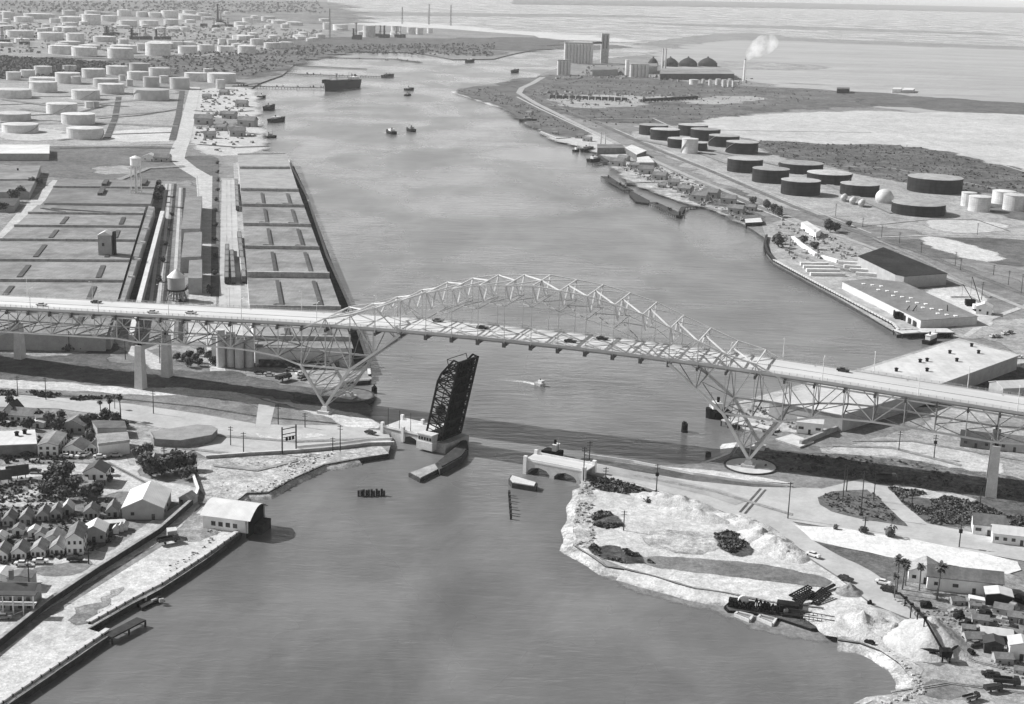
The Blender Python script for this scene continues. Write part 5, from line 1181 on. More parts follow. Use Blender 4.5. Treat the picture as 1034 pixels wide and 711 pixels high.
def veranda_house():
    r = gable('veranda_house', 'large dark roofed house with a two storey white veranda at the left edge', (12, 617), 15.5, 12, R(2), 6.5, 2.2, ROOFD, WALLG, ridge='x', wins=5, storeys=2)
    MB().box(0, -2.2, 3.1, 16, 2.6, .25).build('balcony_floor', WHITE, r); MB().box(0, -2.2, 6.3, 16.6, 3.2, .25).build('veranda_roof', ROOFD, r)
    for i in range(6): MB().box(-7.6 + i * 3.04, -3.4, 0, .35, .35, 6.3).build('column', WHITE, r)
    m = MB(); m.box(0, -3.45, 4.0, 15.6, .12, .15); m.box(0, -3.45, 3.5, 15.6, .1, .12)
    for i in range(5): m.bar((-7.6 + i * 3.04, -3.4, 0.2), (-4.56 + i * 3.04, -3.4, 1.5 if i % 2 else 1.0), .18)
    m.build('balcony_rail', WHITE, r); MB().box(-1.5, 6, 7.5, 1.2, 1.2, 3).build('chimney', WALLB, r)
veranda_house()
gable('outbuilding', 'grey outbuilding behind the veranda house', (20, 596), 9, 7, R(2), 5, 1, ROOFG, WALLG, wins=1, cat='outbuilding')
gable('outbuilding', 'narrow white outbuilding at the left edge behind the veranda house', (1, 594), 5, 8, R(2), 5, 1, ROOFW, WHITE, wins=1, cat='outbuilding')
def quay_shed():
    a, b_ = G(205, 533), G(243.5, 538); hd = math.atan2((b_ - a).y, (b_ - a).x); L_ = (b_ - a).length + 2.5; W_ = 15.0
    r = thing('boat_shed', 'white barrel roofed shed with a black open end at the tip of the sandy quay', 'shed', (a.x, a.y, LZ), hd)
    m = MB(); m.box(L_ / 2, .2, 0, L_, .4, 5).build('wall', WHITE, r); MB().box(.2, W_ / 2, 0, .4, W_ - 1, 5).build('wall', WHITE, r)
    MB().box(L_ / 2, W_ - .2, 0, L_, .4, 5).build('wall', WHITE, r); m = MB(); n = 10; vs = []
    for x in (-.8, L_ + 1.2):
        for i in range(n + 1): t = i / n; vs.append((x, -.6 + (W_ + 1.2) * t, 4.8 + 3.4 * math.sin(math.pi * t)))
    m.add(vs, [(i, i + 1, n + 2 + i, n + 1 + i) for i in range(n)]); m.build('roof', METAL, r)
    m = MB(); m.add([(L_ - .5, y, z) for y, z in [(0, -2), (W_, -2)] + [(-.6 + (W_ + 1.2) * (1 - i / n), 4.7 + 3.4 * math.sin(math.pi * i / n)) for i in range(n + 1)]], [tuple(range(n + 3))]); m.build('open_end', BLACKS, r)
    MB().box(L_ + 1.5, W_ * .6, -2, 3, 8, 3.5).build('slip_dock', WOOD, r)
    m = MB()
    for i in range(6): m.box(3 + i * (L_ - 5) / 5, -.05, .4, .3, .15, 4.2)
    for i in range(4): MB().box(4 + i * (L_ - 6) / 4, -.05, 1.4, 1.6, .15, 1.6).build('window', GLASS, r)
quay_shed()
def billboard(px, py, wd, ht, hd, label):
    p = G(px, py); r = thing('billboard', label, 'billboard', (p.x, p.y, LZ), hd, 'billboards'); MB().box(0, 0, 1.6, wd, .3, ht).build('panel', mat('billboard back', .06, .09, 1, rough=.9, stripe=(1.5, 'X', .3, 0)), r)
    for x in (-wd * .35, 0, wd * .35): MB().box(x, .3, 0, .25, .25, 1.8 + ht).build('post', WOOD, r)
billboard(18, 484.5, 8.5, 4.2, R(28), 'dark backed billboard, right one of two beside the grass lot'); billboard(1, 489, 8, 4, R(25), 'dark backed billboard, left one of two at the frame edge')
for a in [(27.4, 461, 0, 'dark', 'dark car parked before the long pale store'), (35, 478, .1, 'dark', 'dark car on the street beside the billboard'), (67, 463, .05, 'white', 'white car parked before the small white fronted house'), (81.5, 462, 1.2, 'white', 'white car parked nose in before the white fronted house'), (87, 461.5, 1.3, 'pale', 'pale car parked beside the narrow white house'),
          (101, 463.5, .05, 'white', 'white car, left one of two before the arcaded building'), (117, 462, .05, 'pale', 'pale car, right one of two before the arcaded building'), (76, 567.5, .05, 'dark', 'black car parked below the two storey house'), (23, 572, .08, 'white', 'white car below the front row of cottages'), (41, 569.6, .1, 'white', 'white car nose to tail with another below the cottages'),
          (4, 626, .1, 'grey', 'grey car at the left edge below the veranda house'), (262, 378, .05, 'dark', 'dark car, left of two in the lot under the left arch leg'), (272, 380, .1, 'pale', 'pale car in the lot under the left arch leg'), (303, 379, .8, 'white', 'pale car, farther of two by the left arch leg'), (306, 383.5, .8, 'dark', 'dark car, nearer of two by the left arch leg'), (293, 375, .2, 'grey', 'grey car behind the dark truck by the left arch leg'),
          (374, 439, -.5, 'dark', 'dark car on the road approaching the drawbridge'), (821, 563, -.75, 'white', 'white car on the branch road beside the sand mounds'), (853.7, 587, -.75, 'dark', 'dark car on the branch road above the conveyor'), (891.5, 591, -.5, 'white', 'white car parked left of the shaggy palms'), (897, 598, -.5, 'dark', 'dark car parked under the shaggy palms'),
          (1001.7, 341, .9, 'white', 'white car, leftmost in the lot above the white roofed wharf shed'), (1007, 341, .9, 'grey', 'grey car, second in the lot above the white roofed wharf shed'), (1013.6, 338, .9, 'white', 'white car, third in the lot above the white roofed wharf shed'), (1020, 337, .9, 'dark', 'dark car, rightmost in the lot above the white roofed wharf shed'),
          (1000, 684, -.1, 'dark', 'dark car on the sandy yard, left of the bottom right group'), (985, 590 + 63, .4, 'grey', 'grey car among the sheds of the works yard'), (1028, 362, .2, 'white', 'white car at the right edge below the wharf lot'), (170, 463, .05, 'dark', 'dark car on the street behind the tree clump')]: car(*a)
car(287, 384.5, .9, 'dark', 'black truck parked on the lot by the left arch leg', 'van', sc=1.25); car(171, 549, .6, 'dark', 'dark truck beside the small white shed on the sandy quay', 'truck', sc=1.1)
car(1017, 693, -.15, 'dark', 'dark truck on the sandy yard in the bottom right corner', 'truck', sc=1.1); car(1003, 699, .3, 'dark', 'dark van in the bottom right corner beside the truck', 'van', sc=.8); car(981, 708, .5, 'grey', 'grey truck at the bottom edge on the sandy yard', 'truck', sc=.8)
car(895, 486.5, -.1, 'dark', 'dark truck on the track beside the dark turf under the bridge', 'truck', sc=1.3)
flat_building('kiosk', 'small white shed beside the truck on the sandy quay', [(168, 533), (178, 532), (179, 535.5), (169, 537)], 3.2, ROOFW, WALLG, cat='shed')
# ------------------------------------------------------------------ boats
def hull_pts(L_, B_, bow=.3):
    return [(-L_ / 2, -B_ * .42), (-L_ / 2 + L_ * .05, -B_ / 2), (L_ / 2 - L_ * bow, -B_ / 2), (L_ / 2 - L_ * bow * .35, -B_ * .28), (L_ / 2, 0), (L_ / 2 - L_ * bow * .35, B_ * .28), (L_ / 2 - L_ * bow, B_ / 2), (-L_ / 2 + L_ * .05, B_ / 2), (-L_ / 2, B_ * .42)]
def boat(name, label, a, b_, beam, fb, cabin=(.0, .3, 2.6), hull=BLACKS, house=WHITE, mast_h=6, cat='boat', group=None, ship=False):
    p, q = G(*a, 0), G(*b_, 0); L_ = (q - p).length; c = (p + q) / 2; r = thing(name, label, cat, (c.x, c.y, 0), math.atan2((q - p).y, (q - p).x), group)
    hp = hull_pts(L_, beam); n = len(hp); m = MB(); vs = [(x * .94, y * .85, -1) for x, y in hp] + [(x, y, fb * (1 + (.45 if x > L_ * .2 else .15 if x < -L_ * .4 else 0))) for x, y in hp]
    m.add(vs, [(i, (i + 1) % n, (i + 1) % n + n, i + n) for i in range(n)] + [tuple(range(n, 2 * n))]); m.build('hull', hull, r)
    cx, cl, ch = cabin; MB().box(cx * L_, 0, fb * .95, cl * L_, beam * .6, ch).build('cabin', house, r); MB().box(cx * L_, 0, fb * .95 + ch, cl * L_ * 1.1, beam * .68, .25).build('cabin_roof', house, r)
    if mast_h: m = MB(); m.cyl(cx * L_ + cl * L_ * .6, 0, fb, fb + mast_h, .16 if not ship else .5, seg=6); m.build('mast', STEELD, r)
    MB().cyl((cx - cl * .2) * L_, 0, fb + ch, fb + ch * 1.6, beam * .1, seg=8).build('funnel', BLACKS, r)
    if ship:
        for x in (-.22, .12, .3): m = MB(); m.cyl(x * L_, 0, fb, fb + 16, .4, seg=6); m.bar((x * L_, 0, fb + 3), (x * L_ + 7, 0, fb + 11), .4); m.bar((x * L_, 0, fb + 3), (x * L_ - 7, 0, fb + 11), .4); m.build('derrick', STEELD, r)
        for x in (-.05, .2): MB().box(x * L_, 0, fb, L_ * .1, beam * .5, 1).build('hatch', STEELD, r)
        MB().box(.44 * L_, 0, fb * 1.1, L_ * .1, beam * .5, fb * .5).build('forecastle', hull, r)
    return r
boat('cargo_ship', 'large black hulled cargo ship moored at the end of the upper left pier', (361.5, 88), (327, 92.5), 17, 12, (-.38, .14, 7), ship=True, mast_h=14, cat='ship')
for i, (a, b_, bm, fb, lb) in enumerate([((386, 78.5), (398, 77.5), 8, 4, 'dark vessel moored at the end of the second upper left pier'), ((409, 91.5), (418, 91), 8, 3, 'dark tug in mid channel, farther of the upper pair'), ((409, 97), (415, 96.5), 6, 2, 'small pale tug in mid channel, nearer of the upper pair'),
        ((398, 136), (391, 134), 9, 3, 'tug throwing white spray in the channel, left of a pair'), ((418, 133.5), (411, 132), 8, 3, 'dark tug in the channel, right of the spraying pair'), ((261, 99.5), (268, 99), 9, 3, 'small dark barge, topmost at the left wharf'), ((268, 112), (277, 110), 10, 5, 'square dark barge, second at the left wharf'), ((272, 124), (288, 122), 9, 4, 'long dark vessel, third at the left wharf'), ((265, 139.5), (279.5, 139), 6, 2, 'low dark boat, lowest at the left wharf'),
        ((471, 63.5), (479, 62.5), 10, 5, 'dark boat near the tip of the far left shore'), ((524, 123), (542, 123.5), 10, 3, 'tug moored at the far right bank, upstream of the others'), ((579, 153.5), (585, 153), 5, 2, 'small dark boat, left of two below the long grey shed'), ((588, 154), (599, 151.5), 7, 3, 'dark workboat, right of two below the long grey shed'), ((594, 164), (606, 163), 8, 3, 'white cabined workboat at the short timber jetty'),
        ((517, 74), (524, 73), 7, 5, 'dark boat lying off the grain elevator dock')]):
    boat('workboat', lb, a, b_, bm, fb, (-.1 + .05 * (i % 3), .35, 3), house=WHITE if i % 2 else CONCD, mast_h=7, cat='boat')
boat('tugboat', 'black hulled tugboat with a white cabin moored at the near right wharf', (735, 421), (712, 422), 7.5, 3.2, (.05, .4, 4), mast_h=9, cat='tugboat')
boat('motor_cruiser', 'white cabin boat moored beside the white roofed wharf shed', (934, 348), (945, 344), 5, 1.8, (0, .6, 3), hull=BLACKS, mast_h=5)
boat('workboat', 'dark workboat with a pale cabin lying behind the right bridge abutment', (549, 458), (569, 462), 6, 1.8, (.1, .2, 3.2), mast_h=6)
boat('motorboat', 'small motorboat speeding under the arch with a white wake', (541, 388), (550.5, 391), 3, 1.2, (.05, .35, 1.4), hull=CONCD, mast_h=0)
def deck_barge(name, label, px, z, m_, clutter=0, cat='barge'):
    q = [G(x, y, z) for x, y in px]; c = sum(q, Vector()) / len(q); r = thing(name, label, cat, (c.x, c.y, 0)); L_ = lp(q, c)
    m = MB(); m.prism(L_, -1, z - .15); m.build('hull', BLACKS, r); m = MB(); m.prism([(x * .96, y * .96) for x, y in L_], z - .15, z); m.build('deck', m_, r); return r, c
r, c = deck_barge('barge', 'small flat barge with dark clutter moored beside the quay slip', [(137, 608), (159, 600), (164, 603.5), (143, 614)], 1.0, WOOD)
for i in range(7): MB().box(random.uniform(-5, 5), random.uniform(-1, 1) + .0, 1, random.uniform(.8, 2), .8, random.uniform(.5, 1.3), random.random()).build('deck_gear', BLACKS if i % 2 else CONCD, r)
def foam(name, pts, w0, w1):
    c = [G(x, y, .05) for x, y in pts]; vs = []; n = len(c)
    for i, p in enumerate(c):
        t = (c[min(i + 1, n - 1)] - c[max(i - 1, 0)]).normalized(); nn = Vector((-t.y, t.x, 0)); w_ = w0 + (w1 - w0) * i / (n - 1); vs += [p + nn * w_, p - nn * w_]
    me = bpy.data.meshes.new(name); me.from_pydata([tuple(v) for v in vs], [], [(2 * i, 2 * i + 1, 2 * i + 3, 2 * i + 2) for i in range(n - 1)])
    at = me.attributes.new('edge', 'FLOAT', 'POINT'); at.data.foreach_set('value', [max(0, .72 - .75 * (i // 2) / (n - 1)) for i in range(2 * n)])
    me.materials.append(gm('foam', .5, .8, 3)); o = bpy.data.objects.new(name, me); COL.objects.link(o); tag(o, kind='structure')
foam('wake', [(541, 388), (532, 386), (518, 384.5), (505, 384), (490, 385), (470, 388)], 1.6, 1.2)
foam('wake', [(399, 134.5), (393, 133), (385, 132)], 5, 9); foam('wake', [(391, 134), (387, 134), (382, 135)], 4, 6); foam('wake', [(419, 133), (411, 132), (405, 132)], 4, 7)
def ripples(cx, cy, n, dx, dy, ln, bend, name='boat_wake_ripples'):
    m = MB()
    for j in range(n):
        c = []
        for i in range(12):
            t = i / 11 - .5; c.append(G(cx + dx * j + ln * t, cy + dy * j + bend * t * t, .06))
        for a, b_ in zip(c[:-1], c[1:]): m.add([a + Vector((0, -.35, -.05)), b_ + Vector((0, -.35, -.05)), b_ + Vector((0, 0, .03)), a + Vector((0, 0, .03)), a + Vector((0, .5, -.05)), b_ + Vector((0, .5, -.05))], [(0, 1, 2, 3), (3, 2, 5, 4)])
    tag(m.build(name, WATER), kind='stuff')
ripples(508, 394, 9, -1.0, 4.6, 58, 6)
# ------------------------------------------------------------------ piers and wharves
def pier(name, label, px, wm, z=2.2, posts=True, m_=WOOD, cat='pier'):
    pts = [G(x, y, z) for x, y in px]; c = pts[0]; r = thing(name, label, cat, (c.x, c.y, 0)); m = MB(); ps = MB()
    for p, q in zip(pts[:-1], pts[1:]):
        m.bar((p.x - c.x, p.y - c.y, z - .25), (q.x - c.x, q.y - c.y, z - .25), wm, .5)
        if posts:
            n = max(2, int((q - p).length / 5)); t = (q - p).normalized(); nn = Vector((-t.y, t.x, 0)) * wm * .45
            for i in range(n + 1):
                u = p.lerp(q, i / n) - c
                for sd in (-1, 1): ps.bar((u.x + nn.x * sd, u.y + nn.y * sd, -2 ), (u.x + nn.x * sd, u.y + nn.y * sd, z - .3), .5)
    m.build('deck', m_, r)
    if posts and m_ is WOOD and wm > 5:
        for i in range(int((pts[1] - c).length / 6)): 
            u = pts[random.randrange(len(pts) - 1)].lerp(pts[-1], random.random()) - c; MB().box(u.x, u.y, z - .1, random.uniform(.5, 2.6), random.uniform(.5, 1.6), random.uniform(.8, 3.4), random.random()).build('deck_gear', WOOD, r)
    if posts: ps.bar((0, 0, z - 1.2), ((pts[1] - c).x, (pts[1] - c).y, z - 1.2), .3); tag(ps.build('pilings', WOOD, r), kind='stuff')
    return r
pier('timber_pier', 'long dark pier where the large cargo ship is moored', [(235, 86.5), (327, 88.5)], 8, 3)
pier('timber_pier', 'second long dark pier above the cargo ship', [(288, 74), (340, 76), (396, 77.5)], 8, 3)
pier('timber_pier', 'short faint pier in the upper left basin', [(300, 66), (330, 67.5), (370, 69.5)], 5, 2)
pier('timber_pier', 'uppermost low pier along the far left inlet', [(330, 58), (400, 59.5), (425, 63)], 8, 2)
pier('timber_pier', 'dark timber pier with tall piles, upstream one in the right basin', [(611, 178), (620, 184), (635, 192)], 9, 3)
pier('timber_pier', 'dark piled jetty, downstream one closing the right basin', [(659, 204), (672, 210), (687, 217.5)], 8, 3)
pier('timber_pier', 'walkway linking the upstream pier to the right shore', [(632, 185), (655, 184), (690, 183)], 3, 2.5)
pier('timber_pier', 'walkway linking the downstream jetty to the right shore', [(686, 216), (690, 209), (702, 208)], 4, 2.5)
pier('timber_jetty', 'short dark jetty below the long grey shed', [(604, 157), (613, 163), (600, 165)], 5, 2.5)
pier('timber_pier', 'narrow quay pier below the slip at the lower left', [(109, 642), (142.5, 624.5)], 3.5, 2.2)
pier('curved_wharf', 'curved pale piled wharf at the foot of the near right bridge leg', [(731, 423), (745, 427), (765, 429), (785, 434)], 4, 3, m_=CONC)
pier('loading_wharf', 'dark piled dock front before the grey skylight shed', [(907, 334.5), (925, 333.5), (960, 333.5)], 10, 3.4, m_=CONC)
pier('timber_pier', 'broken timber groyne at the tip of the sandy point', [(632, 568), (650, 570), (664, 568)], 1.2, 1.8)
deck_barge('barge', 'long dark barge moored between the two right basin piers', [(635, 192), (640, 194), (656, 202.5), (655, 205.5), (642, 203.5), (636, 197)], 2, WOOD)
flat_building('pile_hut', 'little white hut on piles at the water edge of the right bank', [(752, 221), (768, 220), (770, 224), (753, 225)], 3, ROOFW, WOOD, cat='hut')
def bulkhead(px, h, label, m_=WOOD, capm=CONC, th=1.0):
    pts = densify([G(x, y, 0) for x, y in px], 0, False, 4); c = pts[0]; r = thing('bulkhead', label, 'bulkhead', (c.x, c.y, 0)); m = MB(); k = MB(); f = MB()
    for i, (p, q) in enumerate(zip(pts[:-1], pts[1:])):
        m.bar((p.x - c.x, p.y - c.y, h / 2 - 1), (q.x - c.x, q.y - c.y, h / 2 - 1), th, h + 2 - .4); k.bar((p.x - c.x, p.y - c.y, h - .1), (q.x - c.x, q.y - c.y, h - .1), th + .6, .5)
        t = (q - p).normalized(); f.bar((p.x - c.x - t.y * -th * .7 * -1, p.y - c.y - t.x * th * .7, -1), (p.x - c.x + t.y * th * .7, p.y - c.y - t.x * th * .7, h), .5)
        f.bar((p.x - c.x + t.y * th * .7, p.y - c.y - t.x * th * .7, -1), (p.x - c.x + t.y * th * .7, p.y - c.y - t.x * th * .7, h + .2), .5)
    m.build('wall', m_, r); k.build('capping', capm, r); tag(f.build('fender_piles', WOOD, r), kind='stuff')
bulkhead([(781, 267), (820, 288.5), (860, 310), (901, 332), (907, 339), (926, 338)], 3.6, 'long quay wall with dark fender piles on the right bank')
bulkhead([(774, 242), (772, 250), (774, 258), (781, 267)], 4.0, 'curved dark timber bulkhead at the upstream end of the right quay', capm=WOOD)
bulkhead([(-120, 803), (11, 710), (109, 643)], 2.6, 'dark piled quay wall along the lower sandy quay')
bulkhead([(89, 636), (133, 611), (162, 596), (205, 568), (243, 541)], 2.6, 'dark piled quay wall between the slip and the white shed')
bulkhead([(546, 135), (562, 142), (576, 141)], 3, 'dark timber bulkhead round the sandy yard on the far right bank')
bulkhead([(373, 384), (372, 371), (352, 311), (330, 262), (310, 202), (291, 164)], 3.0, 'long quay wall beside the left transit shed')
# ------------------------------------------------------------------ right bank industry
def silos(name, label, px, n, rpx, yt, yb, rows, head, m_=CONC):
    a, b_ = G(px[0], yb), G(px[1], yb + (px[1] - px[0]) * .03); d = (b_ - a) / n; s_ = mpp(px[0], yb); h = up(px[0], yb, yb - yt); r = thing(name, label, 'silos', (a.x, a.y, LZ), math.atan2(d.y, d.x)); rr = d.length / 2
    for j in range(rows):
        for i in range(n): MB().cyl((i + .5) * 2 * rr, rr * (1 + 2 * j), 0, h, rr * .98, seg=14).build('silo', m_, r)
    if head: MB().box(n * rr, rows * rr, h, n * 2 * rr, rows * rr * 1.3, h * .08).build('gallery', CONCD, r)
    return r, rr, h
r, rr, h = silos('grain_elevator', 'tall grain elevator of joined concrete silos with a separate headhouse tower', (569.5, 598.5), 9, 2, 45, 64, 3, True)
h2 = up(607, 64, 29); q = G(606, 64) - Vector(r.location); q = Matrix.Rotation(-r.rotation_euler.z, 3, 'Z') @ q
MB().box(q.x + 10, q.y + 8, 0, up(607, 64, 7.5), 22, h2).build('headhouse', CONCD, r); MB().bar((9 * 2 * rr, rr * 3, h * 1.07), (q.x + 6, q.y + 8, h * 1.07), 6, h * .09).build('conveyor_bridge', BLACKS, r)
for i in range(2): MB().box(q.x + 6 + i * 8, q.y - 3.2, h2 * .5, 2, .4, h2 * .44).build('window', GLASS, r)
silos('storage_silos', 'short pale silo group left of and below the tall grain elevator', (562.5, 576), 4, 2, 62, 76, 2, True)
silos('storage_silos', 'row of pale silos in the middle of the far right works', (636, 655), 5, 2, 66, 78, 2, True)
silos('storage_silo', 'single taller white silo at the left end of the middle silo row', (631, 635), 1, 2, 61, 76, 1, False, WHITE)
flat_building('works_building', 'grey slab sided works building between the elevator and the middle silos', [(600, 67), (622, 67), (624, 70), (598, 71)], 12, ROOFG, WALLG, cat='building')
flat_building('works_building', 'dark works building behind the middle silos', [(652, 64), (664, 64), (664, 67), (652, 67)], 16, ROOFG, WALLG, cat='building')
flat_building('long_warehouse', 'very long pale roofed warehouse behind the small white tanks on the right', [(668, 69), (736, 70), (742, 74.5), (666, 74.5)], 12, ROOFM, BRN, cat='warehouse')
for i, (x0, x1) in enumerate([(657, 667), (672, 688), (689.5, 707.5), (709.5, 728)]):
    x = (x0 + x1) / 2; s_ = mpp(x, 68); rr = (x1 - x0) / 2 * s_; p = G(x, 69); o = thing('storage_dome', f'dark conical roofed storage dome, {nth(i, 4)} of four behind the long warehouse', 'dome', (p.x, p.y + rr + 60, LZ), 0, 'dark storage domes')
    MB().cyl(0, 0, 0, 8, rr * 1.03, seg=20).build('wall', BLACKS, o); m = MB(); m.lathe(0, 0, [(rr * 1.05, 6), (rr * .85, 12), (rr * .5, 17), (rr * .15, 20), (2, 20.5), (1.6, 23)], 20); m.build('roof', mat('black dome roof', .012, .03, 9, rough=.9), o)
def chimney(px, yb, yt, w_, label, m_=CONC):
    p = G(px, yb); h = up(px, yb, yb - yt); rr = w_ * mpp(px, yb) / 2; r = thing('chimney', label, 'chimney', (p.x, p.y, LZ)); MB().cyl(0, 0, 0, h, rr, rr * .75, 12).build('stack', m_, r); MB().cyl(0, 0, h - 2, h + .4, rr * .85, rr * .85, 12).build('rim', CONCD, r); return p, h
chimney(668.7, 70, 50, 2, 'tall pale chimney, left of the close pair by the domes'); chimney(671.6, 70, 50, 2, 'tall pale chimney, right of the close pair by the domes')
P0, H0 = chimney(751, 82, 60.5, 2.3, 'tall white chimney trailing white smoke on the far right', WHITE)
chimney(606.5, 146, 134, 1.5, 'slim grey silo, left of two behind the long grey shed'); chimney(611, 146, 134, 1.5, 'slim grey silo, right of two behind the long grey shed')
sm = bpy.data.materials.new('smoke'); sm.use_nodes = True; sn = sm.node_tree.nodes; sl = sm.node_tree.links; sn.clear()
so = sn.new('ShaderNodeOutputMaterial'); sv = sn.new('ShaderNodeVolumePrincipled'); sv.inputs['Color'].default_value = (.97, .97, .97, 1); stx = sn.new('ShaderNodeTexNoise'); sg_ = sn.new('ShaderNodeNewGeometry'); smp = sn.new('ShaderNodeMapRange')
stx.inputs['Scale'].default_value = .045; stx.inputs['Detail'].default_value = 5; smp.inputs[1].default_value = .42; smp.inputs[2].default_value = .66; smp.inputs[3].default_value = 0; smp.inputs[4].default_value = .045
sl.new(sg_.outputs['Position'], stx.inputs['Vector']); sl.new(stx.outputs['Fac'], smp.inputs[0]); sl.new(smp.outputs[0], sv.inputs['Density']); sl.new(sv.outputs[0], so.inputs['Volume'])
m = MB()
for i in range(9):
    t = i / 8; x, z, rr = t * 52, 10 + 26 * t ** .7, 4 + 17 * t; vs = []
prof = []
sg__ = 12; ringv = []
for i in range(12):
    t = i / 11; cx, cz, rr = 2 + t * 62, 4 + 36 * t ** .6, (4 + 19 * math.sin(math.pi * min(1, t * .8 + .08)) ** .8) * (1 if t < .95 else .5)
    for j in range(sg__):
        a = 2 * math.pi * j / sg__; k = rr * (1 + .25 * noise.noise(Vector((i * .7, math.cos(a), math.sin(a))))); ringv.append((cx - .5 * k * math.sin(a) * .6, k * math.cos(a), cz + k * math.sin(a) * .85))
m.add(ringv, [(i * sg__ + j, i * sg__ + (j + 1) % sg__, (i + 1) * sg__ + (j + 1) % sg__, (i + 1) * sg__ + j) for i in range(11) for j in range(sg__)] + [tuple(range(sg__ - 1, -1, -1)), tuple(range(11 * sg__, 12 * sg__))])
o = m.build('smoke_plume', sm); o.location = (P0.x, P0.y, LZ + H0); tag(o, kind='stuff')
tank_row([(185, 232, 260, 288), (250, 268, 262, 288), (285, 303, 262, 292), (322, 350, 258, 290), (355, 378, 262, 300), (385, 405, 265, 300), (408, 432, 270, 300)], 'in the row before the long pale warehouse', TANKW, 'small white tanks by the works', desc='small white tank', sc=5.17, ox=660, oy=30)
def mound(name, label, px, rx, ry, h, m_, cat='mound', hd=0, sd=0, rough=.25, res=16):
    p = G(*px); r = []
    vs = []; fs = []; n = res; k = 28
    for j in range(n + 1):
        t = j / n
        for i in range(k):
            a = 2 * math.pi * i / k; x, y = rx * t * math.cos(a), ry * t * math.sin(a)
            wob = 1 + .22 * noise.noise(Vector((math.cos(a) * 1.5 + sd, math.sin(a) * 1.5, 0)))
            z = h * (1 - t) * (1 + .15 * (1 - t)) if 'cone' in name or cat == 'sand pile' else h * (1 - t * t) ** 1.3
            z *= 1 + rough * 1.6 * noise.noise(Vector((x / h / 1.3, y / h / 1.3, sd))) + rough * noise.noise(Vector((x / h * 2.5, y / h * 2.5, sd)))
            vs.append((x * wob, y * wob, z - .15))
    fs = [(j * k + i, (j + 1) * k + i, (j + 1) * k + (i + 1) % k, j * k + (i + 1) % k) for j in range(n) for i in range(k)]
    o = MB().add(vs, fs).build(name, m_, smooth=True); o.location = (p.x, p.y, LZ); o.rotation_euler = (0, 0, hd)
    return tag(o, label, cat) if label else tag(o, kind='structure')
mound('salt_mound', 'long pale mound of stored material beyond the marsh on the right', (840, 90), 95, 60, 17, SAND, cat='mound')
mound('salt_mound', 'smaller pale mound left of the long pale mound', (812, 91), 60, 30, 9, SANDR, cat='mound', sd=4); mound('salt_mound', 'low pale mound near the smoking chimney', (777, 88), 60, 30, 7, SANDR, cat='mound', sd=7)
flat_building('dark_shed', 'black sided shed standing alone before the pale mound', [(845, 88.3), (858, 88.3), (858, 90), (845, 90)], 8, ROOFD, BLACKS, cat='shed')
flat_building('farm_building', 'small white building, left of two on the right tidal flats', [(902, 88.5), (911, 88.5), (910, 90), (901, 90)], 7, ROOFW, WHITE, cat='building')
flat_building('farm_building', 'small white building, right of two on the right tidal flats', [(913, 88.5), (924, 89), (922, 91), (911, 91)], 6, ROOFW, WALLG, cat='building')
for i in range(12): boxcar(lerp2((555, 99.5), (634, 102.5), i / 12), lerp2((555, 99.5), (634, 102.5), (i + .92) / 12), 4.5, BRN, f'dark freight car, {nth(i, 12)} of the siding before the elevator', 'freight cars before the elevator')
for i in range(8): boxcar(lerp2((649, 103.5), (705, 100.5), i / 8), lerp2((649, 103.5), (705, 100.5), (i + .92) / 8), 4.5, BLACKS, f'black freight car, {nth(i, 8)} of the siding on the marsh', 'freight cars on the marsh siding')
flat_building('yard_shed', 'long grey shed beside the two slim silos', [(603, 145.5), (628, 145.5), (631, 149), (603, 149.5)], 7, ROOFG, WALLB, cat='shed')
flat_building('yard_building', 'white roofed building right of the long grey shed', [(631, 149), (638, 146), (653, 152), (643, 156)], 7, ROOFW, BRN, cat='building')
flat_building('yard_building', 'white roofed building on the basin shore below the highway', [(643, 159), (655, 157.5), (661, 164), (646, 164)], 5, ROOFW, WALLG, cat='building')
flat_building('office_block', 'white office below the black tanks beside the highway', [(809, 224.5), (815, 223), (829, 232), (824, 235)], 5, ROOFW, WHITE, cat='office')
flat_building('dark_warehouse', 'wide warehouse with a black roof on the right quay', [(866, 258.5), (892, 249.5), (957, 276), (913, 279), (904, 277)], 8, mat('black roof', .016, .035, 14, rough=.95, fine=.3, spec=.05), WALLG, cat='warehouse', doors=[((916, 287), (955, 286.5), 7, 3, 3)])
flat_building('skylight_warehouse', 'wide grey roofed quay warehouse dotted with small skylights', [(850, 284), (880, 281), (913, 285), (988, 319.5), (930, 323.5)], 5.2, mat('dotted grey roof', .13, .20, 10, rough=.85, fine=.15), CONC, cat='warehouse', doors=[((853, 291), (925, 331), 16, 2.5, 3.5), ((934, 329), (986, 328), 5, 5, 3.5)])
sk = bpy.data.objects['skylight_warehouse']
for i in range(6):
    for j in range(3):
        p = G(872 + i * 15 + j * 9, 287 + i * 6.0 + j * 1.2, LZ + 5.2); MB().box(p.x - sk.location.x, p.y - sk.location.y, 5.2, 2.0, 2.4, .5).build('skylight', WHITE, sk)
BL = [((808, 268), (836, 268.3)), ((811, 271), (842, 271.5)), ((814, 274.5), (848, 275)), ((818, 278.5), (853, 279)), ((846, 266.5), (869, 268)), ((852, 270.5), (876, 271.5)), ((858, 274), (882, 275.5)), ((864, 278), (893, 280)), ((830, 261), (846, 265.5)), ((800, 241), (808, 248)), ((808, 248), (824, 259))]
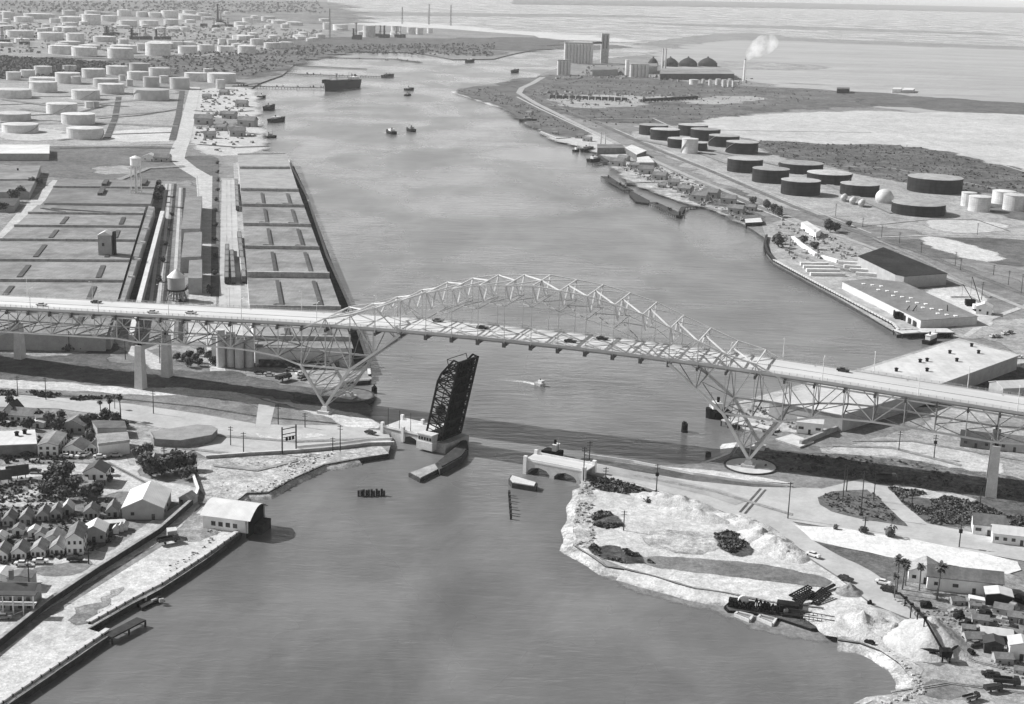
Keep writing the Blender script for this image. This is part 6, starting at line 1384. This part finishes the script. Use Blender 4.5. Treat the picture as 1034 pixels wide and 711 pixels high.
for i, (a, b_) in enumerate(BL):
    p, q = G(*a), G(*b_); o = MB().bar((0, 0, 1.2), (q.x - p.x, q.y - p.y, 1.2), 2.6, 2.2).build('concrete_beam', WHITE); o.location = p
    tag(o, f'long white stacked beam, {nth(i, 11)} lying on the right quay yard' if i < 9 else f'white yard wall, {"upper" if i == 9 else "lower"} piece at the upstream quay', 'beam', 'long white beams on the quay yard' if i < 9 else None)
def crane(px, py, tip, label, body=WHITE):
    p = G(px, py); s_ = mpp(px, py); h = up(px, py, py - tip[1]); r = thing('crawler_crane', label, 'crane', (p.x, p.y, LZ)); dx = (tip[0] - px) * s_
    for y in (-1.6, 1.6): MB().box(0, y, 0, 6, 1.0, 1.3).build('crawler_track', BLACKS, r)
    MB().box(-.5, 0, 1.4, 6, 3.4, 2.8).build('cab', body, r); m = MB(); b0, b1 = Vector((2, 0, 2)), Vector((dx, 2, h))
    for y in (-.5, .5): m.bar(b0 + Vector((0, y, 0)), b1, .35)
    for k in range(8): m.bar(b0.lerp(b1, k / 8) + Vector((0, -.5 + k / 16, 0)), b0.lerp(b1, (k + 1) / 8) + Vector((0, .5 - k / 16, 0)), .22)
    m.build('boom', BLACKS, r); MB().bar(b1, (b1.x + .1, b1.y, b1.z * .45), .12).build('cable', BLACKS, r)
crane(980, 309, (971.5, 289), 'crawler crane with a boom leaning left, left of two above the quay', BLACKS); crane(988, 314, (979.5, 282), 'white cabbed crawler crane with a tall boom leaning left')
crane(908, 322, (918, 309.5), 'black crane on the quay edge, left of two by the skylight warehouse', BLACKS); crane(914, 323, (925, 309), 'black crane on the quay edge, right of two by the skylight warehouse', BLACKS)
crane(953, 323, (956, 309), 'slim boom crane over the skylight warehouse front', BLACKS)
gable('workshop', 'white workshop beside the tall boomed crane', (993, 318), 9, 8, R(-20), 4.5, 2, ROOFW, WHITE, wins=2, cat='workshop')
flat_building('wharf_shed', 'huge flat white roofed wharf shed passing behind the right bridge approach', [(967, 343.5), (1030, 358.5), (950, 387.5), (905, 403), (850, 419), (775, 404), (870, 374)], 8, mat('bright roof', .40, .54, 20, rough=.8, fine=.08, stripe=(.05, 'X', .05, .4)), WALLG, cat='shed', vents=[(905, 375), (929, 366), (936, 365), (936, 375), (959, 357), (966, 365), (981, 350), (988, 357)])
gable('wharf_office', 'white box shaped wharf office with three windows below the bridge', (817, 439), 11, 7, R(-14), 5, .8, ROOFW, WHITE, ridge='x', wins=3, cat='office', wm=2.2)
wall_run('wharf_wall', 'dark low wall running from the wharf office to the rail cutting', [(808, 450), (830, 441), (862, 428), (900, 414)], 2.4, 1.2, CONCD, z0=1.8)
flat_building('boat_ramp', 'pale concrete slab beside the wharf office', [(783, 443), (800, 438), (822, 446), (808, 451)], .8, CONC, CONCD, cat='slab')
gable('shed', 'dark roofed shed under the right end of the bridge', (985, 453), 13, 9, R(-18), 4, 2, ROOFD, WALLB, ridge='x', wins=3, cat='shed')
gable('shed', 'grey roofed shed at the right edge behind the concrete pier', (1024, 457), 14, 9, R(-18), 4, 2, ROOFG, WALLG, ridge='x', wins=3, cat='shed')
gable('warehouse', 'white roofed warehouse at the right edge above the bridge deck', (1032, 402), 22, 12, R(15), 5, 2, ROOFW, WALLG, ridge='x', wins=3, cat='warehouse')
gable('roadhouse', 'white roadhouse with a grey roof, left of two beside the right highway', (998, 541.5), 11, 9, R(-13), 3.8, 2.6, ROOFG, WHITE, ridge='x', wins=3, cat='house', wm=2)
gable('roadhouse', 'white roofed long roadhouse at the right edge beside the highway', (1027, 551.5), 17, 8, R(-13), 3.6, 1.8, ROOFW, WHITE, ridge='x', wins=6, cat='house')
gable('long_house', 'long white house with a grey roof behind the shaggy palms', (973.5, 600), 23.5, 9, R(-12), 4.6, 2.4, ROOFG, WHITE, ridge='x', wins=4, swins=1, cat='house', wm=1.8)
gable('house', 'smaller white house left of the long white house under the palms', (934, 590), 11, 8, R(-14), 3.8, 2.6, mat('speckled roof', .22, .35, 2, rough=.9, fine=.3), WHITE, wins=3, cat='house')
flat_building('terrace', 'bright white low terrace before the long white house', [(978, 600), (998, 604), (1000, 607.5), (979, 604)], 1.2, WHITE, WHITE, cat='terrace')
gable('work_shed', 'white roofed open shed in the works yard at the bottom right', (1006, 650), 9, 5, R(-12), 2.6, .8, ROOFW, WOOD, ridge='x', wins=3, cat='shed')
gable('work_shed', 'dark cabin below the white roofed open shed', (1003, 661), 5.5, 5, R(-12), 3, 1, ROOFD, WOOD, wins=1, cat='cabin')
gable('work_shed', 'white walled shed cut by the right frame edge near the works yard', (1031, 668), 7, 6, R(-12), 4.5, 1, ROOFW, WHITE, wins=1, cat='shed')
gable('garage', 'dark open garage right of the bright terrace', (1008, 613), 8, 6, R(-12), 3.6, .8, ROOFW, BLACKS, wins=0, cat='garage')
# ------------------------------------------------------------------ dredging works at the lower right
def dredge():
    r, c = deck_barge('dredge_barge', 'long black dredging barge crowded with frames moored off the sandy beach', [(731, 612), (737, 606), (790, 613), (846, 624), (844, 635), (820, 635), (790, 625), (760, 618), (735, 616)], 1.0, mat('barge deck', .03, .10, 2, rough=.9, fine=.5))
    def L(px, py, z=1.0): g = G(px, py, z) - c; return (g.x, g.y)
    rd = random.Random(4)
    for i in range(11):
        x, y = L(738 + i * 4.2, 613 + i * .7); h = rd.uniform(1.5, 4); m = MB(); m.bar((x - 1.2, y, 1.6), (x, y, 1.6 + h), .35); m.bar((x + 1.2, y, 1.6), (x, y, 1.6 + h), .35); m.bar((x, y - 1, 1.6), (x, y, 1.6 + h), .3); m.build('frame', BLACKS, r)
    x, y = L(750, 614); wv = MB(); wv.cyl(0, 0, -.5, .5, 1.7, seg=14); wv.xf(Matrix.Translation((x, y, 3.6)) @ Matrix.Rotation(math.pi / 2, 4, 'X')); wv.build('winch_wheel', CONC, r)
    for (px, py, sx_, sy_, sz, mm_) in [(741, 612, 4, 3, 3.5, BLACKS), (757, 614, 3, 2.4, 3, BLACKS), (795, 617, 8, 4.5, 4, BLACKS), (806, 619, 7, 4, 2.6, ROOFD), (815, 624, 18, 4, 1.2, BLACKS), (832, 629, 4, 4, 1.6, CONCD), (786, 616, 3, 2, 1.6, CONCD)]:
        x, y = L(px, py); MB().box(x, y, 1.0, sx_ * .85, sy_ * .8, sz * .7, R(-14)).build('deckhouse', mm_, r)
    for i in range(7): x, y = L(766 + i * 4.5, 616 + i * .7); MB().box(x, y, 1.6, 1.0, 1.4, 1.2 + .5 * (i % 3), .3 * i).build('deck_gear', WOODL if i % 3 == 0 else BLACKS, r)
    m = MB()
    for sd in (0, 1):
        a, b_ = L(808, 624 + sd * 5), L(842, 630 + sd * 4); m.bar((*a, 2.6), (*b_, 2.6), .2); m.bar((*a, 3.4), (*b_, 3.4), .2)
        for k in range(9): q = Vector(a).lerp(Vector(b_), k / 8); m.bar((q.x, q.y, 1.6), (q.x, q.y, 3.4), .15)
    m.build('railing', WOOD, r)
dredge()
for i, px in enumerate([[(742, 620), (745, 617.5), (760, 621), (757, 626)], [(765, 623.5), (768, 620.5), (784, 624), (780, 630)]]):
    q = [G(x, y, .8) for x, y in px]; c = sum(q, Vector()) / 4; r = thing('pontoon', f'small open pontoon frame, {"left" if i == 0 else "right"} of two beside the dredging barge', 'pontoon', (c.x, c.y, 0)); L_ = lp(q, c)
    for k in range(4): a, b_ = L_[k], L_[(k + 1) % 4]; MB().bar((*a, .4), (*b_, .4), .7, 1.0).build('float', CONC, r)
    MB().bar((*[(L_[0][t] + L_[1][t]) / 2 for t in (0, 1)], .4), (*[(L_[2][t] + L_[3][t]) / 2 for t in (0, 1)], .4), .5, .6).build('crossbeam', WOODL, r)
for i, (a, b_, w_, z0, z1) in enumerate([((799, 603), (817, 598.5), 2.2, 2, 4), ((802, 607), (820, 602), 1.8, 2, 3.5), ((822, 611), (836, 603), 2.2, 2, 3.5), ((818, 606), (832, 599), 1.6, 2, 3.6), ((806, 612), (813, 608), 1.4, 2.2, 4), ((827, 600), (842, 594), .9, 2.2, 3.2)]):
    p, q = G(*a), G(*b_); r = thing('steel_ramp', f'dark steel ramp section, {nth(i, 6)} propped on the sand behind the dredging barge', 'ramp', p, 0, 'steel ramps behind the dredging barge'); d = (q - p)
    nn = Vector((-d.y, d.x, 0)).normalized() * w_ / 2; m = MB()
    for sd in (-1, 1): m.bar(nn * sd + Vector((0, 0, z0 - 1.8)), d + nn * sd + Vector((0, 0, z1 - 2)), .4)
    m.build('side_rail', BLACKS, r); m = MB()
    m.bar((0, 0, z0 - 1.8), d + Vector((0, 0, z1 - 2)), .3)
    for k in range(9): t = k / 8; m.bar(d * t - nn + Vector((0, 0, z0 - 1.8 + (z1 - z0) * t)), d * t + nn + Vector((0, 0, z0 - 1.8 + (z1 - z0) * t)), .3)
    m.build('rung', BLACKS, r)
mound('sand_pile', 'tall pale conical gravel pile under the diagonal conveyor', (938, 648), 15, 15, 7.2, PILE, cat='sand pile', rough=.12)
mound('sand_pile', 'rough low grey pile beside the branch road', (857, 598), 6, 5, 2.6, mat('dark rubble', .12, .28, 1.5, rough=.95, fine=.4), cat='sand pile', rough=.3, sd=3)
mound('sand_pile', 'bright ragged sand heap at the shore right of the dredging barge', (872, 630), 17, 14, 3.4, SANDR_ if False else mat('heap sand', .32, .52, 3, rough=.95, fine=.3, bump=.8), cat='sand pile', rough=.5, sd=8)
mound('sand_pile', 'broad pale sand heap between the shore and the conical pile', (905, 640), 15, 10, 2.6, MATS['heap sand'], cat='sand pile', rough=.5, sd=12)
for i, (x, y, a_, b_, h, hd) in enumerate([(683, 508, 20, 6, 3.0, -.45), (700, 521, 17, 5, 3.0, -.5), (665, 503, 10, 5, 2.4, -.3), (771, 545, 12, 8, 3.6, -.6), (784, 554, 12, 8, 3.4, -.7), (760, 532, 12, 4, 2.4, -.6), (745, 525, 12, 3.5, 2.2, -.5), (797, 562, 9, 6, 2.6, -.5)]):
    mound('sand_bank', f'rough bright sand mound, {nth(i, 8)} in the chain along the causeway road' if False else None, (x, y), a_, b_, h, MATS['heap sand'], hd=hd, sd=i * 3.1, rough=.26)
def conveyor():
    pts = [(908, 601), (914, 609), (921, 620), (929, 634), (936, 649), (954, 664)]; zs = [3, 5, 8, 12, 7, 3]
    q = [G(x, y) for x, y in pts]; q = [G(908, 601), G(917, 625), G(938, 652)]; r = thing('conveyor', 'long dark inclined conveyor crossing the conical gravel pile', 'conveyor', (q[0].x, q[0].y, LZ))
    a, b_ = Vector((0, 0, .8)), G(956, 668) - q[0] + Vector((0, 0, 1)); mid = G(931, 650) - q[0] + Vector((0, 0, 8.2)); m = MB()
    for p0, p1 in ((a, mid), (mid, b_)): m.bar(p0, p1, .55, .4)
    m.build('belt', BLACKS, r)
    for t in (.25, .5, .75, 1):
        p = a.lerp(mid, t); MB().box(p.x, p.y, p.z + .1, 1.2, 1.0, .6).build('roller_housing', BLACKS, r)
        MB().bar((p.x, p.y, 0), (p.x, p.y, p.z), .3).build('support', BLACKS, r)
conveyor()
def hopper():
    p = G(954, 668); r = thing('hopper_plant', 'black gravel hopper with a long feed belt below the conical pile', 'machine', (p.x, p.y, LZ)); MB().box(0, 0, 1.8, 2.8, 2.6, 2.0, 0, top=1.2).build('hopper', BLACKS, r)
    for x in (-1.1, 1.1):
        for y in (-1.0, 1.0): MB().box(x, y, 0, .35, .35, 1.8).build('leg', BLACKS, r)
    q = G(909, 655) - p; m = MB(); m.bar((0, 0, 3), (q.x, q.y, 1), 1.1, .5); m.build('feed_belt', BLACKS, r)
    for t in (.3, .6, .9): MB().box(q.x * t, q.y * t, 0, 1.8, 1.6, 2.6 - 1.6 * t).build('support', BLACKS, r)
    q = G(966, 660) - p; MB().bar((0, 0, 2.4), (q.x, q.y, 2.6), .7, .4).build('discharge_belt', BLACKS, r)
hopper()
rd = random.Random(12)
for i, (x, y, w_, l_, h, m_) in enumerate([(935, 614, 3.5, 2, 1.8, BLACKS), (968, 625, 3, 2, 2.2, BLACKS), (975, 632, 4, 2, 1.4, BLACKS), (977, 646, 2, 6, 2.0, BLACKS), (978, 660, 3.6, 2, 1.2, BLACKS), (995, 622, 4, 2.5, 1.6, BLACKS), (1012, 628, 4, 2, 1.4, CONCD), (1022, 640, 3, 4, 2.4, WOOD), (1030, 628, 4, 4, 2.6, ROOFD), (987, 636, 3, 2, 1.2, CONCD), (945, 628, 2, 1.5, 1, CONCD), (962, 618, 3, 1.5, .9, WOODL), (878, 650, 3, 1.4, .9, BLACKS), (878, 610, 1.4, 1.2, 1, BLACKS), (965, 655, 2.2, 2, 1.6, BLACKS), (970, 663, 4, 1.4, 1.0, WOODL), (1020, 616, 5, 3, 2.2, WOODL), (1030, 608, 3, 5, 2, BLACKS)]):
    p = G(x, y); r = thing('machine_part', f'small dark piece of works machinery, {nth(i, 18) if False else ["by the conical pile", "behind the conveyor", "below the palms"][i % 3]}, at spot {i}', 'machinery', (p.x, p.y, LZ), rd.uniform(-1, 1), 'works machinery and stacked gear')
    MB().box(0, 0, .3, w_, l_, h * .6).build('body', m_, r); MB().box(w_ * .15, 0, .3 + h * .6, w_ * .5, l_ * .7, h * .5, .2, top=.8).build('housing', m_, r)
    for sx_ in (-1, 1): MB().box(sx_ * w_ * .35, 0, 0, .5, l_ * 1.05, .5).build('skid', WOOD, r)
# ------------------------------------------------------------------ loose ground cover and debris
DEB = mat('debris', .04, .35, 2, rough=.95, fine=.4)
FBUSH = mat('far scrub leaves', .07, .16, 6, rough=.9, fine=.3)
scatter('rubble', [(588, 486), (598, 490), (598, 530), (602, 556), (581, 552), (579, 530), (583, 506)], 260, 1.0, ROCK, 'rock')
scatter('rubble', [(300, 462), (362, 456), (362, 463), (318, 473), (271, 496), (250, 498), (280, 480)], 160, .9, ROCK, 'rock')
scatter('rubble', [(846, 628), (872, 640), (890, 654), (880, 656), (862, 650), (846, 646)], 160, 1.2, ROCK, 'rock')
scatter('rubble', [(890, 652), (925, 680), (935, 700), (900, 712), (880, 712), (925, 698), (918, 680)], 120, 1.0, ROCK, 'rock')
scatter('debris', [(900, 605), (950, 612), (1034, 618), (1040, 690), (985, 680), (955, 640)], 900, .9, DEB, 'rock')
scatter('debris', [(220, 470), (330, 462), (300, 478), (250, 495), (215, 500)], 60, .6, DEB, 'rock')
scatter('debris', [(612, 160), (650, 162), (700, 184), (756, 212), (762, 230), (720, 210), (702, 207), (690, 200), (655, 183), (640, 178)], 420, 2.6, DEB, 'rock')
scatter('debris', [(790, 222), (812, 226), (860, 250), (868, 262), (840, 262), (800, 262), (780, 240)], 240, 2.2, DEB, 'rock')
scatter('debris', [(120, 605), (170, 565), (205, 545), (215, 530), (230, 535), (200, 560), (140, 600), (90, 625)], 70, .7, DEB, 'rock')
scatter('debris', [(205, 92), (250, 90), (260, 145), (215, 155), (196, 140)], 260, 3.5, DEB, 'rock')
scatter('debris', [(600, 66), (700, 76), (760, 80), (760, 88), (640, 80), (560, 80)], 260, 5, DEB, 'rock')
scatter('debris', [(0, 24), (240, 26), (330, 32), (300, 40), (220, 54), (0, 54)], 1100, 7, DEB, 'rock')
scatter('debris', [(550, 92), (650, 92), (720, 98), (640, 106), (580, 108)], 140, 5, DEB, 'rock')
scatter('debris', [(740, 412), (800, 396), (850, 420), (820, 440), (770, 440)], 160, 1.6, DEB, 'rock')
scatter('bushes', [(596, 484), (610, 483), (640, 490), (665, 498), (655, 508), (640, 500), (610, 496), (598, 492)], 420, 1.0, LEAF)
scatter('bushes', [(600, 520), (612, 517), (626, 523), (628, 532), (612, 534), (598, 530)], 260, .9, LEAF)
scatter('bushes', [(594, 554), (620, 550), (645, 562), (660, 569), (630, 569), (605, 563)], 260, .9, LEAF)
scatter('bushes', [(722, 540), (740, 536), (752, 545), (760, 560), (745, 562), (728, 554)], 300, .9, LEAF)
scatter('bushes', [(895, 491), (930, 497), (1040, 518), (1040, 532), (984, 530), (938, 529), (916, 512)], 1500, .9, LEAF)
scatter('bushes', [(830, 500), (875, 495), (888, 503), (910, 530), (875, 524), (840, 515)], 350, .7, LEAF)
scatter('bushes', [(0, 395), (50, 397), (120, 402), (80, 405), (0, 400)], 300, 1.0, LEAF)
scatter('bushes', [(-5, 484), (50, 482), (60, 500), (60, 508), (-5, 508)], 260, .8, LEAF)
scatter('bushes', [(0, 512), (120, 505), (128, 530), (110, 548), (84, 562), (0, 572)], 700, .9, LEAF)
scatter('bushes', [(0, 420), (110, 424), (128, 440), (60, 468), (0, 470)], 600, 1.1, LEAF)
scatter('bushes', [(765, 142), (830, 146), (920, 147), (970, 158), (1060, 182), (1060, 196), (960, 192), (900, 182), (840, 168), (790, 158)], 900, 1.5, FBUSH)
scatter('bushes', [(740, 470), (790, 458), (895, 464), (1034, 492), (1034, 505), (895, 488), (790, 474)], 350, .8, LEAF)
scatter('bushes', [(600, 128), (560, 108), (530, 100), (560, 78), (700, 86), (850, 93), (730, 120)], 700, 1.6, FBUSH)
scatter('bushes', [(0, 57), (110, 63), (112, 74), (60, 78), (0, 80)], 1500, 3.5, FBUSH)
scatter('bushes', [(110, 62), (300, 46), (500, 44), (498, 57), (330, 54), (250, 78), (110, 74)], 1600, 3.5, FBUSH)
scatter('bushes', [(0, 2), (320, 2), (330, 14), (150, 12), (0, 14)], 900, 8, FBUSH)
scatter('bushes', [(462, 92), (495, 88), (540, 110), (590, 134), (545, 128), (513, 108)], 300, 1.5, FBUSH)
# refinery columns
RC = [(2.5, 45, 27), (22, 45, 35), (106, 36, 27), (108, 36, 26), (110, 36, 27), (112, 35, 26), (114, 35, 27), (133, 40, 28), (141, 40, 28), (147, 40, 27), (158, 40, 29), (166, 40, 28), (220, 26, 3), (223, 26, 12), (226, 26, 16), (230, 27, 18), (204, 27, 15), (216, 28, 18), (134, 36, 26), (357, 40, 28), (378, 37, 25), (384, 38, 25), (388, 38, 25), (400, 38, 26), (404, 38, 26), (359.5, 40, 22)]
for i, (x, yb, yt) in enumerate(sorted(RC)):
    p = G(x, yb); h = up(x, yb, yb - yt) * .9; r = thing('distillation_column', f'distant refinery column, {nth(i, 26) if i < 20 or i == 25 else str(26 - i) + "th from the right"} among the left bank tanks', 'column', (p.x, p.y, LZ), 0, 'refinery columns on the left bank')
    m_ = WHITE if i % 4 == 1 else (BLACKS if i % 2 else CONCD); MB().cyl(0, 0, 0, h, 3.2 if i % 3 else 4.5, 2.4, 8).build('column', m_, r)
    m = MB(); [m.cyl(0, 0, h * t, h * t + 1, 5, seg=8) for t in (.5, .95)]; m.build('platform', BLACKS, r); MB().box(6, 2, 0, 22, 12, h * .28).build('unit_base', BLACKS, r)
# countless little tanks, roofs and huts of the far refinery and town
rd = random.Random(5); PT = []
for k in range(3):
    o = thing('storage_tank', 'x', 'storage tank', (0, 0, 0), 0, 'tiny distant tanks at the upper left'); rr, hh = ((20, 11), (14, 12), (28, 10))[k]
    MB().cyl(0, 0, 0, hh, rr, seg=14).build('shell', TANKW, o); m = MB(); m.lathe(0, 0, [(rr * 1.02, hh), (rr * .5, hh + 1.5), (.5, hh + 2.2)], 14); m.build('roof', TANKW, o); PT.append([o, [False]])
SP = [[(rd.uniform(0, 235), rd.uniform(14, 33)) for _ in range(40)], [(rd.uniform(240, 345), rd.uniform(18, 42)) for _ in range(22)], [(rd.uniform(345, 400), rd.uniform(33, 36)) for _ in range(6)], [(rd.uniform(0, 250), rd.uniform(40, 52)) for _ in range(16)]]
for q, wh in zip(SP, ['behind the far refinery', 'above the upper left inlet', 'on the far inlet shore', 'between the refinery rows']):
    for (x, y) in q:
        p = G(x, y); pr = PT[rd.randrange(3)]; put(pr[0], pr[1], (p.x, p.y, LZ), rd.random(), f'tiny distant white tank, one of many alike {wh}', rd.uniform(.7, 1.2), f'tiny distant tanks {wh}')
HP = [gable('shed', 'x', Vector((0, 0, 0)), 10, 8, 0, 3.5, 2, ROOFM, WALLG, ridge='x', wins=2, cat='shed'), [False]]
SH = [(622, 168), (640, 170), (652, 176), (668, 190), (680, 188), (690, 195), (705, 203), (716, 200), (735, 206), (742, 216), (757, 213), (628, 163), (592, 143), (585, 140), (560, 136), (533, 116), (522, 108), (665, 182)]
for i, (x, y) in enumerate(sorted(SH)):
    p = G(x, y); put(HP[0], HP[1], (p.x, p.y, LZ + .2), rd.uniform(-.6, -.1), f'small dock shed, {nth(i, 18)} of those along the right bank shore', rd.uniform(.7, 1.5), 'small dock sheds on the right bank')
SH = [(208, 100), (225, 96), (243, 108), (230, 120), (248, 128), (222, 132), (240, 138), (212, 140), (205, 126)]
for i, (x, y) in enumerate(sorted(SH)):
    p = G(x, y); put(HP[0], HP[1], (p.x, p.y, LZ + .2), rd.uniform(-.3, .3), f'small wharf shed, {nth(i, 9)} of those on the upper left wharf', rd.uniform(1.2, 2.2), 'small sheds on the upper left wharf')
patch('far_shore', [(520, 4), (700, 6.5), (870, 9.5), (1034, 13), (1100, 15), (1100, 9), (850, 4), (700, 1), (520, 0)], gm('far shore land', .10, .18, 200), 1, jit=.3)
patch('mud_bank', [(340, 11), (480, 13), (640, 15), (700, 18), (600, 17), (450, 16), (340, 15)], gm('wet mud bank', .16, .24, 120), 1, jit=.5, z=.3)
patch('mud_bank', [(620, 22), (800, 26), (1000, 33), (1034, 36), (900, 32), (700, 26)], MATS['wet mud bank'], 1, jit=.5, z=.3)
patch('mud_bank', [(640, 44), (700, 36), (760, 33), (800, 37), (720, 42), (680, 48)], MATS['wet mud bank'], 1, jit=.5, z=.3)
patch('mud_bank', [(560, 46), (622, 45), (640, 47), (600, 50), (565, 49)], GRASS, 1, jit=.5, z=.4)
for a, b_, c_ in [((560, 560), (640, 560), 0)]: pass
TR = [[(215, 470), (260, 475), (300, 465)], [(930, 640), (985, 668), (1034, 680)], [(900, 700), (960, 690), (1034, 700)], [(840, 450), (900, 452), (970, 470)], [(860, 445), (920, 445), (1034, 465)], [(700, 148), (800, 170), (900, 215)], [(640, 140), (700, 152), (760, 175)], [(20, 110), (90, 118), (170, 112)], [(10, 125), (100, 124), (180, 128)], [(0, 100), (60, 108), (150, 100)], [(880, 240), (930, 262), (1000, 300)], [(120, 182), (150, 170), (186, 168)], [(640, 480), (720, 496), (800, 520)], [(150, 440), (180, 452), (230, 458)], [(220, 440), (300, 446), (380, 443)], [(60, 466), (110, 468), (170, 500)], [(790, 250), (830, 268), (880, 278)], [(960, 300), (980, 300), (1000, 312)]]
for t in TR:
    strip('wheel_track', t, 0, gm('wheel ruts', .18, .30, 3), 18, wm=1.1 if t[0][1] > 200 else 5, soft=.5)
    strip('wheel_track', [(x, y + (1.0 if y > 200 else .8)) for x, y in t], 0, MATS['wheel ruts'], 18, wm=.8 if t[0][1] > 200 else 3, soft=.5)
SH = [(968, 612), (985, 616), (1012, 622), (1026, 630), (990, 632), (978, 640), (1020, 648), (1032, 655), (985, 652), (1014, 672), (1030, 682)]
for i, (x, y) in enumerate(sorted(SH)):
    p = G(x, y); put(HP[0], HP[1], (p.x, p.y, LZ + .2), rd.uniform(-.5, .1), f'small works shed, {nth(i, 11)} of those in the cluttered yard at bottom right', rd.uniform(.35, .62), 'small sheds of the works yard')
DK = gm('dike wall', .05, .11, 12, jitm=False)
for t in [[(0, 97), (60, 98), (120, 96), (180, 95)], [(0, 106), (70, 104), (130, 108)], [(10, 118), (80, 114), (110, 106)], [(100, 120), (140, 117), (184, 110)], [(0, 124), (50, 122), (80, 124)], [(60, 142), (110, 136), (174, 134)], [(120, 98), (116, 120), (108, 140)], [(184, 92), (180, 118), (174, 142)],
          [(0, 60), (90, 59), (180, 62), (240, 64)], [(110, 66), (180, 72), (250, 74), (290, 70)], [(235, 88), (262, 84)], [(196, 112), (230, 114), (256, 112)], [(198, 134), (226, 132), (262, 136)], [(200, 146), (240, 149), (272, 148)], [(60, 150), (120, 149), (176, 150)], [(240, 44), (300, 40), (350, 38)], [(0, 40), (80, 41), (160, 42), (240, 38)]]:
    strip('dike_wall', t, 0, DK, 8, wm=7 if t[0][1] > 80 else 14)
for a, b_, k in [((172, 186), (160, 308), 0), ((177, 186), (166, 308), 1), ((182, 190), (173, 345), 0), ((186, 190), (182, 345), 1), ((168, 186), (152, 308), 0)]:
    strip('rail_track', [a, b_], 0, [ROADM, MATS['dark ground']][k], 9, wm=1.8)
